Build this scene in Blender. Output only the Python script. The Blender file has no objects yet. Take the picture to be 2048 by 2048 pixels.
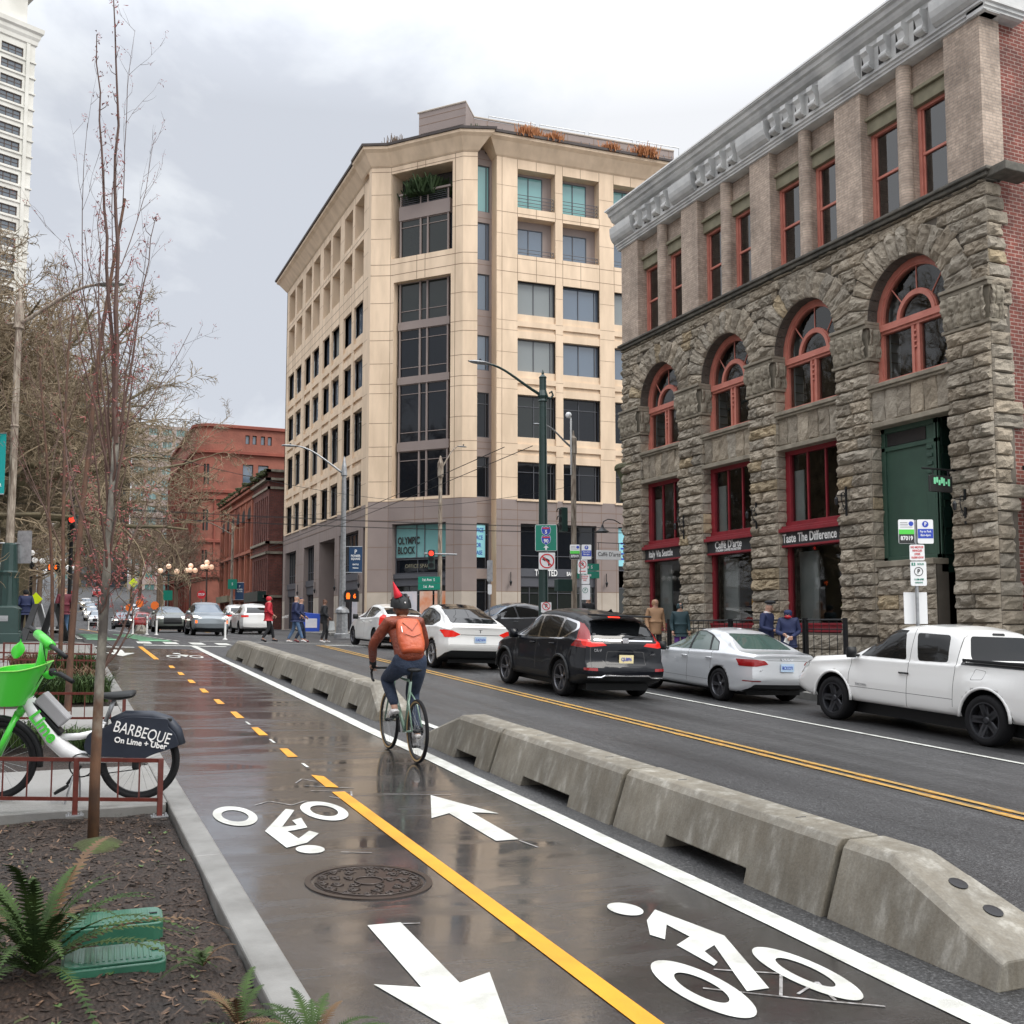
import bpy, bmesh, math, random
from mathutils import Vector, Matrix, noise
from math import sin, cos, pi, radians, sqrt, atan2, hypot
random.seed(7)
S = bpy.context.scene
COL = S.collection
V = Vector
# ---------------------------------------------------------------- camera
TH, PI_ = radians(23.865), radians(4.805)
fh = V((sin(TH), cos(TH), 0)); Rv = V((cos(TH), -sin(TH), 0)); Zv = V((0, 0, 1))
Fw = fh*cos(PI_) + Zv*sin(PI_); Uv = Zv*cos(PI_) - fh*sin(PI_)
cam = bpy.data.cameras.new('camera'); cob = bpy.data.objects.new('camera', cam); COL.objects.link(cob)
cam.sensor_width = 36; cam.lens = 2070/2048*36; cam.shift_y = 51/2048; cam.clip_end = 4000; cam.clip_start = .1
cob.matrix_world = Matrix(((Rv.x, Uv.x, -Fw.x, 0), (Rv.y, Uv.y, -Fw.y, 0), (Rv.z, Uv.z, -Fw.z, 1.82), (0, 0, 0, 1)))
S.camera = cob
S.render.engine = 'CYCLES'
S.view_settings.view_transform = 'Standard'; S.view_settings.look = 'None'; S.view_settings.gamma = 1
S.view_settings.exposure = 0.30
# ---------------------------------------------------------------- sky (overcast) and soft sun
W = bpy.data.worlds.new('World'); S.world = W; W.use_nodes = True
nt = W.node_tree; N = nt.nodes; L = nt.links; N.clear()
out = N.new('ShaderNodeOutputWorld'); bg = N.new('ShaderNodeBackground'); L.new(bg.outputs[0], out.inputs[0])
sky = N.new('ShaderNodeTexSky'); sky.sky_type = 'NISHITA'; sky.sun_disc = False
SUN_EL, SUN_AZ = 48, 150     # azimuth clockwise from +Y
sky.sun_elevation = radians(SUN_EL); sky.sun_rotation = radians(SUN_AZ)
tc = N.new('ShaderNodeTexCoord'); sep = N.new('ShaderNodeSeparateXYZ'); L.new(tc.outputs['Generated'], sep.inputs[0])
mp = N.new('ShaderNodeMapping'); mp.inputs['Scale'].default_value = (1, 1, 1.5); mp.inputs['Location'].default_value = (.93, .18, .30); L.new(tc.outputs['Generated'], mp.inputs[0])
nz = N.new('ShaderNodeTexNoise'); nz.inputs['Scale'].default_value = 2.3; nz.inputs['Detail'].default_value = 7; nz.inputs['Roughness'].default_value = .56; nz.inputs['Distortion'].default_value = .25
L.new(mp.outputs[0], nz.inputs[0])
cr = N.new('ShaderNodeValToRGB'); e = cr.color_ramp
e.elements[0].position = .42; e.elements[0].color = (.56, .59, .65, 1)
e.elements[1].position = .56; e.elements[1].color = (.785, .80, .83, 1)
m_ = e.elements.new(.49); m_.color = (.70, .73, .775, 1)
cd_ = (Fw+Rv*((270-1024)/2070)+Uv*((1075-430)/2070)).normalized()
dt = N.new('ShaderNodeVectorMath'); dt.operation = 'DOT_PRODUCT'; L.new(tc.outputs['Generated'], dt.inputs[0]); dt.inputs[1].default_value = tuple(cd_)
db = N.new('ShaderNodeMapRange'); db.inputs['From Min'].default_value = .90; db.inputs['From Max'].default_value = .99; db.inputs['To Min'].default_value = .07; db.inputs['To Max'].default_value = -.09; L.new(dt.outputs['Value'], db.inputs[0])
ad_ = N.new('ShaderNodeMath'); L.new(nz.outputs[0], ad_.inputs[0]); L.new(db.outputs[0], ad_.inputs[1]); L.new(ad_.outputs[0], cr.inputs[0])
# overcast sky: brighter towards the zenith, and behind the camera where the sun stands behind the cloud
gr = N.new('ShaderNodeMapRange'); gr.inputs['From Min'].default_value = .45; gr.inputs['From Max'].default_value = 1.0; gr.inputs['To Min'].default_value = 1.0; gr.inputs['To Max'].default_value = 3.4
L.new(sep.outputs[2], gr.inputs[0])
gy = N.new('ShaderNodeMapRange'); gy.inputs['From Min'].default_value = .2; gy.inputs['From Max'].default_value = -.9; gy.inputs['To Min'].default_value = 1.0; gy.inputs['To Max'].default_value = 1.35
L.new(sep.outputs[1], gy.inputs[0])
mu0 = N.new('ShaderNodeMath'); mu0.operation = 'MULTIPLY'; L.new(gr.outputs[0], mu0.inputs[0]); L.new(gy.outputs[0], mu0.inputs[1])
vm = N.new('ShaderNodeVectorMath'); vm.operation = 'SCALE'; L.new(cr.outputs[0], vm.inputs[0]); L.new(mu0.outputs[0], vm.inputs['Scale'])
vs = N.new('ShaderNodeVectorMath'); vs.operation = 'SCALE'; L.new(sky.outputs[0], vs.inputs[0]); vs.inputs['Scale'].default_value = .05
va = N.new('ShaderNodeMixRGB'); va.inputs[0].default_value = .93; L.new(vs.outputs[0], va.inputs[1]); L.new(vm.outputs[0], va.inputs[2])
L.new(va.outputs[0], bg.inputs[0]); bg.inputs[1].default_value = 1.0
sl = bpy.data.lights.new('sun', 'SUN'); sl.energy = 1.5; sl.angle = radians(25); sl.color = (1, .95, .87)
so = bpy.data.objects.new('sun', sl); COL.objects.link(so)
d_ = V((sin(radians(SUN_AZ))*cos(radians(SUN_EL)), cos(radians(SUN_AZ))*cos(radians(SUN_EL)), sin(radians(SUN_EL))))
so.rotation_euler = d_.to_track_quat('Z', 'Y').to_euler()

# ---------------------------------------------------------------- materials
MT = {}
def _new(name):
    m = bpy.data.materials.new(name); m.use_nodes = True; nt = m.node_tree
    b = nt.nodes['Principled BSDF']; MT[name] = m
    return m, nt, b
def _mapped(nt, scale=(1, 1, 1), plane=None):
    tc = nt.nodes.new('ShaderNodeTexCoord'); mp = nt.nodes.new('ShaderNodeMapping')
    mp.inputs['Scale'].default_value = scale
    if plane:
        sp = nt.nodes.new('ShaderNodeSeparateXYZ'); cb = nt.nodes.new('ShaderNodeCombineXYZ'); nt.links.new(tc.outputs['Object'], sp.inputs[0])
        ad = nt.nodes.new('ShaderNodeMath'); nt.links.new(sp.outputs[0], ad.inputs[0]); nt.links.new(sp.outputs[1], ad.inputs[1])   # x + y runs along either wall direction
        nt.links.new(ad.outputs[0], cb.inputs[0]); nt.links.new(sp.outputs[2], cb.inputs[1]); nt.links.new(cb.outputs[0], mp.inputs[0])
    else: nt.links.new(tc.outputs['Object'], mp.inputs[0])
    return mp
def _noise(nt, mp, scale, detail=6, rough=.55, dist=0):
    n = nt.nodes.new('ShaderNodeTexNoise'); n.inputs['Scale'].default_value = scale; n.inputs['Detail'].default_value = detail; n.inputs['Roughness'].default_value = rough
    n.inputs['Distortion'].default_value = dist; nt.links.new(mp.outputs[0], n.inputs[0]); return n
def _ramp(nt, src, stops):
    r = nt.nodes.new('ShaderNodeValToRGB'); el = r.color_ramp.elements
    while len(el) < len(stops): el.new(.5)
    for q, (p, c) in zip(el, stops): q.position = p; q.color = (*c, 1) if len(c) == 3 else c
    nt.links.new(src, r.inputs[0]); return r
def _mix(nt, fac, a, b, mode='MIX'):
    m = nt.nodes.new('ShaderNodeMixRGB'); m.blend_type = mode
    for i, q in ((0, fac), (1, a), (2, b)):
        if hasattr(q, 'is_linked'): nt.links.new(q, m.inputs[i])
        elif i == 0: m.inputs[0].default_value = q
        else: m.inputs[i].default_value = (*q, 1)
    return m
def _bump(nt, b, src, strength, dist=.02):
    u = nt.nodes.new('ShaderNodeBump'); u.inputs['Strength'].default_value = strength; u.inputs['Distance'].default_value = dist
    nt.links.new(src, u.inputs['Height']); nt.links.new(u.outputs[0], b.inputs['Normal']); return u
def mat(name, col, rough=.6, metal=0, var=.12, vs=3, bump=0, bs=40, bd=.01, coat=0, col2=None, emis=None, es=1, stretch=(1, 1, 1), tint=False, spec=.5, rvar=0, alpha=None):
    if name in MT: return MT[name]
    m, nt, b = _new(name)
    b.inputs['Roughness'].default_value = rough; b.inputs['Metallic'].default_value = metal; b.inputs['Coat Weight'].default_value = coat; b.inputs['Coat Roughness'].default_value = .04
    b.inputs['Specular IOR Level'].default_value = spec
    mp = _mapped(nt, stretch); src = None
    if var or col2:
        n = _noise(nt, mp, vs)
        c2 = col2 or tuple(q*(1-var*2) for q in col)
        r = _ramp(nt, n.outputs[0], [(.35, c2), (.65, col)]); src = r.outputs[0]
    if tint:
        at = nt.nodes.new('ShaderNodeAttribute'); at.attribute_name = 'tint'
        mm = _mix(nt, 1.0, src if src else col, at.outputs[0], 'MULTIPLY'); src = mm.outputs[0]
    if src: nt.links.new(src, b.inputs['Base Color'])
    else: b.inputs['Base Color'].default_value = (*col, 1)
    if rvar:
        n2 = _noise(nt, mp, vs*1.7); mr = nt.nodes.new('ShaderNodeMapRange'); mr.inputs['From Min'].default_value = .3; mr.inputs['From Max'].default_value = .7
        mr.inputs['To Min'].default_value = max(0, rough-rvar); mr.inputs['To Max'].default_value = rough+rvar
        nt.links.new(n2.outputs[0], mr.inputs[0]); nt.links.new(mr.outputs[0], b.inputs['Roughness'])
    if bump: _bump(nt, b, _noise(nt, mp, bs, 8, .65).outputs[0], bump, bd)
    if emis: b.inputs['Emission Color'].default_value = (*emis, 1); b.inputs['Emission Strength'].default_value = es
    return m
def brickmat(name, c1, c2, mortar, bw=.21, bh=.065, ms=.008, bump=.4, rough=.85, stain=None):
    m, nt, b = _new(name); b.inputs['Roughness'].default_value = rough
    mp = _mapped(nt, (1, 1, 1), True)
    t = nt.nodes.new('ShaderNodeTexBrick'); nt.links.new(mp.outputs[0], t.inputs[0])
    t.inputs['Color1'].default_value = (*c1, 1); t.inputs['Color2'].default_value = (*c2, 1); t.inputs['Mortar'].default_value = (*mortar, 1)
    t.inputs['Scale'].default_value = 1; t.inputs['Brick Width'].default_value = bw; t.inputs['Row Height'].default_value = bh; t.inputs['Mortar Size'].default_value = ms; t.inputs['Bias'].default_value = -.1
    n = _noise(nt, _mapped(nt), 1.3); r = _ramp(nt, n.outputs[0], [(.3, (.6, .6, .6)), (.7, (1.15, 1.15, 1.15))])
    n3 = _noise(nt, _mapped(nt), 9, 3); r3 = _ramp(nt, n3.outputs[0], [(.3, (.78, .78, .78)), (.7, (1.15, 1.15, 1.15))])
    k = _mix(nt, 1, t.outputs[0], r.outputs[0], 'MULTIPLY'); k = _mix(nt, 1, k.outputs[0], r3.outputs[0], 'MULTIPLY'); nt.links.new(k.outputs[0], b.inputs['Base Color'])
    iv = nt.nodes.new('ShaderNodeMath'); iv.operation = 'SUBTRACT'; iv.inputs[0].default_value = 1; nt.links.new(t.outputs['Fac'], iv.inputs[1])
    _bump(nt, b, iv.outputs[0], bump, .01)
    return m
def glassmat(name, col=(.015, .02, .026), rough=.03, wav=.02, spec=.8):
    m, nt, b = _new(name); b.inputs['Base Color'].default_value = (*col, 1); b.inputs['Roughness'].default_value = rough; b.inputs['Specular IOR Level'].default_value = spec; b.inputs['IOR'].default_value = 1.6
    n = _noise(nt, _mapped(nt), .7, 2); _bump(nt, b, n.outputs[0], wav*4, .05); return m
def clearglass(name, tintc=(.9, .95, .93), fac=.16, minr=.1):
    m, nt, b = _new(name); nt.nodes.remove(b); o = nt.nodes['Material Output']
    tr = nt.nodes.new('ShaderNodeBsdfTransparent'); tr.inputs[0].default_value = (*tintc, 1); gl = nt.nodes.new('ShaderNodeBsdfGlossy'); gl.inputs['Roughness'].default_value = .02
    lw = nt.nodes.new('ShaderNodeLayerWeight'); lw.inputs[0].default_value = fac
    mr = nt.nodes.new('ShaderNodeMapRange'); mr.inputs['To Min'].default_value = minr; mr.inputs['To Max'].default_value = 1; nt.links.new(lw.outputs['Fresnel'], mr.inputs[0])
    mx = nt.nodes.new('ShaderNodeMixShader'); nt.links.new(mr.outputs[0], mx.inputs[0]); nt.links.new(tr.outputs[0], mx.inputs[1]); nt.links.new(gl.outputs[0], mx.inputs[2]); nt.links.new(mx.outputs[0], o.inputs[0]); return m

mat('white_road_paint', (.60, .61, .575), .5, var=.08, vs=5, bump=.4, bs=80, col2=(.42, .42, .385), rvar=.2)
mat('yellow_road_paint', (.74, .325, .014), .45, vs=3, bump=.3, bs=90, col2=(.56, .24, .015))
mat('worn_yellow_paint', (.50, .28, .05), .6, vs=14, col2=(.22, .15, .06))
mat('green_road_paint', (.16, .42, .22), .6, vs=3, col2=(.12, .26, .16))
mat('black_metal', (.015, .016, .018), .4, metal=.3, var=0)
mat('dark_green_metal', (.018, .045, .04), .35, var=.1)
mat('galvanised', (.36, .37, .38), .38, metal=.6, var=.15, vs=8)
mat('rusty_brown_rail', (.11, .022, .015), .35, var=.15, vs=20)
mat('weathered_pole', (.36, .31, .25), .7, vs=2.5, col2=(.12, .085, .06), stretch=(6, 6, 1), bump=.3)
mat('sign_white', (.75, .76, .76), .4, var=0)
mat('sign_green', (.0, .20, .13), .35, var=0)
mat('sign_blue', (.02, .06, .42), .35, var=0)
mat('sign_red', (.60, .02, .03), .4, var=0)
mat('sign_black', (.02, .02, .02), .4, var=0)
mat('lime_green', (.07, .58, .05), .32, var=0, coat=.3)
mat('lime_grass', (.20, .55, .08), .4, var=0)
mat('rubber', (.008, .008, .009), .8, spec=.25, var=0, bump=.1)
mat('plastic_black', (.011, .012, .013), .5, var=0, spec=.3)
mat('chrome', (.7, .7, .72), .12, metal=1, var=0)
mat('red_lens', (.45, .01, .01), .12, var=0, coat=.8)
mat('red_light', (.9, .03, .02), .2, var=0, emis=(1, .04, .02), es=2.0)
mat('orange_light', (.9, .15, .02), .2, var=0, emis=(1, .13, .01), es=1.3)
mat('white_light', (.9, .9, .8), .2, var=0, emis=(1, .93, .7), es=2.6)
mat('globe_white', (.8, .8, .8), .3, var=0, emis=(1, .95, .88), es=.25)
mat('globe_warm', (.85, .6, .45), .3, var=0, emis=(1, .62, .40), es=.45)
glassmat('car_glass', (.006, .007, .008), .03, .003, .4)
glassmat('car_glass_green', (.05, .085, .075), .05, .003, .9)

# ---------------------------------------------------------------- mesh builder
class MB:
    def __init__(s): s.v = []; s.f = []; s.m = []; s.t = []; s.ct = None
    def add(s, vs, fs, mi=0):
        o = len(s.v); s.v += [tuple(q) for q in vs]
        for f in fs: s.f.append(tuple(o+i for i in f)); s.m.append(mi); s.t.append(s.ct)
        return s
    def box(s, a, b, mi=0, M=None):
        x0, y0, z0 = a; x1, y1, z1 = b
        vs = [V((x, y, z)) for z in (z0, z1) for x, y in ((x0, y0), (x1, y0), (x1, y1), (x0, y1))]
        if M is not None: vs = [M @ q for q in vs]
        return s.add(vs, [(3, 2, 1, 0), (4, 5, 6, 7), (0, 1, 5, 4), (1, 2, 6, 5), (2, 3, 7, 6), (3, 0, 4, 7)], mi)
    def cbox(s, c, sz, mi=0, M=None):
        T = Matrix.Translation(V(c)) @ (M.to_4x4() if M is not None else Matrix())
        return s.box((-sz[0]/2, -sz[1]/2, -sz[2]/2), (sz[0]/2, sz[1]/2, sz[2]/2), mi, T)
    def tube(s, pts, r, n=8, mi=0, cap=True):
        pts = [V(p) for p in pts]; k = len(pts)
        if not hasattr(r, '__len__'): r = [r]*k
        o = len(s.v); up = None
        for i, p in enumerate(pts):
            d = (pts[min(i+1, k-1)] - pts[max(i-1, 0)])
            if d.length < 1e-9: d = V((0, 0, 1))
            d.normalize()
            if up is None: up = d.orthogonal().normalized()
            else:
                up = up - d*up.dot(d)
                up = up.normalized() if up.length > 1e-6 else d.orthogonal().normalized()
            w = d.cross(up)
            for j in range(n):
                a = 2*pi*j/n; s.v.append(tuple(p + (up*cos(a) + w*sin(a))*r[i]))
        for i in range(k-1):
            for j in range(n):
                a = o+i*n+j; b = o+i*n+(j+1) % n
                s.f.append((a, b, b+n, a+n)); s.m.append(mi); s.t.append(s.ct)
        if cap:
            s.f.append(tuple(o+n-1-j for j in range(n))); s.m.append(mi); s.t.append(s.ct)
            s.f.append(tuple(o+(k-1)*n+j for j in range(n))); s.m.append(mi); s.t.append(s.ct)
        return s
    def lathe(s, prof, n=16, c=(0, 0, 0), M=None, mi=0):
        # prof: (radius, height) list
        o = len(s.v); c = V(c)
        for r, z in prof:
            for j in range(n):
                a = 2*pi*j/n; q = V((r*cos(a), r*sin(a), z))
                if M is not None: q = M @ q
                s.v.append(tuple(c+q))
        for i in range(len(prof)-1):
            for j in range(n):
                a = o+i*n+j; b = o+i*n+(j+1) % n
                s.f.append((a, b, b+n, a+n)); s.m.append(mi); s.t.append(s.ct)
        return s
    def prism(s, poly, d0, d1, fr, mi=0):
        # poly in 2D, fr(u,v,d) -> 3D
        n = len(poly); vs = [fr(u, v, d0) for u, v in poly] + [fr(u, v, d1) for u, v in poly]
        fs = [tuple(range(n))[::-1], tuple(range(n, 2*n))] + [(i, (i+1) % n, n+(i+1) % n, n+i) for i in range(n)]
        return s.add(vs, fs, mi)
    def grid(s, fn, nu, nv, mi=0):
        vs = [fn(i/nu, j/nv) for j in range(nv+1) for i in range(nu+1)]
        fs = [(j*(nu+1)+i, j*(nu+1)+i+1, (j+1)*(nu+1)+i+1, (j+1)*(nu+1)+i) for j in range(nv) for i in range(nu)]
        return s.add(vs, fs, mi)
    def ball(s, c, r, n=12, mi=0, sc=(1, 1, 1)):
        k = n//2; prof = [(max(r*sin(pi*i/k), 1e-4), -r*cos(pi*i/k)) for i in range(k+1)]
        M = Matrix.Diagonal(V(sc)); return s.lathe(prof, n, c, M, mi)
    def obj(s, name, mats, parent=None, smooth=False, bevel=0, recalc=False, weld=False, world=False):
        me = bpy.data.meshes.new(name); me.from_pydata(s.v, [], s.f); 
        if not isinstance(mats, (list, tuple)): mats = [mats]
        for m in mats: me.materials.append(MT[m] if isinstance(m, str) else m)
        if len(mats) > 1: me.polygons.foreach_set('material_index', s.m)
        if any(t is not None for t in s.t):
            at = me.color_attributes.new('tint', 'FLOAT_COLOR', 'CORNER'); data = []
            for p, t in zip(me.polygons, s.t):
                t = t or (1, 1, 1); data += [t[0], t[1], t[2], 1]*p.loop_total
            at.data.foreach_set('color', data)
        if smooth: me.shade_smooth()
        me.update()
        if recalc or weld:
            bm = bmesh.new(); bm.from_mesh(me)
            if weld: bmesh.ops.remove_doubles(bm, verts=bm.verts, dist=1e-4)
            bmesh.ops.recalc_face_normals(bm, faces=bm.faces); bm.to_mesh(me); bm.free()
        o = bpy.data.objects.new(name, me); COL.objects.link(o)
        if parent:
            o.parent = parent
            if world: o.matrix_parent_inverse = winv(parent)
        if bevel:
            q = o.modifiers.new('bevel', 'BEVEL'); q.width = bevel; q.segments = 2; q.limit_method = 'ANGLE'; q.angle_limit = radians(40)
        return o
def winv(p):
    def loc(q): return Matrix.LocRotScale(q.location, q.rotation_euler, q.scale)
    M = loc(p)
    while p.parent: M = loc(p.parent) @ p.matrix_parent_inverse @ M if False else p.matrix_parent_inverse @ M; p = p.parent; M = loc(p) @ M
    return M.inverted()
def tag(o, label=None, cat=None, group=None, kind=None):
    if label: o['label'] = label
    if cat: o['category'] = cat
    if group: o['group'] = group
    if kind: o['kind'] = kind
    return o
def empty(name, loc, label=None, cat=None, group=None, rz=0):
    o = bpy.data.objects.new(name, None); COL.objects.link(o); o.location = loc; o.rotation_euler = (0, 0, rz); o.empty_display_size = .2
    return tag(o, label, cat, group)
def copy_tree(o, parent=None):
    c = o.copy(); COL.objects.link(c); c.parent = parent
    for ch in [q for q in bpy.data.objects if q.parent == o]: copy_tree(ch, c)
    return c
def text(s, size, m, M, parent=None, name='lettering', sx=1, ext=.002, bold=0, align='CENTER', ls=1, shear=0, world=True):
    cu = bpy.data.curves.new('t', 'FONT'); cu.body = s; cu.size = size; cu.extrude = ext; cu.offset = bold; cu.align_x = align; cu.align_y = 'CENTER'; cu.space_line = ls; cu.resolution_u = 3; cu.shear = shear
    t = bpy.data.objects.new('t', cu); COL.objects.link(t); dg = bpy.context.evaluated_depsgraph_get(); me = bpy.data.meshes.new_from_object(t.evaluated_get(dg))
    bpy.data.objects.remove(t); bpy.data.curves.remove(cu)
    me.transform(M @ Matrix.Diagonal((sx, 1, 1, 1))); me.materials.clear(); me.materials.append(MT[m] if isinstance(m, str) else m)
    o = bpy.data.objects.new(name, me); COL.objects.link(o); o.parent = parent
    if parent and world: o.matrix_parent_inverse = winv(parent)
    return o
def frame(o, xd, zd=(0, 0, 1)):
    # matrix whose local X = xd, local Y = zd, local Z = facing out
    x = V(xd).normalized(); y = V(zd); y = (y - x*y.dot(x)).normalized(); z = x.cross(y); o = V(o)
    return Matrix(((x.x, y.x, z.x, o.x), (x.y, y.y, z.y, o.y), (x.z, y.z, z.z, o.z), (0, 0, 0, 1)))
def smoothstep(a, b, x): t = max(0, min(1, (x-a)/(b-a))); return t*t*(3-2*t)
def lerp(a, b, t): return a+(b-a)*t
def interp(tab, x):
    if x <= tab[0][0]: return tab[0][1]
    for (a, b), (c, d) in zip(tab, tab[1:]):
        if x <= c: return b+(d-b)*(x-a)/(c-a)
    return tab[-1][1]
def nz3(x, y, z): return noise.noise(V((x, y, z)))
# ---------------------------------------------------------------- lie of the land (street rises away from the camera)
_P = [(-40, -1.5)]
_y = -40.; _z = -40*.039
_P = []
while _y < 700:
    sl_ = .039 if _y < 32 else (.039*(1-smoothstep(32, 38, _y)) if _y < 110 else .056*smoothstep(108, 135, _y))
    _P.append((_y, _z)); _y += 1; _z += sl_
def G(x, y):
    p = _P[max(0, min(len(_P)-2, int(math.floor(y+40))))]; t = y-p[0]; q = _P[min(len(_P)-1, _P.index(p)+1)] if False else _P[max(0, min(len(_P)-2, int(math.floor(y+40))))+1]
    base = p[1]+(q[1]-p[1])*max(0, min(1, t))
    return base - .03*max(-3, min(x, 14.5))*(1-smoothstep(40, 70, y))
# ================================================================ GROUND, ROAD, MARKINGS
def sheet(name, xs, ys, dz, m, kind='structure', zf=None, smooth=True):
    b = MB(); vs = [(x, y, (zf(x, y) if zf else G(x, y))+dz) for y in ys for x in xs]; n = len(xs)
    b.add(vs, [(j*n+i, j*n+i+1, (j+1)*n+i+1, (j+1)*n+i) for j in range(len(ys)-1) for i in range(n-1)])
    return tag(b.obj(name, m, smooth=smooth), kind=kind)
def rng(a, b, s): 
    n = max(1, round((b-a)/s)); return [a+(b-a)*i/n for i in range(n+1)]
# asphalt
m, nt, b = _new('asphalt'); mp = _mapped(nt)
n1 = _noise(nt, mp, .35, 5); n2 = _noise(nt, mp, 52, 3, .7); n4 = _noise(nt, mp, 160, 2, .6)
mpl = _mapped(nt, (1.4, .07, 1)); n3 = _noise(nt, mpl, 1.6, 4)
r1 = _ramp(nt, n1.outputs[0], [(.3, (.026, .026, .027)), (.7, (.048, .048, .049))])
r2 = _ramp(nt, n2.outputs[0], [(.40, (.45, .45, .45)), (.58, (1.4, 1.4, 1.4)), (.66, (3.4, 3.4, 3.3))])
r3 = _ramp(nt, n3.outputs[0], [(.35, (.75, .75, .75)), (.65, (1.15, 1.15, 1.15))])
k = _mix(nt, 1, r1.outputs[0], r2.outputs[0], 'MULTIPLY'); k = _mix(nt, 1, k.outputs[0], r3.outputs[0], 'MULTIPLY'); nt.links.new(k.outputs[0], b.inputs['Base Color'])
rr = _ramp(nt, n3.outputs[0], [(.35, (.42,)*3), (.65, (.60,)*3)]); nt.links.new(rr.outputs[0], b.inputs['Roughness'])
_bump(nt, b, n2.outputs[0], .55, .012)
# wet bike lane
m, nt, b = _new('wet_asphalt'); mp = _mapped(nt)
n1 = _noise(nt, mp, .8, 6, .6, .6); n2 = _noise(nt, mp, 75, 3, .7); n3 = _noise(nt, _mapped(nt, (.35, 1.3, 1)), 1.8, 5, .6, .5)
r1 = _ramp(nt, n1.outputs[0], [(.35, (.018, .017, .016)), (.5, (.029, .028, .028)), (.68, (.050, .050, .053))])
r2 = _ramp(nt, n2.outputs[0], [(.40, (.55, .55, .55)), (.62, (1.35, 1.35, 1.35)), (.72, (2.0, 2.0, 2.0))])
k = _mix(nt, 1, r1.outputs[0], r2.outputs[0], 'MULTIPLY'); nt.links.new(k.outputs[0], b.inputs['Base Color'])
rr = _ramp(nt, n3.outputs[0], [(.36, (.10,)*3), (.50, (.19,)*3), (.62, (.36,)*3)]); nt.links.new(rr.outputs[0], b.inputs['Roughness'])
mm_ = nt.nodes.new('ShaderNodeMath'); mm_.operation = 'MULTIPLY'; nt.links.new(n2.outputs[0], mm_.inputs[0]); mm_.inputs[1].default_value = .55
n5 = _noise(nt, mp, 14, 4, .6); ma_ = nt.nodes.new('ShaderNodeMath'); ma_.operation = 'MULTIPLY_ADD'; ma_.inputs[1].default_value = .20; nt.links.new(n5.outputs[0], ma_.inputs[0]); nt.links.new(mm_.outputs[0], ma_.inputs[2])
_bump(nt, b, ma_.outputs[0], .45, .012); b.inputs['Specular IOR Level'].default_value = .5; b.inputs['Coat Weight'].default_value = 1; b.inputs['Coat IOR'].default_value = 1.75; rc_ = _ramp(nt, n3.outputs[0], [(.40, (.03,)*3), (.64, (.20,)*3)]); nt.links.new(rc_.outputs[0], b.inputs['Coat Roughness']); cbp = nt.nodes.new('ShaderNodeBump'); cbp.inputs['Strength'].default_value = .5; cbp.inputs['Distance'].default_value = .01; mc_ = nt.nodes.new('ShaderNodeMath'); mc_.operation = 'MULTIPLY'; nt.links.new(ma_.outputs[0], mc_.inputs[0]); wr_ = _ramp(nt, n3.outputs[0], [(.40, (.02,)*3), (.52, (.16,)*3), (.66, (.42,)*3)]); nt.links.new(wr_.outputs[0], mc_.inputs[1]); nt.links.new(mc_.outputs[0], cbp.inputs['Height']); nt.links.new(cbp.outputs[0], b.inputs['Coat Normal'])
# concrete, soil
mat('sidewalk_concrete', (.235, .23, .22), .5, vs=1.2, col2=(.19, .185, .17), bump=.3, bs=120, rvar=.12)
mat('kerb_concrete', (.235, .232, .22), .4, vs=3, col2=(.15, .147, .137), rvar=.15, bump=.35, bs=90, bd=.006)
m, nt, b = _new('barrier_concrete'); b.inputs['Roughness'].default_value = .55; mp = _mapped(nt)
ms = _mapped(nt, (5.5, 5.5, .8)); ns = _noise(nt, ms, 1.6, 6, .62); n2 = _noise(nt, mp, 1.4, 5); n3 = _noise(nt, mp, 60, 4)
r1 = _ramp(nt, ns.outputs[0], [(.40, (.145, .128, .098)), (.56, (.185, .170, .138)), (.64, (.25, .235, .20)), (.78, (.31, .295, .26))])
r2 = _ramp(nt, n2.outputs[0], [(.3, (.75, .75, .75)), (.7, (1.25, 1.25, 1.25))]); r3 = _ramp(nt, n3.outputs[0], [(.3, (.85, .85, .85)), (.7, (1.12, 1.12, 1.12))])
k = _mix(nt, 1, r1.outputs[0], r2.outputs[0], 'MULTIPLY'); k = _mix(nt, 1, k.outputs[0], r3.outputs[0], 'MULTIPLY'); nt.links.new(k.outputs[0], b.inputs['Base Color']); _bump(nt, b, n3.outputs[0], .2, .01)
m, nt, b = _new('bark_mulch'); b.inputs['Roughness'].default_value = .8; mp = _mapped(nt)
vo = nt.nodes.new('ShaderNodeTexVoronoi'); vo.inputs['Scale'].default_value = 42; nt.links.new(_mapped(nt, (1, .55, 1)).outputs[0], vo.inputs[0]); n1 = _noise(nt, mp, 2, 6)
r = _ramp(nt, vo.outputs['Distance'], [(0, (.035, .022, .015)), (.5, (.017, .011, .008))]); r2 = _ramp(nt, n1.outputs[0], [(.3, (.6, .6, .6)), (.7, (1.7, 1.5, 1.3))])
k = _mix(nt, 1, r.outputs[0], r2.outputs[0], 'MULTIPLY'); nt.links.new(k.outputs[0], b.inputs['Base Color']); _bump(nt, b, vo.outputs['Distance'], .8, .03)

sheet('ground', [-400, -150, -60, -30, -18, -10, -5, -3, 0, 3, 6, 9, 12, 14.5, 18, 24, 34, 60, 120, 300, 700], rng(-20, 140, 4)+rng(145, 650, 20), -.02, 'asphalt')
sheet('road', rng(.9, 14.55, .65), rng(-6, 120, 1.2), 0, 'asphalt')
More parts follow.
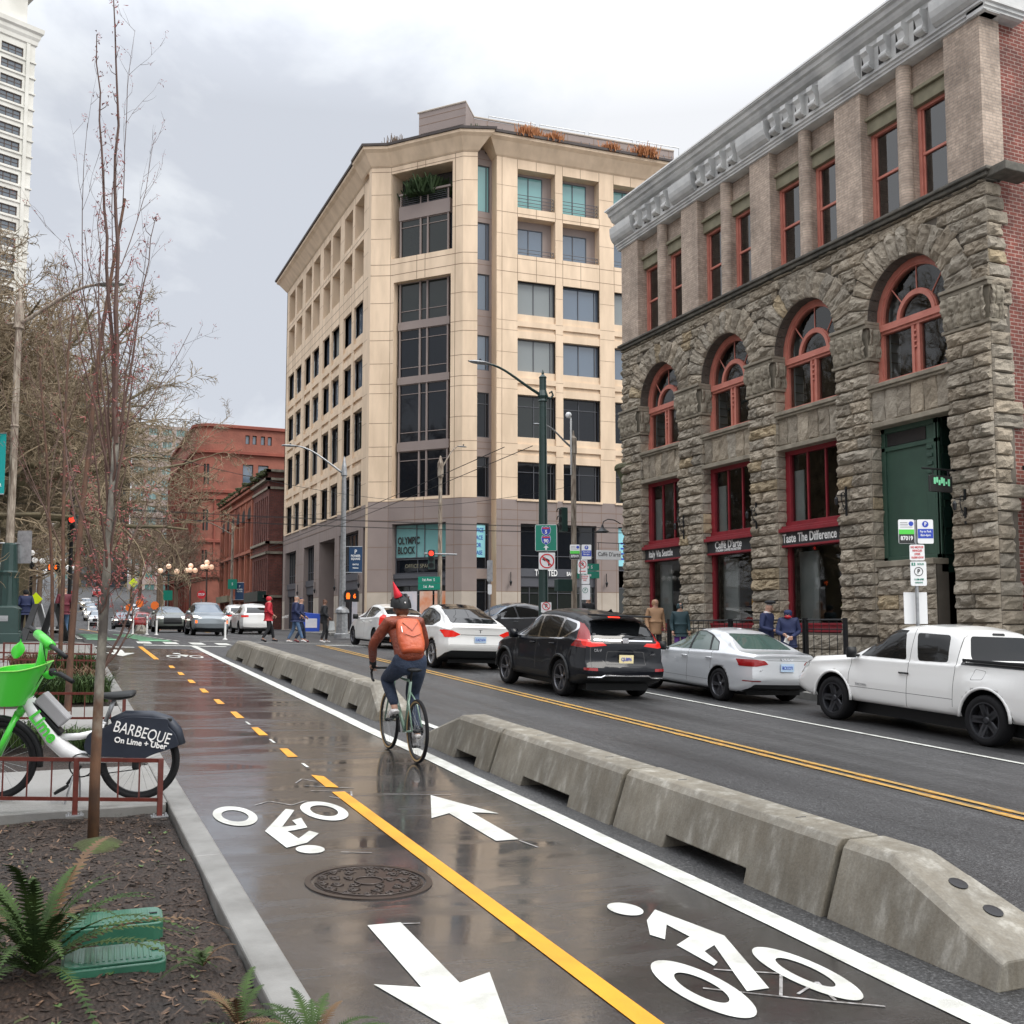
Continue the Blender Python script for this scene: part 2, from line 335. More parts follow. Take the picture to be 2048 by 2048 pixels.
# bicycle lane surface (4 mm above the road)
sheet('bicycle_lane', rng(1.05, 3.95, .29), rng(-4, 31, .5), .006, 'wet_asphalt')
mkn = [0]
def mark(name, poly, mt='white_road_paint', dz=.011, sub=.6):
    # polygon given in ground metres
    bm = bmesh.new(); vs = [bm.verts.new((x, y, 0)) for x, y in poly]; bm.faces.new(vs)
    bmesh.ops.triangulate(bm, faces=bm.faces)
    bmesh.ops.recalc_face_normals(bm, faces=bm.faces)
    for v in bm.verts: v.co.z = G(v.co.x, v.co.y)+dz
    for f in bm.faces:
        if f.normal.z < 0: f.normal_flip()
    me = bpy.data.meshes.new(name); bm.to_mesh(me); bm.free(); me.materials.append(MT[mt]); o = bpy.data.objects.new(name, me); COL.objects.link(o); return tag(o, kind='structure')
def strip(name, x0, x1, y0, y1, mt='white_road_paint', dz=.011, wob=0):
    ys = rng(y0, y1, 1.0); b = MB(); vs = []
    for y in ys: 
        w = wob*nz3(y*.4, 3, 0) if wob else 0
        vs += [(x0+w, y, G(x0, y)+dz), (x1+w, y, G(x1, y)+dz)]
    b.add(vs, [(2*i, 2*i+1, 2*i+3, 2*i+2) for i in range(len(ys)-1)]); return tag(b.obj(name, mt), kind='structure')
def mring(name, c, ro, ri, M2=(1, 1), n=32, x=None):
    b = MB(); vs = []
    for i in range(n):
        a = 2*pi*i/n
        for r in (1, ri):
            X = c[0]+ro[0]*cos(a)*(r if r == 1 else ri); Y = c[1]+ro[1]*sin(a)*(r if r == 1 else ri+.1); vs.append((X, Y, G(X, Y)+.011))
    b.add(vs, [(2*i, 2*((i+1) % n), 2*((i+1) % n)+1, 2*i+1) for i in range(n)]); return b.obj(name, 'white_road_paint')
strip('white_edge_line', 3.84, 4.02, 1, 33, wob=.03)
strip('yellow_centre_line', 2.37, 2.49, 0, 9.4, 'yellow_road_paint')
mark('yellow_centre_line', [(2.375, 9.65), (2.485, 9.6), (2.49, 10.2), (2.385, 10.3)], 'yellow_road_paint')
for y0, y1 in ((11.43, 12.04), (13.15, 13.9), (14.9, 15.67), (16.71, 17.4), (18.5, 19.2), (20.3, 21.0), (22.1, 22.8), (23.9, 24.6)):
    mark('yellow_dash', [(2.39, y0), (2.50, y0), (2.51, y1), (2.42, y1)], 'yellow_road_paint')
strip('yellow_centre_line', 2.28, 2.40, 26.6, 31.9, 'yellow_road_paint')
for x0, x1, y0, y1 in ((2.44, 2.47, 12.5, 12.8), (2.44, 2.47, 10.75, 11.0), (2.44, 2.47, 14.2, 14.5)): mark('chalk_tick', [(x0, y0), (x1, y0), (x1, y1), (x0, y1)])
mark('white_arrow', [(1.63, 5.64), (1.82, 5.64), (1.81, 4.70), (2.0, 4.79), (1.72, 3.75), (1.42, 4.8), (1.62, 4.70)])
mark('white_arrow', [(3.21, 9.09), (3.51, 8.21), (3.30, 8.31), (3.29, 7.31), (3.10, 7.30), (3.10, 8.31), (2.89, 8.16)])
def bikemark(cx, rings, rider, head):
    o = MB(); 
    for (c, ro, ri) in rings:
        n = 36; vs = []
        for i in range(n):
            a = 2*pi*i/n
            for sx, sy in ((ro[0], ro[1]), ri): X = c[0]+sx*cos(a); Y = c[1]+sy*sin(a); vs.append((X, Y, G(X, Y)+.011))
        o.add(vs, [(2*i, 2*((i+1) % n), 2*((i+1) % n)+1, 2*i+1) for i in range(n)])
    hx, hy, rx, ry = head
    vs = [(hx+rx*cos(2*pi*i/20), hy+ry*sin(2*pi*i/20), 0) for i in range(20)]; o.add([(x, y, G(x, y)+.011) for x, y, _ in vs], [tuple(range(20))])
    r = o.obj('white_bicycle_symbol', 'white_road_paint'); tag(r, kind='structure')
    mark('white_bicycle_symbol', rider)
bikemark(0, [((1.38, 8.57), (.165, .37), (.10, .22)), ((2.11, 8.62), (.18, .385), (.105, .22))],
  [(1.82, 8.75), (1.88, 8.69), (1.66, 8.1), (1.78, 8.13), (1.78, 8.31), (1.87, 8.39), (1.84, 8.04), (1.72, 7.97), (1.67, 7.95), (1.70, 7.70), (1.83, 7.93), (1.88, 7.83), (1.73, 7.56), (1.56, 7.45), (1.51, 7.99)], (1.71, 7.37, .10, .12))
bikemark(0, [((3.53, 4.33), (.145, .385), (.075, .21)), ((2.895, 4.31), (.155, .38), (.08, .20))],
  [(3.35, 5.46), (3.47, 4.93), (3.21, 4.2), (3.08, 4.2), (3.32, 4.81), (3.21, 4.74), (3.18, 4.58), (3.13, 4.54), (3.12, 4.87), (3.27, 4.97), (3.26, 5.19), (3.11, 4.97), (3.07, 5.06), (3.19, 5.29)], (3.18, 5.52, .10, .13))
bikemark(0, [((2.85, 27.8), (.17, .5), (.12, .36)), ((3.42, 27.85), (.17, .5), (.12, .36))], [(2.9, 27.9), (3.1, 28.6), (3.3, 28.4), (3.15, 27.7), (3.05, 28.2)], (3.05, 29.0, .1, .2))
mark('white_arrow', [(1.5, 30.2), (1.75, 30.2), (1.75, 28.9), (2.0, 28.9), (1.62, 27.6), (1.25, 28.9), (1.5, 28.9)])
# stop lines, crossing and green paint at the junction
strip('stop_line', -1.0, 2.15, 31.3, 31.6); strip('stop_line', 2.5, 4.9, 32.6, 32.9)
for x in (2.4, 3.2, 4.0, 4.8, 5.6): mark('crossing_bar', [(x, 33.6), (x+.42, 33.6), (x+.45, 35.0), (x+.03, 35.0)])
for i in range(6): mark('green_crossing_patch', [(1.0+.05*i, 35.6+i*3.2), (1.95, 35.6+i*3.2), (2.0, 37.6+i*3.2), (1.05, 37.6+i*3.2)], 'green_road_paint'); mark('green_crossing_patch', [(2.6, 35.6+i*3.2), (3.6, 35.6+i*3.2), (3.65, 37.6+i*3.2), (2.65, 37.6+i*3.2)], 'green_road_paint')
for i in range(8): mark('white_edge_line', [(.75, 36+i*2.6), (.9, 36+i*2.6), (.9, 37.2+i*2.6), (.75, 37.2+i*2.6)]); mark('white_edge_line', [(3.75, 36+i*2.6), (3.9, 36+i*2.6), (3.9, 37.2+i*2.6), (3.75, 37.2+i*2.6)])
strip('stop_line', 8.6, 14.3, 35.0, 35.45)
strip('crossing_line', 4.6, 14.4, 36.6, 36.85); strip('crossing_line', 4.8, 14.4, 39.9, 40.15)
# centre lines of the roadway
def ladder(x, y0, y1):
    strip('double_yellow_line', x-.16, x-.06, y0, y1, 'worn_yellow_paint'); strip('double_yellow_line', x+.06, x+.16, y0, y1, 'worn_yellow_paint')
    y = y0+.4
    b = MB()
    while y < y1:
        for dx, w in ((-.11, 0), (.11, .25)):
            b.add([(x+dx-.055, y+w, G(x, y)+.013), (x+dx+.055, y+w, G(x, y)+.013), (x+dx+.055, y+w+.28, G(x, y+.28)+.013), (x+dx-.055, y+w+.28, G(x, y+.28)+.013)], [(0, 1, 2, 3)])
        y += .92
    tag(b.obj('yellow_line_bars', 'yellow_road_paint'), kind='structure')
ladder(8.35, 2, 35)
strip('parking_lane_line', 11.38, 11.48, 2, 33)
strip('white_edge_line', 4.85, 4.97, 12.3, 14.9)
strip('yellow_centre_line', 8.2, 8.4, 62, 110, 'worn_yellow_paint'); strip('white_edge_line', 3.8, 3.95, 60, 110); strip('white_edge_line', 1.0, 1.1, 60, 112); strip('yellow_centre_line', 2.3, 2.42, 60, 110, 'yellow_road_paint')
# right pavement and its kerb
def SW(x, y): return G(14.5, y)+.14+.05*(max(x, 14.5)-14.5)
sheet('pavement', rng(14.72, 18.6, .65), rng(-8, 34, 1), 0, 'sidewalk_concrete', zf=SW)
def kerb(name, pts, w, h, zf, m='kerb_concrete', seg=2.4):
    b = MB(); P = [V((x, y, 0)) for x, y in pts]
    for a, c in zip(P, P[1:]):
        d = (c-a).normalized(); nrm = V((-d.y, d.x, 0))*w
        nn = max(1, round((c-a).length/seg))
        for i in range(nn):
            q = a.lerp(c, i/nn)+d*.004; r = a.lerp(c, (i+1)/nn)-d*.004
            vs = [q, r, r+nrm, q+nrm]; lo = [V((p.x, p.y, G(p.x, p.y)-.25)) for p in vs]; hi = [V((p.x, p.y, zf(p.x, p.y)+h)) for p in vs]
            b.add(lo+hi, [(3, 2, 1, 0), (4, 5, 6, 7), (0, 1, 5, 4), (1, 2, 6, 5), (2, 3, 7, 6), (3, 0, 4, 7)])
    return tag(b.obj(name, m, bevel=.012), kind='structure')
kerb('kerb', [(14.5, 32.5), (14.5, -8)], .2, .012, lambda x, y: SW(14.5, y))
kerb('kerb', [(17.0, 34.6), (15.2, 34.2), (14.6, 33.4), (14.5, 32.5)], .2, .012, lambda x, y: SW(14.5, min(y, 34)))
kerb('kerb', [(60, 34.6), (17.0, 34.6)], .2, .0, lambda x, y: SW(18, 33)+.01)
sheet('pavement', rng(14.9, 60, 3), rng(31, 34.55, 1), .003, 'sidewalk_concrete', zf=lambda x, y: SW(min(x, 18), min(y, 34)))
# pavement round the far corner block
OG = 1.36
sheet('pavement', [14.3, 18, 24, 60], [54.2, 58, 64, 95, 122], 0, 'sidewalk_concrete', zf=lambda x, y: OG)
kerb('kerb', [(14.3, 122), (14.1, 56), (15.0, 54.5), (16.6, 54.0), (60, 54.0)][::-1], .2, .005, lambda x, y: OG)
# left side: kerb, pavement, planting beds
def LZ(x, y): return G(1.05, y)+.13
kerb('kerb', [(.87, -2), (.87, 30.6)][::-1], .17, .0, lambda x, y: LZ(0, y), seg=2.9)
sheet('pavement', rng(-14, -1.3, 2), rng(-6, 31, 1), 0, 'sidewalk_concrete', zf=LZ)
kerb('kerb', [(1.04, 30.6), (.75, 32.6), (.45, 34.4), (.35, 37.1), (-14, 37.2)], .17, 0, lambda x, y: LZ(0, min(y, 31)))
sheet('pavement', rng(-14, .3, 2), rng(30.9, 37.0, 1), .002, 'sidewalk_concrete', zf=lambda x, y: LZ(0, min(y, 31)))
sheet('pavement', rng(-30, .4, 6), rng(58, 115, 8), .14, 'sidewalk_concrete')
for i, (a, c) in enumerate(((8.62, 10.4), (13.25, 15.4), (18.3, 19.9), (23.0, 31.0))):
    sheet('pavement', rng(-1.3, .865, .7), rng(a, c, .6), .001, 'sidewalk_concrete', zf=LZ)
def SZ(x, y): return LZ(0, y)-.06+.05*nz3(x*1.1, y*1.1, 0)+.02*nz3(x*5, y*5, 2)
for a, c in ((-2, 8.55), (10.45, 13.2), (15.45, 18.25), (19.95, 22.95)):
    sheet('planting_soil', rng(-1.3, .86, .09), rng(a, c, .12), 0, 'bark_mulch', zf=SZ, kind='structure')
    kerb('kerb', [(.86, c+.02), (-1.35, c+.02)], -.10, .003, LZ)
# barrier segments
def barrier(y0, y1, x=4.55, ends=(0, 0), lab='', z=0):
    """low concrete barrier; ends = sloped nose length at (near, far)"""
    w0, w1, h = .33, .17, .46; yc = (y0+y1)/2; o = empty('concrete_barrier', (x, yc, G(x, yc)), lab, 'barrier', 'low concrete barriers beside the bicycle lane')
    b = MB(); nst = 26; L0 = y1-y0; a, c = -L0/2, L0/2
    foot = (a+L0*.30, c-L0*.30) if not (ends[0] or ends[1]) else ((a+L0*.52, c-L0*.18) if ends[0] else (a+L0*.18, c-L0*.52))
    ys = sorted(set([a+L0*i/nst for i in range(nst+1)]+[foot[0], foot[0]+.01, foot[1]-.01, foot[1]]+([a+ends[0]] if ends[0] else [])+([c-ends[1]] if ends[1] else [])))
    short = L0 < 1.8
    rings = []
    for y in ys:
        t = 1.0
        if ends[0] and y < a+ends[0]: t = .33+.67*((y-a)/ends[0])
        if ends[1] and y > c-ends[1]: t = .33+.67*((c-y)/ends[1])
        H = h*t; ww = lerp(w0, w1, t); sl = G(x, yc+y)-G(x, yc)
        z0 = .0 if (short or y <= foot[0]+.001 or y >= foot[1]-.001) else .10
        rb = lerp(w0, w1, z0/h)
        rings.append([(-rb, z0), (-lerp(w0, ww, .9), H*.9), (-ww+.03, H), (ww-.03, H), (lerp(w0, ww, .9), H*.9), (rb, z0)])
        rings[-1] = [V((px, y, pz+sl)) for px, pz in rings[-1]]
    n = 6
    for i, r in enumerate(rings): b.v += [tuple(p) for p in r]
    for i in range(len(rings)-1):
        for j in range(n): b.f.append((i*n+j, i*n+(j+1) % n, (i+1)*n+(j+1) % n, (i+1)*n+j)); b.m.append(0); b.t.append(None)
    b.f.append(tuple(range(n))[::-1]); b.f.append(tuple((len(rings)-1)*n+j for j in range(n))); b.m += [0, 0]; b.t += [None, None]
    b.obj('barrier_body', 'barrier_concrete', o, recalc=True, bevel=.012)
    if ends[0] or ends[1]:
        for i, f in enumerate((.35, .62)):
            q = MB(); e_ = ends[0] or ends[1]; s_ = 1 if ends[0] else -1
            yy = (a if s_ > 0 else c)+s_*e_*(1-f); t = .33+.67*(1-f); H = h*t+G(x, yc+yy)-G(x, yc)
            ang = atan2(h*.67, e_)*s_; Mx = Matrix.Rotation(ang, 3, 'X')
            q.lathe([(.001, .004), (.028, .004), (.052, .002), (.052, -.01)], 16, (.03, yy, H+.004), Mx); q.obj('bolt_hole', 'black_metal', o)
    for s_ in (-.28, .28):
        q = MB()
        if not short and not ends[0] and not ends[1]: q.tube([(-.04, s_*L0, h+G(x, yc+s_*L0)-G(x, yc)-.012), (.04, s_*L0, h+G(x, yc+s_*L0)-G(x, yc)-.012), ], .016, 6)
        if q.v: q.obj('lifting_eye', 'black_metal', o)
    return o
LB = 'sloping end block of the near concrete barrier row'
barrier(3.83, 5.06, x=4.62, ends=(.85, 0), lab='sloped end block of the near barrier row, closest to the camera')
barrier(5.09, 7.62, x=4.6, lab='low concrete barrier joined to the nearest sloped end block')
barrier(7.65, 10.2, x=4.58, lab='concrete barrier in the middle of the near row, white drip stains')
barrier(10.23, 12.3, x=4.56, ends=(0, .9), lab='far end of the near barrier row, sloping down just behind the cyclist')
barrier(14.55, 16.5, x=4.6, ends=(.7, 0), lab='pale sloped end block just left of the cyclist, two holes in its face')
barrier(16.53, 19.4, x=4.6, lab='concrete barrier next beyond the pale sloped block left of the cyclist')
barrier(19.43, 22.3, x=4.6, lab='darkest concrete barrier in the middle of the far row')
barrier(22.33, 25.2, x=4.58, lab='concrete barrier second from the crossing end of the far row')
barrier(25.23, 28.4, x=4.56, ends=(0, .8), lab='last concrete barrier of the far row, sloping down towards the crossing')
barrier(56.5, 58.2, x=4.2, ends=(.5, 0), lab='short white-faced barrier block beyond the junction beside white posts')
# manhole
mh = empty('manhole_cover', (1.88, 6.48, G(1.88, 6.48)+.009), 'round iron manhole cover with swirling raised pattern in the bicycle lane', 'manhole cover')
slp = Matrix.Rotation(math.atan(.039), 4, 'X') @ Matrix.Rotation(math.atan(.03), 4, 'Y')
m, nt, b = _new('cast_iron'); b.inputs['Roughness'].default_value = .28; b.inputs['Metallic'].default_value = .35; b.inputs['Base Color'].default_value = (.05, .038, .032, 1)
q = MB(); q.lathe([(.001, .002), (.34, .002), (.345, -.012), (.36, -.012), (.362, .005), (.40, .005), (.402, -.03)], 48, M=slp.to_3x3()); q.obj('cover_plate', 'cast_iron', mh, smooth=False)
q = MB()
def sp(cx, cy, r, turns, st, k=14):
    return [slp @ V((cx+(r*(i/k))*cos(st+turns*2*pi*i/k), cy+(r*(i/k))*sin(st+turns*2*pi*i/k), .006)) for i in range(1, k+1)]
for rr_, n_ in ((.13, 5), (.21, 9), (.29, 14)):
    for i in range(n_):
        a_ = 2*pi*i/n_+rr_*9; q.tube(sp(rr_*cos(a_), rr_*sin(a_), .036, 1.4, a_), .0055, 5)
        q.tube([slp @ V(((rr_+.045*cos(t_))*cos(a_+t_*.12), (rr_+.045*cos(t_))*sin(a_+t_*.12), .005)) for t_ in (-1.6, -.8, 0, .8, 1.6)], .004, 4)
q.tube([slp @ V((.09*cos(2*pi*i/16), .09*sin(2*pi*i/16), .006)) for i in range(17)], .006, 5); q.tube([slp @ V((.325*cos(2*pi*i/40), .325*sin(2*pi*i/40), .005)) for i in range(41)], .005, 5)
q.obj('raised_pattern', 'cast_iron', mh, smooth=True)
# surveyor's spray marks
mat('faint_spray_paint', (.36, .35, .345), .5, vs=25, col2=(.12, .11, .10))
q = MB()
def scr(pts, r=.008):
    P = [V((x, y, G(x, y)+.010)) for x, y in pts]
    for a, c in zip(P, P[1:]):
        d = (c-a).normalized(); n_ = V((-d.y, d.x, 0))*r; q.add([a-n_, c-n_, c+n_, a+n_], [(0, 1, 2, 3)])
for pts in ([(2.8, 9.22), (3.4, 9.08)], [(2.2, 9.75), (2.62, 9.55)], [(2.2, 9.5), (2.55, 9.4), (2.5, 9.2)], [(1.6, 8.95), (1.75, 9.1), (1.9, 8.9), (2.05, 9.05), (2.15, 8.85)], [(2.15, 9.9), (2.25, 10.1), (2.35, 9.95)],
            [(1.82, 5.62), (1.92, 5.6)], [(1.9, 7.25), (2.1, 7.18)], [(2.3, 9.2), (2.45, 9.0), (2.4, 8.8)], [(3.28, 7.28), (3.33, 7.05)], [(2.9, 4.3), (3.35, 4.0), (3.6, 3.85)], [(3.1, 4.5), (3.4, 4.35), (3.2, 4.1), (3.05, 4.2)], [(3.3, 4.1), (3.5, 4.2), (3.42, 3.98)]): scr(pts)
tag(q.obj('spray_paint_marks', 'faint_spray_paint'), kind='structure')
# ================================================================ STONE AND BRICK BUILDING ON THE RIGHT
mat('rough_stone', (.375, .325, .255), .9, vs=2.6, col2=(.255, .22, .17), bump=1.0, bs=13, bd=.06, tint=True)
mat('dressed_stone', (.30, .265, .205), .8, vs=3, col2=(.19, .165, .125), bump=.3, bs=50)
mat('dark_ledge_stone', (.125, .115, .095), .8, vs=5, col2=(.065, .062, .052), bump=.4, bs=40)
mat('mortar_back', (.15, .13, .105), .95, var=.1)
mat('mossy_stone', (.19, .17, .125), .9, vs=1.6, col2=(.06, .075, .025), bump=.7, bs=26, bd=.03)
brickmat('tan_brick', (.52, .41, .325), (.43, .335, .265), (.36, .30, .25), .22, .068, .010, bump=.3)
brickmat('red_brick', (.21, .055, .038), (.135, .036, .028), (.33, .24, .20), .23, .085, .010, bump=.4)
mat('salmon_paint', (.54, .20, .150), .5, vs=3, col2=(.45, .155, .115))
mat('shop_red_paint', (.24, .018, .028), .4, vs=3, col2=(.19, .014, .022))
mat('olive_stone', (.235, .215, .145), .8, vs=4, col2=(.18, .165, .11))
mat('grey_metal_cornice', (.62, .62, .60), .45, metal=.0, vs=1.4, col2=(.42, .425, .42), bump=.1, bs=8, bd=.05)
mat('green_boards', (.038, .085, .058), .45, vs=1.2, col2=(.028, .062, .045))
mat('dark_green_door', (.010, .032, .024), .4, var=.1)
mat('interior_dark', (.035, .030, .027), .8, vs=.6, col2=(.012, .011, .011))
mat('interior_grey', (.30, .30, .30), .8, vs=1)
mat('interior_wood', (.16, .08, .035), .6, vs=3)
mat('fascia_black', (.030, .032, .036), .35, var=.05)
mat('white_letters', (.82, .82, .80), .4, var=0)
clearglass('window_glass', (.82, .88, .86), .2, .07); clearglass('upper_glass', (.5, .55, .58), .22, .16)
FX = 18.0
sb = empty('stone_and_brick_building', (FX+4, 23.3, .6), 'rough brown stone building with arched salmon windows, tan brick top floor and grey metal cornice', 'building')
R3 = random.Random(11)
def tn(k=.22):
    a = 1+R3.uniform(-k, k); w = R3.uniform(-.05, .05); return (a*(1+w*.6), a, a*(1-w*.8)) if R3.random() > .06 else (a*1.15, a*1.06, a*.88)
def rblock(b, c0, c1, c2, c3, n, d=.13, nu=11, nv=8, t=None):
    """one pitch faced stone: a quad (4 corners) swelling out along n"""
    c0, c1, c2, c3, n = map(V, (c0, c1, c2, c3, n)); b.ct = t or tn(); sd = R3.random()*50
    us = [0, .035]+[.035+.93*i/(nu-2) for i in range(1, nu-2)]+[.965, 1]; vs_ = [0, .07]+[.07+.86*i/(nv-2) for i in range(1, nv-2)]+[.93, 1]
    P = []
    for j, v in enumerate(vs_):
        for i, u in enumerate(us):
            p = c0*(1-u)*(1-v)+c1*u*(1-v)+c2*u*v+c3*(1-u)*v
            if i in (0, len(us)-1) or j in (0, len(vs_)-1): h = .004
            else:
                bl = (1-abs(2*u-1)**6)*(1-abs(2*v-.9)**3.2)
                h = d*.86*(.30+.45*bl)*(.62+1.1*abs(noise.noise(V((p.x*2.1+sd, p.y*2.1, p.z*2.6)))*1.6)) + .055*noise.noise(V((p.x*7, p.y*6+sd, p.z*8))) + .03*abs(noise.noise(V((p.x*13, p.y*11+sd, p.z*17)))) + R3.uniform(-.022, .022)*min(1, d/.08)
                h = max(.01, h)
                if 1 < i < len(us)-2: p = p+(c1-c0)*R3.uniform(-.35, .35)/nu
                if 1 < j < len(vs_)-2: p = p+(c3-c0)*R3.uniform(-.35, .35)/nv
            P.append(p+n*h)
    k = len(us); fl = (c1-c0).cross(c3-c0).dot(n) < 0
    fs = [(j*k+i, j*k+i+1, (j+1)*k+i+1, (j+1)*k+i) for j in range(len(vs_)-1) for i in range(k-1)]
    b.add(P, [f[::-1] if fl else f for f in fs])
nf = (-1, 0, 0)
def qd(y0, y1, z0, z1, x=FX): return (x, y1, z0), (x, y0, z0), (x, y0, z1), (x, y1, z1)
st = MB()
piers = [(15.57, 16.74), (19.17, 20.31), (22.75, 23.90), (26.30, 27.55), (29.92, 31.10)]
bays = [(16.74, 19.17), (20.31, 22.75), (23.90, 26.30), (27.55, 29.92)]
def courses(y0, y1, z0, z1, h=.30, d=.13, x=FX, split=True):
    n = max(1, round((z1-z0)/h)); hh = (z1-z0)/n
    for i in range(n):
        a, c = z0+i*hh+.003, z0+(i+1)*hh-.003; w = y1-y0
        if split and w > .8 and R3.random() < .62:
            k = y0+w*R3.choice((.36, .45, .55, .64)); rblock(st, *qd(y0, k-.006, a, c, x), nf, d); rblock(st, *qd(k+.006, y1, a, c, x), nf, d)
        else: rblock(st, *qd(y0, y1, a, c, x), nf, d*1.1, nu=13)
for y0, y1 in piers:
    courses(y0, y1, 1.55, 8.22, .297, .15)
    courses(y0-.02, y1+.02, .2, 1.52, .66, .06)
# reveals (far jambs that face the camera) roughly dressed in the same courses
for y0, y1 in bays:
    n = 22
    for i in range(n):
        a = 1.55+i*(8.22-1.55)/n; c = a+(8.22-1.55)/n
        rblock(st, (FX+.35, y1, a+.008), (FX, y1, a+.008), (FX, y1, c-.008), (FX+.35, y1, c-.008), (0, -1, 0), .03, 4, 4)
# arches
CZ = 9.22
def arch(yc, r0, r1, n=15):
    for i in range(n):
        a0 = pi*i/n+.004; a1 = pi*(i+1)/n-.004
        rr1 = r1*(1+R3.uniform(-.03, .05)); P = lambda r, a, x=FX: (x, yc+r*cos(a), CZ+r*sin(a)*(1.02))
        rblock(st, P(r0, a0), P(rr1, a0), P(rr1, a1), P(r0, a1), nf, .11, 9, 7)
        # soffit
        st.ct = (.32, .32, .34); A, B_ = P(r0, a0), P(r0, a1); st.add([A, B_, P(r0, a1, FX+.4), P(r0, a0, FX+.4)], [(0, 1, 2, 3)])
for y0, y1 in bays: arch((y0+y1)/2, (y1-y0)/2, (y1-y0)/2+.70)
# spandrels: stones clipped around the arch rings
ZT = 11.38
def outside(y, z):
    for y0, y1 in bays:
        if hypot(y-(y0+y1)/2, (z-CZ)/1.02) < (y1-y0)/2+.70: return False
    return True
zz = CZ
while zz < ZT-.05:
    h = .30; z1 = min(ZT, zz+h); y = 15.57
    while y < 31.05:
        w = R3.uniform(.45, .8); y2 = min(31.1, y+w)
        zc = (zz+z1)/2
        # shrink the stone to the part outside the rings
        ys = [y+(y2-y)*i/12 for i in range(13)]; ok = [q for q in ys if outside(q, zc)]
        if len(ok) > 3: rblock(st, *qd(min(ok)-.02, max(ok)+.02, zz+.006, z1-.006, FX+.02), nf, .09)
        y = y2+.01
    zz = z1
for y0, y1 in bays[:0]: pass
# lintel panels of upright rough stones
for i, (y0, y1) in enumerate(bays):
    n = 6; w = (y1-y0)/n
    for k in range(n): rblock(st, *qd(y0+k*w+.006, y0+(k+1)*w-.006, 6.66, 7.50, FX+.10), nf, .07, 5, 7)
    if i: courses(y0, y1, .45, 1.55, .37, .08, FX+.12)
    else: courses(17.38, y1, .45, 3.2, .34, .10, FX+.10); 
# side quoins round the near corner
z = .2; k = 0
while z < 11.3:
    h = .297 if z > 1.5 else .66; z1 = z+h
    w = R3.choice((.42, .5, .62, .85))
    rblock(st, (FX, 15.57, z+.008), (FX+w, 15.57, z+.008), (FX+w, 15.57, z1-.008), (FX, 15.57, z1-.008), (0, -1, 0), .10, 6, 5); z = z1
st.obj('rough_stonework', 'rough_stone', sb, world=True, smooth=False)
# backing
bk = MB()
for y0, y1 in piers: bk.box((FX+.03, y0+.02, -.3), (FX+.6, y1-.02, CZ))
for i, (y0, y1) in enumerate(bays):
    bk.box((FX+.14, y0, 6.6), (FX+.55, y1, 7.55)); bk.box((FX+.15, y0 if i else 17.4, -.3), (FX+.5, y1, 1.6 if i else 3.2))
# wall above arches: strip polygons
def arcwall(y0, y1, zt):
    yc = (y0+y1)/2; r = (y1-y0)/2; n = 20; A = [(yc+r*cos(pi*i/n), CZ+r*sin(pi*i/n)*1.02) for i in range(n+1)]
    for (a, b_), (c, d) in zip(A, A[1:]): bk.add([(FX+.035, a, b_), (FX+.035, c, d), (FX+.035, c, zt), (FX+.035, a, zt)], [(0, 1, 2, 3)])
for y0, y1 in bays: arcwall(y0, y1, ZT)
for y0, y1 in piers: bk.add([(FX+.035, y0, CZ), (FX+.035, y1, CZ), (FX+.035, y1, ZT), (FX+.035, y0, ZT)], [(3, 2, 1, 0)])
bk.obj('wall_core', 'mortar_back', sb, world=True)
# brick side wall + roof + far sides
q = MB(); q.box((FX+.30, 15.62, -.5), (FX+22, 16.5, 15.9)); q.obj('side_wall', 'red_brick', sb, world=True)
q = MB(); q.box((FX+.6, 30.4, -.5), (FX+22, 31.05, 15.9)); q.box((FX+12, 16.5, -.5), (FX+12.3, 30.4, 15.9)); q.obj('back_wall', 'dressed_stone', sb, world=True)
q = MB(); q.box((FX+.1, 15.7, 15.6), (FX+22, 31.0, 15.8)); q.obj('roof', 'mortar_back', sb, world=True)
# dressed strings, sills, capitals
for i, (y0, y1) in enumerate(bays):
    q = MB(); q.box((FX-.06, y0-.05, 7.50), (FX+.4, y1+.05, 7.60)); q.box((FX-.01, y0-.05, 7.43), (FX+.4, y1+.05, 7.50))
    q.obj('sill', 'dressed_stone', sb, world=True, bevel=.015); q = MB(); q.box((FX-.02, y0-.04, 6.54), (FX+.4, y1+.04, 6.66)); q.obj('lintel', 'dressed_stone', sb, world=True, bevel=.015)
q = MB(); q.box((FX+.02, 17.38, 3.18), (FX+.5, 19.17, 3.32)); q.obj('sill', 'dressed_stone', sb, world=True, bevel=.015)
for y0, y1 in piers:
    q = MB()
    for a, c, p in ((8.22, 8.30, .10), (9.02, 9.12, .12), (9.12, 9.20, .17)): q.box((FX-p, y0-.07, a), (FX+.36, y1+.07, c))
    q.obj('capital_moulding', 'dressed_stone', sb, world=True, bevel=.015)
for j, (y0, y1) in enumerate(piers):      # carved leafy capitals
    c = MB(); c.box((FX-.03, y0-.02, 8.28), (FX+.3, y1+.02, 9.03)); RR = random.Random(j)
    def lf(a, v, sd=j*3.1):
        row = 0 if v < .42 else 1; vv = (v/.42) if row == 0 else (v-.42)/.58; n_ = 4.5 if row == 0 else 4.0; ph = a*n_+row*.5; lobe = abs(sin(pi*ph))**.55
        return .05+.07*v+.075*lobe*sin(pi*min(1, vv*.85+.1))**.7+.03*abs(sin(pi*ph*4))*lobe+.035*noise.noise(V((a*11+sd, v*9, sd)))
    c.grid(lambda a, v: (FX-.02-lf(a, v), y1-a*(y1-y0), 8.30+.70*v), 44, 22); c.grid(lambda a, v: (FX-.06+.36*a, y0-lf(a*.35, v)*.8, 8.30+.70*v), 14, 22)
    c.obj('carved_capital', 'dressed_stone', sb, world=True, smooth=False)
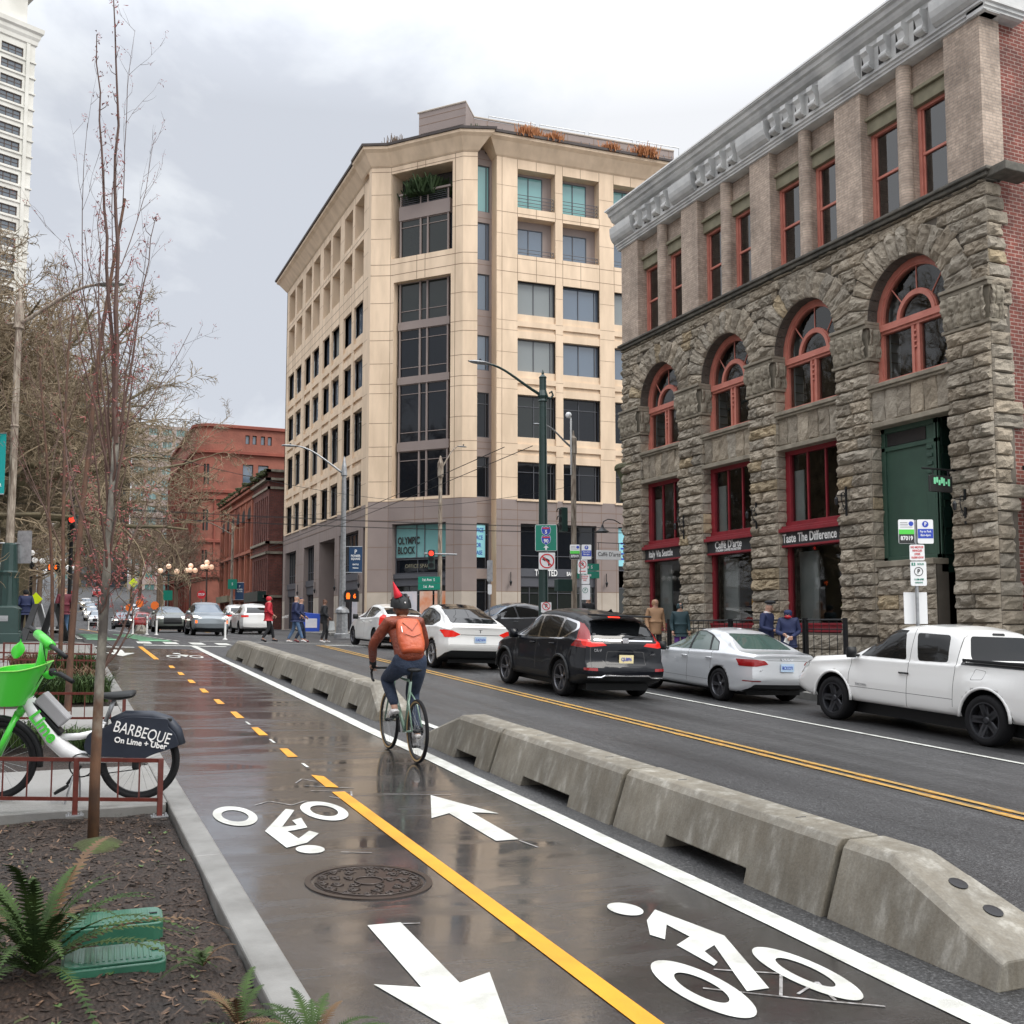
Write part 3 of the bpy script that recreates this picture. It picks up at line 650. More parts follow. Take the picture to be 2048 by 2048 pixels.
# string course below the brick storey
q = MB(); q.box((FX-.10, 15.45, 11.40), (FX+.5, 31.15, 11.50)); q.box((FX-.16, 15.38, 11.50), (FX+.5, 31.2, 11.58)); q.box((FX-.02, 15.5, 11.34), (FX+.3, 31.1, 11.40)); q.box((FX-.04, 15.0, 11.36), (FX+.9, 15.5, 11.56))
q.obj('string_course', 'dark_ledge_stone', sb, world=True, bevel=.02)
# brick storey
TW = [(16.58, 17.70, 18.08, 19.22), (20.15, 21.28, 21.62, 22.82), (23.72, 24.86, 25.20, 26.38), (27.30, 28.42, 28.78, 29.98)]
q = MB()
edges = [15.57, 16.58]+[]
pb = [(15.57, 16.56), (19.22, 20.15), (22.80, 23.71), (26.38, 27.29), (30.0, 31.10)]
for y0, y1 in pb: q.box((FX+.0, y0, 11.58), (FX+.6, y1, 15.12))
for a, c, d, e_ in TW: q.box((FX+.26, a-.05, 14.38), (FX+.6, e_+.02, 15.12)); q.box((FX+.2, c, 11.58), (FX+.6, d, 14.4))
q.box((FX+.05, 15.575, 11.58), (FX+.6, 15.64, 15.12))
q.obj('brick_piers', 'tan_brick', sb, world=True)
for a, c, d, e_ in TW:
    q = MB(); q.lathe([(.185, 11.58), (.185, 15.1)], 14, (FX+.14, (c+d)/2, 0)); q.obj('brick_column', 'tan_brick', sb, world=True, smooth=True)
for a, c, d, e_ in TW:
    for p, r in ((a, c), (d, e_)):
        q = MB(); q.box((FX+.22, p-.02, 14.0), (FX+.6, r+.02, 14.33)); q.box((FX+.14, p-.04, 14.33), (FX+.5, r+.04, 14.42)); q.box((FX+.12, p-.1, 11.56), (FX+.6, r+.05, 11.70))
        q.obj('lintel', 'olive_stone', sb, world=True, bevel=.01)
def sash(p, r, z0, z1, x, m1='salmon_paint', gl='upper_glass', par=sb):
    w = MB(); f = .095
    w.box((x, p, z0), (x+.12, p+f, z1)); w.box((x, r-f, z0), (x+.12, r, z1)); w.box((x-.004, p, z1-f), (x+.12, r, z1)); w.box((x-.02, p-.02, z0-.003), (x+.12, r+.02, z0+.10))
    zm = (z0+z1)/2; w.box((x+.03, p+f, zm-.035), (x+.10, r-f, zm+.03))
    for yy in (p+f, r-f-.045): w.box((x+.05, yy, z0+.1), (x+.11, yy+.045, z1-f))
    o = w.obj('window', m1, par, world=True, bevel=.006)
    g = MB(); g.add([(x+.08, r-f, z0+.08), (x+.08, p+f, z0+.08), (x+.08, p+f, z1-f), (x+.08, r-f, z1-f)], [(0, 1, 2, 3)]); g.obj('pane', gl, o, world=True)
for a, c, d, e_ in TW: sash(a, c, 11.68, 14.02, FX+.34); sash(d, e_, 11.68, 14.02, FX+.34)
# cornice, extruded profile (x offset outwards, z)
prof = [(.02, 15.05), (-.06, 15.07), (-.06, 15.12), (-.10, 15.14), (-.10, 15.20), (-.15, 15.22), (-.15, 15.27), (-.12, 15.30), (-.12, 15.86), (-.17, 15.90), (-.17, 16.02), (-.28, 16.06), (-.33, 16.14), (-.35, 16.20), (-.42, 16.24), (-.45, 16.34), (-.52, 16.38), (-.52, 16.42), (.0, 16.46), (.4, 16.46), (.4, 15.05)]
q = MB(); pts = [(FX+a, c) for a, c in prof]
q.prism(pts, 15.35, 31.28, lambda u, v, d: (u, d, v))
q.prism([(15.35+.0-(a*.9), c) for a, c in prof[:-2]][::-1] and [(15.4+a, c) for a, c in prof], FX-.1, FX+1.1, lambda u, v, d: (d, u, v))
q.obj('cornice', 'grey_metal_cornice', sb, world=True, recalc=True)
q = MB(); q.box((FX-.545, 15.05, 16.42), (FX+.3, 31.35, 16.47)); q.obj('cornice_cap', 'white_letters', sb, world=True)
# coved panels over the piers and scrolled brackets over the bays
cov = [(-.13, 15.28), (-.17, 15.29), (-.25, 15.36), (-.31, 15.47), (-.345, 15.60), (-.355, 15.75), (-.355, 15.84), (-.13, 15.95)]
cps = [(15.2, 16.62), (19.02, 20.32), (22.60, 23.88), (26.22, 27.50), (29.95, 31.33)]
for y0, y1 in cps: q = MB(); q.prism([(FX+a, c) for a, c in cov], y0, y1, lambda u, v, d: (u, d, v)); q.obj('coved_panel', 'grey_metal_cornice', sb, world=True, recalc=True, bevel=.01)
gaps = [(cps[i][1], cps[i+1][0]) for i in range(4)]
for y0, y1 in gaps:
    for i in range(4):
        yc = y0+(i+.62)*(y1-y0)/4.25; q = MB()
        q.prism([(FX-.12, 15.90), (FX-.36, 15.86), (FX-.37, 15.74), (FX-.30, 15.66), (FX-.26, 15.52), (FX-.30, 15.44), (FX-.27, 15.34), (FX-.18, 15.31), (FX-.12, 15.33)], yc-.105, yc+.105, lambda u, v, d: (u, d, v))
        q.tube([(FX-.24, yc-.12, 15.41), (FX-.24, yc+.12, 15.41)], .085, 12); q.tube([(FX-.24, yc-.13, 15.41), (FX-.24, yc+.13, 15.41)], .03, 8)
        q.obj('bracket', 'grey_metal_cornice', sb, world=True, recalc=True)
        c = MB(); c.box((FX-.135, yc+.12, 15.34), (FX-.122, yc+.30, 15.90)); c.obj('recess_shade_plate', 'interior_dark', sb, world=True)  # flat dark plate on the frieze paints the shade between brackets
# arched windows
def archwin(y0, y1):
    yc = (y0+y1)/2; r = (y1-y0)/2+.02; x = FX+.30; z0 = 7.60; w = MB(); zs = 9.22; n = 24
    def ringp(ra, rb, xa, xb, zc, n=24, sy=1.02):
        for i in range(n):
            a0, a1 = pi*i/n, pi*(i+1)/n; P = lambda R, a, X: (X, yc+R*cos(a), zc+R*sin(a)*sy)
            vs = [P(ra, a0, xa), P(rb, a0, xa), P(rb, a1, xa), P(ra, a1, xa), P(ra, a0, xb), P(rb, a0, xb), P(rb, a1, xb), P(ra, a1, xb)]
            w.add(vs, [(0, 1, 2, 3), (0, 3, 7, 4), (1, 5, 6, 2), (4, 7, 6, 5)])
    ringp(r, r-.16, x, x+.2, zs); ringp(r-.16, r-.20, x+.03, x+.2, zs)
    for s_ in (-1, 1):
        a, c = sorted((yc+s_*r, yc+s_*(r-.16))); w.box((x, a, z0), (x+.2, c, zs)); a, c = sorted((yc+s_*(r-.16), yc+s_*(r-.20))); w.box((x+.03, a, z0), (x+.2, c, zs))
    w.box((x-.03, yc-r, z0), (x+.2, yc+r, z0+.12)); w.box((x-.05, yc-r+.16, 8.93), (x+.16, yc+r-.16, 9.00)); w.box((x-.02, yc-r+.16, 9.0), (x+.16, yc+r-.16, 9.10)); w.box((x+.0, yc-r+.16, 8.86), (x+.16, yc+r-.16, 8.93))
    for dy in (-.12, .05): w.box((x+.01, yc+dy, z0+.12), (x+.15, yc+dy+.08, 8.86))
    w.box((x+.05, yc-.05, z0+.12), (x+.13, yc+.06, 8.86))
    for k in range(4): w.box((x+.0, yc-.035, 8.70-k*.13), (x+.06, yc+.045, 8.74-k*.13))
    ringp(.60, .50, x+.02, x+.14, 9.06, 20, 1.05); ringp(.63, .60, x+.05, x+.14, 9.06, 20, 1.05)
    for a in (42, 90, 138):
        a = radians(a); w.tube([(x+.09, yc+.6*cos(a), 9.06+.63*sin(a)), (x+.09, yc+(r-.17)*cos(a), zs+(r-.17)*sin(a))], .017, 6)
    o = w.obj('arched_window', 'salmon_paint', sb, world=True)
    g = MB(); P = [(x+.1, yc+(r-.1)*cos(pi*i/n), zs+(r-.1)*sin(pi*i/n)*1.02) for i in range(n+1)]+[(x+.1, yc-r+.1, z0+.05), (x+.1, yc+r-.1, z0+.05)]
    g.add(P, [tuple(range(len(P)))[::-1]]); g.obj('pane', 'window_glass', o, world=True)
    g = MB(); g.box((x+.21, yc+r-.25, z0), (x+.5, yc+r+.2, 10.3)); 
    for kk in range(7): g.box((x+.20, yc+r-.27, z0+.1+kk*.24), (x+.52, yc+r-.24, z0+.115+kk*.24), 1)
    g.obj('tiled_jamb', ['interior_grey', 'mortar_back'], sb, world=True)
for y0, y1 in bays: archwin(y0, y1)
# rooms behind the glass
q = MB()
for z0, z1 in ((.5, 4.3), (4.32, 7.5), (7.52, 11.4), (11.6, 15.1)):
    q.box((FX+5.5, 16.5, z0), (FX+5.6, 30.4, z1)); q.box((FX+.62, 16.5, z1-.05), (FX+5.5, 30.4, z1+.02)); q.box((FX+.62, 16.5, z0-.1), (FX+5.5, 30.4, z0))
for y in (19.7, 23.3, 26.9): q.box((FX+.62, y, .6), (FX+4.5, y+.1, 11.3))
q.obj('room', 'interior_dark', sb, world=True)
# shop windows, fascias
def shopwin(y0, y1, i):
    x = FX+.28; w = MB(); f = .15
    y0, y1 = y0-.0, y1+.0
    w.box((x, y0, 4.50), (x+.15, y0+f, 6.54)); w.box((x, y1-f-.05, 4.50), (x+.15, y1, 6.54)); w.box((x-.004, y0, 6.42), (x+.15, y1, 6.55)); w.box((x-.03, y0, 4.44), (x+.15, y1, 4.60))
    for k in (1, 2): yy = y0+f+(y1-y0-2*f)*k/3-.02+(.0); w.box((x+.04, yy, 4.6), (x+.12, yy+.05, 6.42))
    o = w.obj('shop_window_upper', 'shop_red_paint', sb, world=True, bevel=.006)
    g = MB(); g.add([(x+.08, y1-f, 4.6), (x+.08, y0+f, 4.6), (x+.08, y0+f, 6.42), (x+.08, y1-f, 6.42)], [(0, 1, 2, 3)]); g.obj('pane', 'window_glass', o, world=True)
    b = MB(); b.box((x-.20, y0-.06, 4.40), (x+.1, y1+.10, 4.47)); b.box((x-.28, y0-.08, 4.30), (x+.1, y1+.12, 4.40)); b.box((x-.18, y0-.06, 3.90), (x+.1, y1+.10, 3.96)); 
    fo = b.obj('fascia', 'shop_red_paint', sb, world=True, bevel=.008)
    b = MB(); b.box((x-.16, y0-.04, 3.96), (x+.1, y1+.08, 4.30)); b.obj('sign_board', 'fascia_black', fo, world=True)
    w = MB(); w.box((x, y1-.12, 1.75), (x+.15, y1+.02, 3.9)); w.box((x, y0, 1.75), (x+.15, y0+.1, 3.9)); w.box((x-.07, y0, 1.62), (x+.2, y1+.03, 1.82)); w.box((x-.10, y0, 1.80), (x+.1, y1+.03, 1.86))
    o = w.obj('shop_window_lower', 'shop_red_paint', sb, world=True, bevel=.006)
    g = MB(); g.add([(x+.08, y1-.1, 1.8), (x+.08, y0+.1, 1.8), (x+.08, y0+.1, 3.9), (x+.08, y1-.1, 3.9)], [(0, 1, 2, 3)]); g.obj('pane', 'window_glass', o, world=True)
    g = MB(); g.box((x+.18, y1-.55, 4.6), (x+.22, y1-.1, 6.0)); g.obj('blind', 'interior_grey', sb, world=True)
    return fo
for i, (y0, y1) in enumerate(bays[1:]):
    fo = shopwin(y0, y1, i); yc = (y0+y1)/2; x = FX+.28-.165
    if i == 0: text('Taste The Difference', .34, 'white_letters', frame((x, yc+.12, 4.13), (0, -1, 0)), fo, sx=.73, bold=.007)
    if i == 1:
        text("Caffé D'arte", .31, 'white_letters', frame((x, yc+.12, 4.17), (0, -1, 0)), fo, sx=.86, bold=.006)
        text('ITALIAN COFFEE ROASTERS', .10, 'white_letters', frame((x, yc+.12, 4.015), (0, -1, 0)), fo, sx=1, bold=.003)
    if i == 2: text('Italy Via Seattle', .31, 'white_letters', frame((x, yc+.2, 4.13), (0, -1, 0)), fo, sx=.76, bold=.006)
# things inside the cafe
for y0, y1 in bays[1:]:
    q = MB(); q.box((FX+.7, y1-.75, .6), (FX+.75, y1-.0, 3.8)); q.obj('room_partition', 'interior_grey', sb, world=True)
RR = random.Random(4)
for y0, y1 in bays[1:]:
    q = MB(); q.box((FX+1.6, y0+.1, 1.0), (FX+2.1, y1-.8, 1.9)); 
    for k in range(7): yy = RR.uniform(y0+.1, y1-.8); z = 1.9; q.box((FX+1.6, yy, z), (FX+1.75, yy+RR.uniform(.08, .25), z+RR.uniform(.15, .5)))
    q.obj('counter', RR.choice(('interior_wood', 'interior_grey')), sb, world=True)
    for k in range(3): c = MB(); c.ball((FX+1.2+.3*k, y0+.4+k*.35, 3.3+RR.random()*.2), .045, 8); c.obj('ceiling_lamp', 'white_light', sb, world=True)
q = MB(); q.cbox((FX+.9, 24.9, 2.4), (.05, .5, .35)); q.obj('yellow_poster', 'yellow_road_paint', sb, world=True)
# boarded bay with tall dark doorway
x = FX+.30; q = MB(); q.box((x+.05, 17.38, 3.32), (x+.15, 19.17, 6.54))
for a, c, z0, z1 in ((17.38, 17.52, 3.32, 6.54), (19.03, 19.17, 3.32, 6.54), (17.38, 19.17, 5.98, 6.08), (17.38, 19.17, 6.42, 6.54), (17.38, 19.17, 3.32, 3.42), (17.52, 17.74, 3.42, 5.98)): q.box((x, a, z0), (x+.1, c, z1))
for k in range(4): q.box((x-.03, 17.55, 5.85-k*.19), (x, 17.71, 5.93-k*.19))
q.obj('boarded_window', 'green_boards', sb, world=True, bevel=.008)
q = MB(); q.box((x+.03, 17.78, 6.1), (x+.055, 18.98, 6.4)); q.obj('transom_pane', 'interior_dark', sb, world=True)
q = MB(); q.box((FX+1.1, 16.74, .3), (FX+1.2, 17.45, 6.5)); q.box((FX+.3, 17.40, 3.0), (FX+1.15, 17.46, 6.5))
for k in range(5):
    for a in (16.80, 17.10): q.box((FX+1.06, a, 1.2+k*1.02), (FX+1.1, a+.22, 1.2+k*1.02+.8))
    q.box((FX+.38, 17.37, 3.4+k*.62), (FX+.62, 17.40, 3.85+k*.62)); q.box((FX+.72, 17.37, 3.4+k*.62), (FX+.98, 17.40, 3.85+k*.62))
q.obj('door', 'dark_green_door', sb, world=True, bevel=.006)
# corbel at the far corner
q = MB(); q.lathe([(.05, 4.6), (.12, 4.75), (.22, 5.0), (.30, 5.02), (.38, 5.35), (.46, 5.37), (.55, 5.75), (.62, 5.78), (.70, 6.12), (.78, 6.14), (.80, 6.30), (.76, 6.34), (.78, 6.42), (.74, 6.46), (.78, 6.9), (.90, 7.2), (.97, 7.24), (.97, 7.34), (.93, 7.40), (.01, 7.40)], 20, (FX+.75, 31.1, 0))
q.obj('corner_corbel', 'mossy_stone', sb, world=True)
# wall lantern brackets
def curl(b, c, s_=1, sc=1):
    c = V(c); P = [c+V((-.02-.10*sin(t*2.2)*sc, 0, -.25+t*.42*sc)) for t in [i/8 for i in range(9)]]; b.tube(P, .012*sc, 6)
    for k in (-.2, .12): b.tube([c+V((-.06-.05*cos(a)*sc, 0, k+.06*sin(a)*sc)) for a in [i*.6 for i in range(10)]], .010, 6)
for i, y in enumerate((19.95, 23.55, 27.2, 16.3)):
    lo = empty('wall_bracket', (FX-.15, y, 4.9-(.5 if i == 3 else 0)), ['scrolled iron wall bracket on the stone pier left of the green boarded bay', 'scrolled iron wall bracket on the pier between the two widest shop signs', 'scrolled iron wall bracket on the pier between the two farthest shop windows', 'scrolled iron wall bracket on the stone pier right of the dark doorway'][i], 'wall bracket', 'iron wall brackets on the stone piers')
    b = MB(); curl(b, (0, 0, 0)); b.cbox((.03, 0, -.05), (.03, .05, .75)); b.tube([(0, 0, .1), (-.3, 0, .1)], .012, 6); b.obj('scroll_arm', 'black_metal', lo)
    b = MB(); b.lathe([(.01, .12), (.05, .05), (.035, -.08), (.01, -.1)], 8, (-.28, 0, -.05)); b.obj('candle_holder', 'black_metal', lo)
hs = empty('hanging_sign', (17.55, 16.62, 4.86), 'dark hanging sign with row of pale green bars by the dark doorway', 'sign')
b = MB(); b.cbox((-.03, 0, 0), (.66, .05, .36)); b.obj('sign_board', 'sign_black', hs, bevel=.01)
b = MB(); b.tube([(.45, 0, .32), (-.55, 0, .32)], .02, 8); b.tube([(-.25, 0, .18), (-.25, 0, .32)], .012, 6); b.tube([(.2, 0, .18), (.2, 0, .32)], .012, 6); b.tube([(.42+.09*cos(a), 0, .38+.09*sin(a)) for a in [i*.5 for i in range(13)]], .015, 6); b.obj('bracket_arm', 'black_metal', hs)
mat('mint_letters', (.25, .75, .42), .4, var=0)
for k, (w, z0, z1) in enumerate(((.06, -.04, .10), (.06, -.01, .11), (.06, -.06, .05), (.07, -.02, .11), (.05, -.07, .09), (.05, -.03, .02), (.06, -.07, .08))):
    xx = -.25+k*.068; b = MB(); b.box((xx, -.035, z0+.03), (xx+w*.9, -.026, z1+.03)); b.obj('green_bar', 'mint_letters', hs)
hs2 = empty('hanging_cafe_sign', (17.55, 31.2, 4.20), 'white cafe name sign hanging from wires at the far corner of the stone building', 'sign')
b = MB(); b.cbox((-.1, 0, 0), (.95, .06, .32)); b.obj('sign_board', 'sign_white', hs2, bevel=.01); b = MB(); b.tube([(-.5, 0, .16), (-.5, 0, .42)], .01, 5); b.tube([(.3, 0, .16), (.3, 0, .42)], .01, 5); b.tube([(-.55, 0, .42), (.5, 0, .42)], .012, 6); b.obj('hanger', 'black_metal', hs2)
text("Caffé D'arte", .2, 'sign_black', frame((-.1, -.034, .02), (1, 0, 0)), hs2, sx=.9, world=False)
gl_ = empty('gooseneck_wall_lamp', (17.9, 31.15, 5.3), 'black gooseneck wall lamp at the far stone corner', 'wall lamp')
b = MB(); b.tube([(0, 0, 0), (-.25, 0, .12), (-.5, 0, .14), (-.68, 0, .05), (-.72, 0, -.12)], .018, 8); b.obj('arm', 'black_metal', gl_); b = MB(); b.lathe([(.03, .12), (.06, .02), (.10, -.02), (.24, -.12), (.23, -.13)], 16, (-.72, 0, -.18)); b.obj('lamp_shade', 'black_metal', gl_)
# iron railing before the basement area
def railing(x, y0, y1, z, label, nb, h=1.0, m='black_metal', post=.04):
    o = empty('iron_railing', (x, (y0+y1)/2, z), label, 'railing', 'black railings in front of the stone building'); Lh = (y1-y0)/2
    zs = lambda t: SW(x, (y0+y1)/2+t)-SW(x, (y0+y1)/2)
    for t in (-Lh, Lh): b = MB(); b.box((-post, t-post, zs(t)-.1), (post, t+post, h+.04)); b.obj('post', m, o)
    b = MB(); b.tube([(0, -Lh, h), (0, Lh, h)], .02, 6); b.obj('top_rail', m, o); b = MB(); b.tube([(0, -Lh, h-.22), (0, Lh, h-.22)], .015, 6); b.obj('middle_rail', m, o); b = MB(); b.tube([(0, -Lh, .12), (0, Lh, .12)], .015, 6); b.obj('bottom_rail', m, o)
    b = MB()
    for i in range(1, nb): t = -Lh+2*Lh*i/nb; b.tube([(0, t, .12), (0, t, h)], .009, 5)
    tag(b.obj('baluster', m, o), kind=None)
ys = [16.9, 18.3, 21.0, 23.7, 26.4]
for i, (a, c) in enumerate(((18.55, 19.9), (19.95, 22.9), (22.95, 25.9), (25.95, 28.4))):
    railing(16.5, a, c, .93, ['nearest short black railing section ending right below the slogan sign', 'long black railing section under the red sill behind the silver sedan', 'black railing section behind the couple in dark blue', 'farthest black railing section behind the tan and purple clothed pair'][i], 5 if i == 0 else 12)
q = MB(); q.box((16.35, 18.4, .3), (16.65, 28.6, .96)); tag(q.obj('railing_kerb', 'dressed_stone', bevel=.01), 'low stone kerb under the black railings', 'kerb')
# grey neighbour at the right picture edge
nb = empty('grey_annex', (FX+3, 14.2, .8), 'grey painted brick annex with thin flat canopy at the right picture edge', 'building')
brickmat('grey_painted_brick', (.20, .235, .26), (.16, .19, .215), (.12, .14, .15), .22, .075, .01)
q = MB(); q.box((FX+1.6, 13.0, 0), (FX+6, 15.40, 5.2)); q.obj('wall', 'grey_painted_brick', nb, world=True)
q = MB(); q.box((FX+.5, 13.0, 5.05), (FX+6, 15.35, 5.14)); q.obj('canopy', 'black_metal', nb, world=True)
q = MB(); q.box((FX+.35, 12.8, .3), (FX+1.6, 15.35, 1.75)); q.obj('mossy_plinth', 'mossy_stone', nb, world=True)
# ================================================================ generic wall with real openings
def wallgrid(b, org, xd, U, Z, ops, mi=lambda u, z: 0, depth=.35, rmi=None, sub=None):
    """front sheet from org along xd, U=(u0,u1) Z=(z0,z1), ops = [(u0,u1,z0,z1,depth)] ; adds reveals"""
    org = V(org); xd = V(xd).normalized(); inn = V((-xd.y, xd.x, 0))   # inward normal
    us = sorted(set([U[0], U[1]]+[o[0] for o in ops]+[o[1] for o in ops])); zs = sorted(set([Z[0], Z[1]]+[o[2] for o in ops]+[o[3] for o in ops]+list(sub or [])))
    us = [u for u in us if U[0] <= u <= U[1]]; zs = [z for z in zs if Z[0] <= z <= Z[1]]
    P = lambda u, z, d=0: org+xd*u+inn*d+V((0, 0, z))
    for u0, u1 in zip(us, us[1:]):
        for z0, z1 in zip(zs, zs[1:]):
            uc, zc = (u0+u1)/2, (z0+z1)/2
            if any(o[0] < uc < o[1] and o[2] < zc < o[3] for o in ops): continue
            b.add([P(u0, z0), P(u1, z0), P(u1, z1), P(u0, z1)], [(0, 1, 2, 3)], mi(uc, zc))
    for o in ops:
        u0, u1, z0, z1 = o[:4]; d = o[4] if len(o) > 4 else depth; m = rmi if rmi is not None else mi((u0+u1)/2, (z0+z1)/2)
        b.add([P(u0, z0), P(u1, z0), P(u1, z1), P(u0, z1), P(u0, z0, d), P(u1, z0, d), P(u1, z1, d), P(u0, z1, d)], [(0, 4, 5, 1), (1, 5, 6, 2), (2, 6, 7, 3), (3, 7, 4, 0)], m)
    return P
def pbox(b, P, u0, u1, z0, z1, d0, d1, mi=0):
    vs = [P(u, z, d) for d in (d0, d1) for u, z in ((u0, z0), (u1, z0), (u1, z1), (u0, z1))]
    b.add(vs, [(0, 1, 2, 3), (7, 6, 5, 4), (0, 4, 5, 1), (1, 5, 6, 2), (2, 6, 7, 3), (3, 7, 4, 0)], mi)
def win(P, u0, u1, z0, z1, d, par, fm, gm, vb=(), hb=(), fr=.06, nm='window'):
    b = MB(); e = .05
    pbox(b, P, u0, u0+fr, z0, z1, d-e, d+.02); pbox(b, P, u1-fr, u1, z0, z1, d-e, d+.02); pbox(b, P, u0+fr, u1-fr, z1-fr, z1, d-e, d+.02); pbox(b, P, u0+fr, u1-fr, z0, z0+fr, d-e, d+.02)
    for t in vb: uu = u0+t*(u1-u0); pbox(b, P, uu-fr*.4, uu+fr*.4, z0+fr, z1-fr, d-e*1.1, d+.015)
    for t in hb: zz = z0+t*(z1-z0); pbox(b, P, u0+fr, u1-fr, zz-fr*.4, zz+fr*.4, d-e*.9, d+.015)
    o = b.obj(nm, fm, par, world=True)
    g = MB(); g.add([P(u0+.01, z0+.01, d), P(u1-.01, z0+.01, d), P(u1-.01, z1-.01, d), P(u0+.01, z1-.01, d)], [(0, 1, 2, 3)]); g.obj('pane', gm, o, world=True)
    return o
def joints(b, P, us, zs, U, Z, w=.03, ops=()):
    def clear(u, z): return not any(o[0]-.02 < u < o[1]+.02 and o[2]-.02 < z < o[3]+.02 for o in ops)
    zb = sorted(set([Z[0], Z[1]]+[o[2] for o in ops if Z[0] < o[2] < Z[1]]+[o[3] for o in ops if Z[0] < o[3] < Z[1]])); ub = sorted(set([U[0], U[1]]+[o[0] for o in ops if U[0] < o[0] < U[1]]+[o[1] for o in ops if U[0] < o[1] < U[1]]))
    for u in us:
        for z0, z1 in zip(zb, zb[1:]):
            if clear(u, (z0+z1)/2): b.add([P(u-w/2, z0, -.003), P(u+w/2, z0, -.003), P(u+w/2, z1, -.003), P(u-w/2, z1, -.003)], [(0, 1, 2, 3)])
    for z in zs:
        for u0, u1 in zip(ub, ub[1:]):
            if clear((u0+u1)/2, z): b.add([P(u0, z-w/2, -.005), P(u1, z-w/2, -.005), P(u1, z+w/2, -.005), P(u0, z+w/2, -.005)], [(0, 1, 2, 3)])
# ================================================================ TAN OFFICE BLOCK ON THE FAR CORNER
mat('tan_panel', (.74, .575, .415), .75, vs=1.3, col2=(.60, .46, .325), bump=.05, bs=20, stretch=(1, 1, .22)); glassmat('blind_glass', (.20, .22, .22), .1, .01, .6)
mat('mauve_panel', (.265, .215, .195), .7, vs=.4, col2=(.225, .180, .165))
mat('pale_stone_base', (.46, .40, .335), .7, vs=.9, col2=(.39, .335, .28))
mat('joint_brown', (.19, .12, .08), .8, var=0)
mat('dark_mauve_metal', (.085, .062, .062), .45, var=0)
mat('slate_metal', (.075, .078, .09), .5, var=0)
mat('roof_edge_brown', (.07, .055, .05), .6, var=.2, vs=2)
glassmat('blue_glass', (.09, .125, .17), .04, .012, .95); glassmat('dark_glass', (.006, .008, .012), .04, .02, .30); glassmat('teal_glass', (.16, .34, .34), .08, .01, .8)
glassmat('murky_glass', (.014, .018, .017), .05, .06, .4)
ob = empty('tan_office_block', (24, 64, 1.4), 'tan panelled office block with chamfered corner, mauve lower storeys and rooftop terrace', 'building')
HM = lambda u, z: 2 if z < 3.82 else (1 if z < 9.44 else 0)
MAT3 = ['tan_panel', 'mauve_panel', 'pale_stone_base']
RO = random.Random(5)
rows = [(27.9, 30.4), (24.85, 27.3), (21.1, 23.2), (17.5, 19.55), (13.35, 16.0), (9.50, 11.8)]
jb = MB(); wb = MB(); sp_ = MB(); sills = MB()
def face(org, xd, U, pairs, Utop, left=False):
    ops = []; deep = 1.0 if left else .75
    for p in pairs:
        for (z0, z1) in rows[:2]: ops.append((p[0], p[1], z0, z1, deep))
        ops.append((p[0], p[1], 9.50, 23.2, .14))
    return ops
# left face runs away from the camera, so build it from far to near (x direction = -y) to face -x
def Lf(u): return 89.7-u
Lp = sorted([(89.7-b_, 89.7-a_) for k in range(4) for a_, b_ in ((64.93+6.18*k, 67.2+6.18*k), (67.8+6.18*k, 69.98+6.18*k if k < 3 else 88.7))])
gop = [(89.7-88.53, 89.7-84.3, 1.4, 7.85, .5), (89.7-81.4, 89.7-77.9, 1.4, 7.85, .5), (89.7-76.2, 89.7-71.6, 1.4, 7.9, 2.2), (89.7-70.4, 89.7-65.4, 1.4, 7.95, .5), (89.7-64.3, 89.7-63.4, 1.4, 8.0, .5)]
opsL = face(None, None, None, Lp, None, True)+gop
P = PL = wallgrid(wb, (18, 89.7, 0), (0, -1, 0), (0, 27.1), (1.2, 31.25), opsL, HM, sub=(3.82, 9.44, 23.95, 24.6))
us_ = sorted(set([q for p in Lp for q in p]))
joints(jb, P, [u+.0 for u in us_ if RO.random() < 2]+[2.8+6.18*k for k in range(4)], [31.0, 24.3, 23.7, 8.7, 3.82, 27.6], (0, 27.1), (1.4, 31.2), .035, opsL)
joints(jb, P, [], [22.3, 20.2, 18.6, 16.6, 14.7, 12.5, 10.8, 29, 26, 6.6, 5.2, 2.6], (0, 27.1), (1.4, 31.2), .02, opsL)
allw = []
for p0, p1 in Lp:
    for (z0, z1) in rows[:2]: allw.append((P, p0, p1, z0, z1, 1.0, 'mauve_panel', 'blue_glass', (.5,), ()))
    for k, (z0, z1) in enumerate(rows[2:]):
        allw.append((P, p0, p1, z0, z1, .40, 'slate_metal', 'blue_glass' if k < 2 else 'dark_glass', (.5,), () if k < 2 else (.74,)))
# fill between windows (recessed spandrels) for columns
def spans(P, p0, p1, dd=.14, wd=.40):
    zz = [9.50]+[q for r in rows[:1:-1] for q in r]+[23.2]
    for a, c in zip([11.8, 16.0, 19.55], [13.35, 17.5, 21.1]):
        for nm_, z0_, z1_, d0_, d1_ in (('spandrel', a, c, dd, wd+.05), ('sill_band', c-.8, c-.45, .0, dd), ('sill_band', a, a+.45, .03, dd)): b = MB(); pbox(b, P, p0, p1, z0_, z1_, d0_, d1_); b.obj(nm_, 'tan_panel', ob, world=True)
    b = MB(); pbox(b, P, p0-.06, p1+.06, 9.36, 9.48, -.08, .1); b.obj('sill_band', 'tan_panel', ob, world=True)
for p0, p1 in Lp: spans(P, p0, p1)
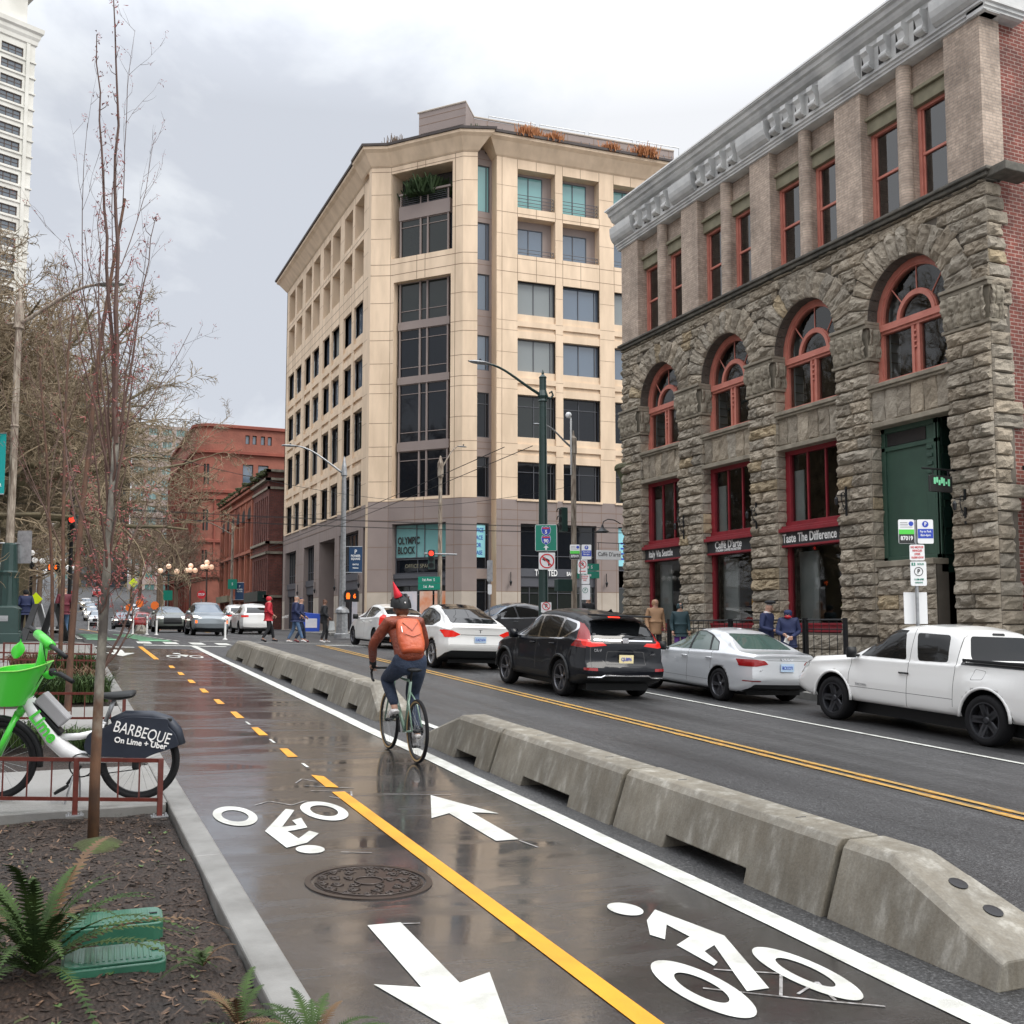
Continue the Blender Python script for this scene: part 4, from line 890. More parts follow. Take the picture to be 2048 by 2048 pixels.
# right face, turned 3.5 degrees
ra = radians(3.5); rx = (cos(ra), -sin(ra), 0)
Rp = [(1.38, 3.95), (4.45, 7.02), (8.05, 10.62), (11.15, 13.7), (14.7, 17.2), (17.8, 20.3)]
gopR = [(1.58, 4.98, 1.4, 7.98, .35), (5.35, 6.68, 1.4, 7.98, .35), (8.2, 12.6, 1.4, 7.98, .35), (14.7, 20, 1.4, 7.98, .35)]
opsR = face(None, None, None, Rp, None)+[g for g in gopR if g[0] != 5.35]
opsR = [o for o in opsR if not (o[0] == 1.58)]+[(1.58, 6.68, 1.4, 7.98, .4)]
P = PR = wallgrid(wb, (24.4, 57.5, 0), rx, (0, 24), (1.2, 31.4), opsR, HM, sub=(3.82, 9.44))
joints(jb, P, sorted(set(q for p in Rp for q in p))+[.35, 2.65, 5.7, 9.3, 12.4], [31.1, 27.5, 24.6, 23.7, 3.82, 8.2, 8.8], (0, 24), (1.4, 31.3), .03, opsR)
joints(jb, P, [], [29.2, 26.1, 22.3, 20.6, 20.0, 18.6, 16.9, 16.3, 14.7, 12.9, 12.2, 10.8, 6.6, 5.2, 2.6], (0, 24), (1.4, 31.3), .02, opsR)
for p0, p1 in Rp:
    for i, (z0, z1) in enumerate(rows[:2]): allw.append((P, p0+.02, p0+1.95, z0, z1-(.5 if i else .15), .72, 'slate_metal', 'blue_glass' if i else 'teal_glass', (.5,), ())); sp_ = MB(); pbox(sp_, P, p0+1.95, p1, z0, z1, .70, .8); pbox(sp_, P, p0, p0+1.95, z1-(.5 if i else .15), z1, .70, .8); sp_.obj('window_surround', 'mauve_panel', ob, world=True)
    for k, (z0, z1) in enumerate(rows[2:]): allw.append((P, p0, p1, z0, z1, .36, 'slate_metal', 'blue_glass' if k < 2 else 'dark_glass', (.46, .9), () if k < 2 else (.74,)))
    spans(P, p0, p1, .12, .36)
# balcony rails on the right face
for p0, p1 in Rp[:4]:
    for z0, n in ((27.9, 4), (24.85, 2)):
        b = MB()
        for i in range(n): b.tube([P(p0, z0+.2+i*.22, .1), P(p1-.1, z0+.2+i*.22, .1), P(p1-.1, z0+.2+i*.22, .4)], .022, 5)
        for i in range(2): b.tube([P(p1-.1-i*.2, z0+.1, .1), P(p1-.1-i*.2, z0+.2+(n-1)*.22, .1)], .022, 5)
        b.obj('balcony_rail', 'slate_metal', ob, world=True)
# recessed strip between tower and right face
P = wallgrid(wb, (23.05, 58.3, 0), (1, 0, 0), (0, 1.4), (1.2, 31.6), [(.05, 1.2, z0, z1, .12) for z0, z1 in ((27.6, 30.6), (24.5, 26.9), (21.3, 23.6), (17.5, 19.7), (13.3, 16.1), (9.6, 12.1), (5.2, 8.0), (1.4, 4.6))], lambda u, z: 1)
for (z0, z1), g in zip(((27.6, 30.6), (24.5, 26.9), (21.3, 23.6), (17.5, 19.7), (13.3, 16.1), (9.6, 12.1), (5.2, 8.0), (1.4, 4.6)), ('teal_glass', 'blue_glass', 'blue_glass', 'blue_glass', 'dark_glass', 'dark_glass', 'dark_glass', 'dark_glass')): allw.append((P, .05, 1.2, z0, z1, .12, 'slate_metal', g, (.82,), ((.75,) if z0 < 16 else ())))
joints(jb, P, [], [31.0, 27.2, 24.2, 20.9, 20.3, 17.0, 16.6, 13.0, 12.6, 9.2, 8.4], (0, 1.4), (1.4, 31.6), .03)
wb.add([(24.4, 57.5, 1.2), (24.4, 58.3, 1.2), (24.4, 58.3, 31.4), (24.4, 57.5, 31.4)], [(3, 2, 1, 0)], 0)
P_strip = P
# corner tower: left return, left splay, chamfer, right splay
A_, B_ = V((18.88, 61.77, 0)), V((22.26, 57.76, 0)); C0 = V((17.75, 62.35, 0)); D_ = V((23.1, 57.45, 0))
wb.add([(17.75, 62.9, 1.2), (17.75, 62.35, 1.2), (17.75, 62.35, 31.6), (17.75, 62.9, 31.6)], [(0, 1, 2, 3)], 0)
wb.add([(23.1, 57.45, 1.2), (23.1, 58.3, 1.2), (23.1, 58.3, 31.6), (23.1, 57.45, 31.6)], [(0, 1, 2, 3)], 0)
tops = [(.05, 4.50, 24.95, 30.55, 1.3), (.25, 4.40, 9.62, 23.4, .55), (.30, 4.14, 1.4, 8.02, .55)]
PC = wallgrid(wb, A_, B_-A_, (0, (B_-A_).length), (1.2, 31.6), tops, HM, sub=(3.82, 9.44, 23.9, 24.6))
PS = wallgrid(wb, C0, A_-C0, (0, (A_-C0).length), (1.2, 31.6), [], HM, sub=(3.82, 9.44)); PD = wallgrid(wb, B_, D_-B_, (0, (D_-B_).length), (1.2, 31.6), [], HM, sub=(3.82, 9.44))
for P, U, o_ in ((PC, (0, 5.24), tops), (PS, (0, (A_-C0).length), ()), (PD, (0, (D_-B_).length), ())):
    joints(jb, P, ([.0, 1.95, 2.55, 4.7] if P is PC else []), [31.0, 30.7, 24.6, 23.9, 9.44, 8.25, 3.82], U, (1.4, 31.5), .035, o_)
    joints(jb, P, [], [29.2, 27.6, 26.3, 22.1, 20.3, 19.7, 18.2, 16.9, 16.3, 14.4, 12.9, 12.3, 10.7, 6.6, 5.2, 2.6], U, (1.4, 31.5), .028, o_)
# tower glazing: bay of mullioned windows with mauve spandrels
tw = MB(); u0, u1, d = .5, 3.98, .42
for z0, z1 in ((27.5, 28.4), (20.35, 20.85), (16.85, 17.3), (12.6, 13.15)): pbox(tw, PC, u0-.1, u1+.15, z0, z1, d-.10, d+.3)
for u in (u0, 1.97, 2.50, u1): pbox(tw, PC, u-.05, u+.05, 9.62, 23.4, d-.06, d+.1); pbox(tw, PC, u-.05, u+.05, 24.95, 27.5, d-.06, d+.1); pbox(tw, PC, u-.04, u+.04, 28.4, 29.2, d-.06, d-.0)
pbox(tw, PC, u0-.1, u1+.2, 29.12, 29.24, d-.14, d+.02)
tw.obj('tower_mullions', 'mauve_panel', ob, world=True)
b = MB()
for i in range(5): b.tube([PC(u0, 28.5+i*.13, d), PC(u1, 28.5+i*.13, d)], .02, 5)
b.obj('balcony_rail', 'slate_metal', ob, world=True)
for z0, z1, hb, g in ((24.95, 27.5, (.82,), 'dark_glass'), (20.85, 23.4, (.28,), 'murky_glass'), (17.3, 20.35, (.2, .8), 'dark_glass'), (13.15, 16.85, (.17, .83), 'dark_glass'), (9.66, 12.6, (.8,), 'dark_glass')):
    allw.append((PC, u0, u1, z0, z1, d+.05, 'mauve_panel', g, (.42, .58), hb)); allw.append((PC, u1, 4.5 if z0 > 24 else 4.4, z0, z1, .54, 'dark_mauve_metal', 'dark_glass', (), ()))
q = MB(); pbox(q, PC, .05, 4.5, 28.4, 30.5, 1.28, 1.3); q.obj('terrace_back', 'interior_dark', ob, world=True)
# ground floor
P = PC; q = MB(); pbox(q, P, .3, 4.14, 5.25, 8.0, .50, .54); 
og = allw.append
allw.append((PC, .32, 4.14, 5.9, 8.0, .45, 'slate_metal', 'teal_glass', (.40, .55), ())); allw.append((PC, .32, 4.14, 4.95, 5.85, .47, 'slate_metal', 'dark_glass', (.42, .85), ()))
q = MB(); pbox(q, P, .3, 4.14, 4.65, 4.92, .2, .5); pbox(q, P, .3, 4.14, 4.2, 4.65, .3, .5); q.obj('canopy_band', 'slate_metal', ob, world=True)
for PP, lst in ((PR, [(1.58, 6.68)]), (PL, [(89.7-88.53, 89.7-84.3), (89.7-81.4, 89.7-77.9), (89.7-70.4, 89.7-65.4)])):
    for a, c in lst: q = MB(); pbox(q, PP, a, c, 4.75, 5.2, .18, .4); pbox(q, PP, a, c, 4.15, 4.75, .26, .4); q.obj('canopy_band', 'slate_metal', ob, world=True)
allw.append((PC, .32, 4.14, 1.45, 4.2, .5, 'slate_metal', 'dark_glass', (.25, .5, .75), (.8,)))
allw.append((PR, 1.60, 6.66, 5.2, 7.95, .32, 'slate_metal', 'dark_glass', (.27, .5, .72), (.3,))); allw.append((PR, 1.60, 6.66, 1.45, 4.15, .36, 'slate_metal', 'murky_glass', (.13, .3, .5, .7, .87), (.85,)))
allw.append((PR, 8.2, 12.6, 1.45, 4.15, .33, 'slate_metal', 'murky_glass', (.3, .6), ())); allw.append((PR, 8.2, 12.6, 5.2, 7.95, .32, 'slate_metal', 'dark_glass', (.3, .6), ()))
for a, c in ((89.7-88.53, 89.7-84.3), (89.7-81.4, 89.7-77.9), (89.7-70.4, 89.7-65.4), (89.7-64.3, 89.7-63.4)): allw.append((PL, a, c, 5.2, 7.85, .42, 'slate_metal', 'murky_glass', (.2, .4, .6, .8), (.25,))); allw.append((PL, a, c, 1.45, 4.15, .45, 'slate_metal', 'dark_glass', (.33, .66), (.8,)))
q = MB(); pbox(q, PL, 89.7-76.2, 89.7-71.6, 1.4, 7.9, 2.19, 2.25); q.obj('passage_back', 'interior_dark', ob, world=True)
wb.obj('panel_walls', MAT3, ob, world=True); jb.obj('panel_joints', 'joint_brown', ob, world=True)
for a in allw: 
    g_ = a[7]; q_ = RO.random(); g_ = ('murky_glass' if g_ == 'dark_glass' and q_ < .3 else ('blind_glass' if g_ == 'blue_glass' and q_ < .14 else g_)); win(a[0], a[1], a[2], a[3], a[4], a[5], ob, a[6], g_, a[8], a[9], fr=.05)
# cornices (curved cove) on three sides
cpr = [(0, 31.0), (-.10, 31.12), (-.22, 31.35), (-.42, 31.72), (-.60, 32.05), (-.82, 32.28), (-.84, 32.50), (-.75, 32.52), (.3, 32.52)]
cap_ = [(-.94, 32.52), (-.96, 32.72), (.3, 32.72), (.3, 32.52)]
def mould(prof, path, nm, m):
    # mitred sweep along ground path (list of xy), offsets outward (left-hand side negative = outwards to the right of travel)
    b = MB(); n = len(path); pts = [V((x, y, 0)) for x, y in path]; dirs = [(pts[i+1]-pts[i]).normalized() for i in range(n-1)]
    rows_ = []
    for i in range(n):
        d0 = dirs[max(0, i-1)]; d1 = dirs[min(n-2, i)]; n0 = V((d0.y, -d0.x, 0)); n1 = V((d1.y, -d1.x, 0)); m_ = (n0+n1).normalized(); k = 1/max(.35, m_.dot(n0))
        rows_.append([pts[i]+m_*(-o)*k+V((0, 0, z)) for o, z in prof])
    np_ = len(prof); vs = [p for r in rows_ for p in r]
    b.add(vs, [(i*np_+j, (i+1)*np_+j, (i+1)*np_+(j+1) % np_, i*np_+(j+1) % np_) for i in range(n-1) for j in range(np_)]+[tuple(range(np_)), tuple((n-1)*np_+j for j in range(np_))[::-1]])
    return b.obj(nm, m, ob, world=True, recalc=True)
cl_ = lambda q, k=1: [(a*k, 31.0+(z-31.0)*.74) for a, z in q]
mould(cl_(cpr), [(24, 89.7), (18, 89.7), (18, 63.6)], 'cornice', 'tan_panel'); mould(cl_(cap_), [(24, 89.7), (18, 89.7), (18, 63.6)], 'roof_edge', 'roof_edge_brown')
cl_ = lambda q, k=1: [(a*k, 31.0+(z-31.0)*.74) for a, z in q]; tz = cl_(cpr, .85); tzc = cl_(cap_, .85)
tp = [(17.75, 64.5), (17.75, 62.35), (18.88, 61.77), (22.26, 57.76), (23.1, 57.45), (23.1, 60)]
mould(tz, tp, 'cornice', 'tan_panel'); mould(tzc, tp, 'roof_edge', 'roof_edge_brown')
rp = [(24.4+24*cos(ra), 57.5-24*sin(ra)), (24.4, 57.5), (24.4, 60)][::-1]
mould(cl_(cpr), rp[::1], 'cornice', 'tan_panel'); mould(cl_(cap_), rp, 'roof_edge', 'roof_edge_brown')
q = MB(); q.prism([(18.2, 89.5), (18.2, 62.9), (19.2, 62.3), (22.6, 58.5), (24.6, 58.2), (47, 58.0), (47, 89.5)], 31.4, 31.6, lambda u, v, d: (u, v, d)); q.box((47, 56.5, 1.4), (47.3, 89.7, 31.5)); q.box((18, 89.5, 1.4), (47, 89.7, 31.5)); q.obj('roof', 'roof_edge_brown', ob, world=True)
# penthouse
pm = MB()
ax = (B_-A_).normalized(); inn_ = V((-ax.y, ax.x, 0)); q0 = A_+ax*1.3+inn_*1.2; q1 = A_+ax*4.75+inn_*1.2
PP = wallgrid(pm, q0, ax, (0, 3.45), (32.0, 34.85), [(.12, 3.3, 32.9, 33.45, .1)])
e1 = q1+V((1.2, 1.6, 0)); pm.add([q1+V((0, 0, 32)), e1+V((0, 0, 32)), e1+V((0, 0, 34.85)), q1+V((0, 0, 34.85))], [(0, 1, 2, 3)])
e2 = V((38.6, 59.3, 0)); P2 = wallgrid(pm, e1, e2-e1, (0, (e2-e1).length), (32.0, 34.75), [])
e3 = e2+V((3, 9, 0)); pm.add([e2+V((0, 0, 32)), e3+V((0, 0, 32)), e3+V((0, 0, 34.75)), e2+V((0, 0, 34.75))], [(0, 1, 2, 3)])
q2 = q0+V((3, 9, 0)); pm.add([q2+V((0, 0, 32)), q0+V((0, 0, 32)), q0+V((0, 0, 34.85)), q2+V((0, 0, 34.85))], [(0, 1, 2, 3)])
pm.add([q0+V((0, 0, 34.85)), q1+V((0, 0, 34.85)), e1+V((0, 0, 34.85)), q2+V((0, 0, 34.85))], [(0, 1, 2, 3)]); pm.add([e1+V((0, 0, 34.75)), e2+V((0, 0, 34.75)), e3+V((0, 0, 34.75)), q2+V((0, 0, 34.75))], [(0, 1, 2, 3)])
pm.obj('penthouse_wall', 'mauve_panel', ob, world=True)
win(PP, .12, 3.3, 32.9, 33.45, .08, ob, 'mauve_panel', 'blue_glass', (.33, .66), ())
jb = MB(); LL = (e2-e1).length
joints(jb, PP, [], [34.0, 34.5], (0, 3.45), (32, 34.85), .04); joints(jb, P2, [i*1.9+.9 for i in range(8)], [33.2, 33.8, 34.3], (0, LL), (32, 34.75), .04); jb.obj('penthouse_joints', 'joint_brown', ob, world=True)
b = MB(); b.tube([q0+V((0, 0, 34.9))+ax*-.1, q1+V((0, 0, 34.9)), e1+V((0, 0, 34.85)), e2+V((0, 0, 34.8))], .07, 6); b.obj('penthouse_coping', 'pale_stone_base', ob, world=True)
b = MB(); dd = (e2-e1).normalized()
for i in range(4):
    a = e1+dd*(1.2+i*3.6)+V((0, .5, 34.8)); c = a+dd*3.3; b.tube([a, a+V((0, 0, .55)), c+V((0, 0, .55)), c], .035, 5)
b.obj('roof_guard_rail', 'galvanised', ob, world=True)
b = MB()
for i in range(5):
    a = e1+dd*(1.3+i*3.1)+V((0, -.12, 0)); 
    for k in (0, .6): b.tube([a+dd*k+V((0, 0, 33.6)), a+dd*k+V((0, -.18, 34.0)), a+dd*k+V((0, -.02, 34.3))], .03, 5)
b.tube([e1+V((0, -.2, 33.9)), e2+V((0, -.2, 33.9))], .025, 5); b.tube([e1+V((0, -.2, 33.2)), e2+V((0, -.2, 33.2))], .025, 5); b.obj('maintenance_rail', 'slate_metal', ob, world=True)
# lettering on the block
text('OLYMPIC', .62, 'interior_dark', frame(PC(1.28, 6.98, .40), ax), ob, sx=.62, bold=.015)
text('BLOCK', .62, 'interior_dark', frame(PC(1.10, 6.38, .40), ax), ob, sx=.62, bold=.015)
text('OFFICE SPACE', .34, 'olive_stone', frame(PC(2.0, 5.4, .40), ax), ob, sx=.9)
mat('cyan_poster', (.30, .68, .76), .4, var=0)
q = MB(); pbox(q, P_strip, .0, .95, 5.9, 7.9, .02, .05); po = q.obj('lease_poster', 'cyan_poster', ob, world=True)
for i, w in enumerate(('OFFICE', 'SPACE', 'FOR', 'LEASE')): text(w, .36, 'sign_blue', frame(P_strip(.46, 7.55-i*.46, .01), (1, 0, 0)), po, sx=.66, bold=.006)
q = MB(); pbox(q, PR, 8.3, 9.6, 5.5, 7.9, .2, .23); po = q.obj('lease_poster', 'cyan_poster', ob, world=True)
for i, w in enumerate((.7, .9, .5, .8)): q = MB(); pbox(q, PR, 8.45, 8.45+w, 6.9-i*.33, 7.0-i*.33, .19, .2); q.obj('poster_line', 'sign_blue', po, world=True)
text('TOASTED', .55, 'white_letters', frame(PR(3.3, 4.97, .10), rx), ob, sx=.62, bold=.01); text('BAGELS & CAFE', .34, 'white_letters', frame(PR(5.4, 4.93, .10), rx), ob, sx=.62, bold=.008)
mat('orange_poster', (.72, .20, .05), .4, vs=1, col2=(.75, .55, .45)); mat('pale_poster', (.68, .62, .64), .4, vs=2, col2=(.55, .56, .62))
for i, (a, c, m_) in enumerate(((.4, 1.9, 'pale_poster'), (2.1, 3.0, 'orange_poster'), (3.15, 4.0, 'orange_poster'))): q = MB(); pbox(q, PC, a, c, 2.2, 3.85, .40, .43); q.obj('door_poster', m_, ob, world=True)
q = MB(); pbox(q, PL, 89.7-67.5, 89.7-65.5, 1.7, 3.9, .20, .25); q.obj('window_poster', 'pale_poster', ob, world=True)
b = MB(); pbox(b, PC, 3.0, 3.5, 22.6, 22.68, .9, 1.0); 
# wall lamps on the block
for i, (PP_, u) in enumerate(((PL, 89.7-83), (PL, 89.7-77), (PL, 89.7-71), (PL, 89.7-64.8), (PR, .9), (PR, 7.3))):
    lo = empty('wall_sconce', PP_(u, 4.5, -.1), ['slender black sconce farthest along the left side of the tan block', 'slender black sconce left of the tall passage of the tan block', 'slender black sconce right of the tall passage of the tan block', 'slender black sconce by the chamfered corner of the tan block', 'slender black sconce left of the bagel shop', 'slender black sconce right of the bagel shop'][i], 'wall lamp', 'sconces on the tan block')
    c = MB(); c.tube([(0, 0, .5), (0, 0, -.3)], .025, 6); c.obj('bracket', 'black_metal', lo); c = MB(); c.lathe([(.02, .1), (.09, 0), (.03, -.25)], 8, (-.05, -.12, -.1)); c.obj('lantern', 'black_metal', lo)
# ================================================================ BACKGROUND BUILDINGS
mat('orange_red_stucco', (.28, .098, .066), .85, vs=.5, col2=(.20, .070, .048), bump=.5, bs=3, bd=.1); mat('red_stucco_dark', (.26, .070, .045), .85, vs=.3, col2=(.19, .052, .036))
brickmat('brown_brick', (.21, .062, .045), (.15, .046, .036), (.10, .06, .05), .4, .14, .02)
mat('terracotta', (.38, .14, .085), .85, vs=.4, col2=(.26, .09, .06)); mat('dark_brown_trim', (.085, .06, .05), .8, var=.2)
mat('moss', (.05, .07, .018), .95, vs=6, col2=(.035, .028, .014), bump=.5, bs=6, bd=.1)
mat('pinkish_concrete', (.36, .29, .265), .8, vs=.1); mat('pale_concrete', (.55, .54, .52), .8, vs=.1, col2=(.46, .45, .43)); mat('grey_concrete', (.26, .26, .265), .8, vs=.1)
mat('cream_terracotta', (.66, .65, .60), .7, vs=.2, col2=(.54, .53, .48)); glassmat('green_glass', (.10, .19, .18), .08, .01, .8); glassmat('far_glass', (.10, .12, .14), .1, .01, .7)
def simple_block(name, label, x0, x1, y0, y1, z0, z1, wallm, winm, cols, rows_, sidecols, ww=.6, wh=.6, fm='slate_metal', rot=None, side='L', top=None, vb=(.5,), far=False):
    o = empty(name, ((x0+x1)/2, (y0+y1)/2, z0), label, 'building'); w = MB()
    H = (z1-z0)/rows_
    def do(org, xd, Lh, n):
        c = Lh/n; ops = [((i+.5-ww/2)*c, (i+.5+ww/2)*c, z0+(r+.5-wh/2)*H, z0+(r+.5+wh/2)*H, .25) for i in range(n) for r in range(rows_)]
        P = wallgrid(w, org, xd, (0, Lh), (z0-2, z1), ops)
        if far:
            for r in range(rows_):
                for i in range(n):
                    g = MB(); a = ops[i*rows_+r]; pbox(g, P, a[0], a[1], a[2], a[3], .2, .24); 
                    pbox(g, P, (a[0]+a[1])/2-.06, (a[0]+a[1])/2+.06, a[2], a[3], .1, .2, 1); g.obj('window', [winm, fm], o, world=True)
        else:
            for a in ops: win(P, a[0], a[1], a[2], a[3], .22, o, fm, winm, vb, (), fr=.1)
        return P
    Pf = do((x0, y0, 0), (1, 0, 0), x1-x0, cols)
    if sidecols: do((x0, y1, 0), (0, -1, 0), y1-y0, sidecols)
    w.add([(x0, y0, z1), (x1, y0, z1), (x1, y1, z1), (x0, y1, z1)], [(0, 1, 2, 3)]); w.add([(x1, y0, z0-2), (x1, y1, z0-2), (x1, y1, z1), (x1, y0, z1)], [(0, 1, 2, 3)])
    w.obj('wall', wallm, o, world=True); return o, Pf
# --- brown brick corner building
bb = empty('brown_brick_building', (21, 101, 1.4), 'low brown brick building with mossy parapet next to the tan block', 'building'); w = MB()
opsA = [(1.0+i*1.0, 1.55+i*1.0, 9.6, 13.8, .25) for i in range(7)]; opsA += [(1.0+i*1.0, 1.6+i*1.0, 5.0, 8.0, .25) for i in range(7)]+[(.6, 6.6, 1.4, 3.9, .5)]
P = wallgrid(w, (18, 104.6, 0), (0, -1, 0), (0, 8.1), (0, 16.0), opsA, lambda u, z: 0)
P2 = wallgrid(w, (18, 96.5, 0), (1, 0, 0), (0, 14), (0, 16.0), [(2, 3.2, 10, 13, .2)])
w.add([(18, 96.5, 16), (32, 96.5, 16), (32, 104.6, 16), (18, 104.6, 16)], [(0, 1, 2, 3)]); w.obj('wall', 'brown_brick', bb, world=True)
for a in opsA[:14]: win(P, a[0], a[1], a[2], a[3], .2, bb, 'dark_brown_trim', 'murky_glass', (), (.5,), fr=.06)
win(P, .6, 6.6, 1.45, 3.9, .45, bb, 'dark_green_metal', 'dark_glass', (.25, .5, .75), ())
q = MB()
for z, p in ((8.35, .2), (9.3, .25), (14.4, .15), (15.2, .35), (16.0, .3), (4.3, .3)): pbox(q, P, -.1, 8.1+p, z, z+.22, -p, .1); pbox(q, P2, -p, 14, z, z+.22, -p, .1)
q.obj('string_courses', 'dressed_stone', bb, world=True)
q = MB(); pbox(q, P, .3, 7.6, 3.95, 4.9, -.8, .1); q.obj('shop_fascia', 'dark_green_metal', bb, world=True)
q = MB(); R5 = random.Random(2)
for i in range(60): q.ball((17.7+R5.uniform(-.1, .3), R5.uniform(96.5, 104.5), 16.1+R5.uniform(-.3, .25)), R5.uniform(.15, .35), 6, sc=(1, 1.3, .5))
q.obj('moss_patches', 'moss', bb, world=True)
# --- arcaded terracotta building
ab = empty('arcaded_building', (21, 115, 1.4), 'orange terracotta building with tall arcades and mossy sloping cornice', 'building'); w = MB()
opsB = []; Lb = 21.5
for i in range(6): u = .9+i*3.45; opsB += [(u, u+2.3, 9.4, 12.6, .45), (u, u+2.3, 5.2, 8.9, .45), (u, u+2.5, 1.4, 4.2, .6)]
P = wallgrid(w, (18, 126.2, 0), (0, -1, 0), (0, Lb), (0, 15.6), opsB)
for i in range(6):
    u = .9+i*3.45+1.15
    for k in range(10):
        a0, a1 = pi*k/10, pi*(k+1)/10; w.add([P(u+1.15*cos(a0), 12.6+1.15*sin(a0), -.01), P(u+1.15*cos(a1), 12.6+1.15*sin(a1), -.01), P(u+1.45*cos(a1), 12.6+1.45*sin(a1), -.12), P(u+1.45*cos(a0), 12.6+1.45*sin(a0), -.12)], [(0, 1, 2, 3)])
w.add([(18, 104.7, 15.6), (32, 104.7, 15.6), (32, 126, 15.6), (18, 126, 15.6)], [(0, 1, 2, 3)]); w.obj('wall', 'terracotta', ab, world=True)
for i in range(6):
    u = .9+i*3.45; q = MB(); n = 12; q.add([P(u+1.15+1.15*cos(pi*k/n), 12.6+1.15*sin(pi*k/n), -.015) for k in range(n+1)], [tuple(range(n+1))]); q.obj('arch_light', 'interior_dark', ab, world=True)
for a in opsB: win(P, a[0], a[1], a[2], a[3], .4, ab, 'dark_brown_trim', 'murky_glass', (.5,), (.5,) if a[2] > 4 else (.8,), fr=.08)
q = MB()
for z, p in ((4.4, .25), (9.0, .2), (14.4, .2), (15.1, .45), (15.5, .6)): pbox(q, P, 0, Lb, z, z+.25, -p, .1)
for i in range(7): u = .45+i*3.45; pbox(q, P, u-.22, u+.22, 5, 14.3, -.14, 0)
q.obj('pilasters_and_strings', 'terracotta', ab, world=True)
q = MB()
for i in range(120): q.ball((17.5+R5.uniform(-.1, .5), R5.uniform(104.7, 126), 15.8+R5.uniform(-.35, .3)), R5.uniform(.15, .4), 6, sc=(1, 1.3, .5))
q.obj('moss_patches', 'moss', ab, world=True)
q = MB(); pbox(q, P, .5, 9, 4.3, 5.0, -.5, 0); q.obj('shop_fascia', 'olive_stone', ab, world=True)
# --- big red stone office with rounded corner
rb_ = empty('red_stone_office', (30, 165, 1.6), 'large orange red stone building with rounded corner and arched windows beyond the junction', 'building'); w = MB()
zt = 30.5; fx0, fy0 = 17.9, 152.0
opsF = []
def grp(u, z0, z1, wdt=1.5): return (u, u+wdt, z0, z1, .4)
us = [4.2, 6.4, 10.6, 12.8, 17.0, 19.2, 23.4, 25.6]
for u in us: opsF += [grp(u, 21.8, 25.0), grp(u, 14.6, 18.6), grp(u, 9.2, 12.8), grp(u, 4.4, 7.6)]
for u in us: opsF += [(u+.3, u+.9, 28.0, 29.3, .3), (u+1.3, u+1.9, 28.0, 29.3, .3)]
P = wallgrid(w, (fx0+2.4, fy0, 0), (1, 0, 0), (0, 36), (0, zt), opsF, sub=(26.2,))
opsS = []
for i in range(10): u = 1.0+i*3.2; opsS += [(u, u+1.8, z, z+3.0, .4) for z in (21.8, 15.2, 9.4, 4.4)]
Ps = wallgrid(w, (fx0, fy0+36, 0), (0, -1, 0), (0, 33.6), (0, zt), opsS)
n = 8
cop = []
for i in range(n):
    a0, a1 = pi/2*i/n, pi/2*(i+1)/n; cx, cy, r = fx0+2.4, fy0+2.4, 2.4
    p0 = V((cx-r*cos(a0), cy-r*sin(a0), 0)); p1 = V((cx-r*cos(a1), cy-r*sin(a1), 0)); L_ = (p1-p0).length
    o_ = [(.08, L_-.03, z, z+3.0, .3) for z in (21.8, 15.2, 9.4)] if i in (1, 2, 5, 6) else []
    Pc = wallgrid(w, p0, p1-p0, (0, L_), (0, zt), o_); cop += [(Pc, q) for q in o_]
w.add([(fx0, fy0+2, zt), (fx0+2.4, fy0, zt), (fx0+38, fy0, zt), (fx0+38, fy0+36, zt), (fx0, fy0+36, zt)], [(0, 1, 2, 3, 4)])
w.obj('wall', 'orange_red_stucco', rb_, world=True)
for a in opsF: win(P, a[0], a[1], a[2], a[3], .35, rb_, 'dark_brown_trim', 'blue_glass' if a[2] > 20 else 'murky_glass', (), (.5,) if a[3]-a[2] > 2 else (), fr=.1)
for a in opsS: win(Ps, a[0], a[1], a[2], a[3], .35, rb_, 'dark_brown_trim', 'murky_glass', (), (.5,), fr=.1)
for Pc, a in cop: win(Pc, a[0], a[1], a[2], a[3], .3, rb_, 'dark_brown_trim', 'murky_glass', (), (.5,), fr=.06)
q = MB()
path = [(fx0, fy0+36), (fx0, fy0+2.4)]+[(fx0+2.4-2.4*cos(pi/2*i/n), fy0+2.4-2.4*sin(pi/2*i/n)) for i in range(1, n)]+[(fx0+2.4, fy0), (fx0+38, fy0)]
_ob = ob; ob = rb_
for z, p in ((8.4, .4), (13.4, .3), (19.6, .35), (20.6, .3), (26.3, .5), (30.1, .35)): mould([(0, z), (-p, z+.1), (-p, z+.5), (0, z+.6), (.1, z+.3)], path, 'string_course', 'red_stucco_dark')
ob = _ob
q = MB()
for u in us:     # arched heads
    for k in range(8):
        a0, a1 = pi*k/8, pi*(k+1)/8; q.add([P(u+.75+.75*cos(a0), 18.6+.75*sin(a0), -.02), P(u+.75+.75*cos(a1), 18.6+.75*sin(a1), -.02), P(u+.75, 18.6, -.02)], [(0, 1, 2)])
q.obj('arch_light', 'murky_glass', rb_, world=True)
for i in range(11): q = MB(); u = .2+i*3.2; pbox(q, Ps, u-.2, u+.5, 3, 26, -.3, 0); q.obj('pilaster', 'red_stucco_dark', rb_, world=True)
for u in (.4, 1.6, 8.4, 9.6, 14.9, 21.3): q = MB(); pbox(q, P, u-.12, u+.12, 8.8, 20, -.25, 0); q.obj('pilaster', 'red_stucco_dark', rb_, world=True)
q = MB()
pbox(q, P, 2.2, 8.8, 1.0, 8.2, -.7, 0, 0); q.obj('entrance_porch', 'terracotta', rb_, world=True)
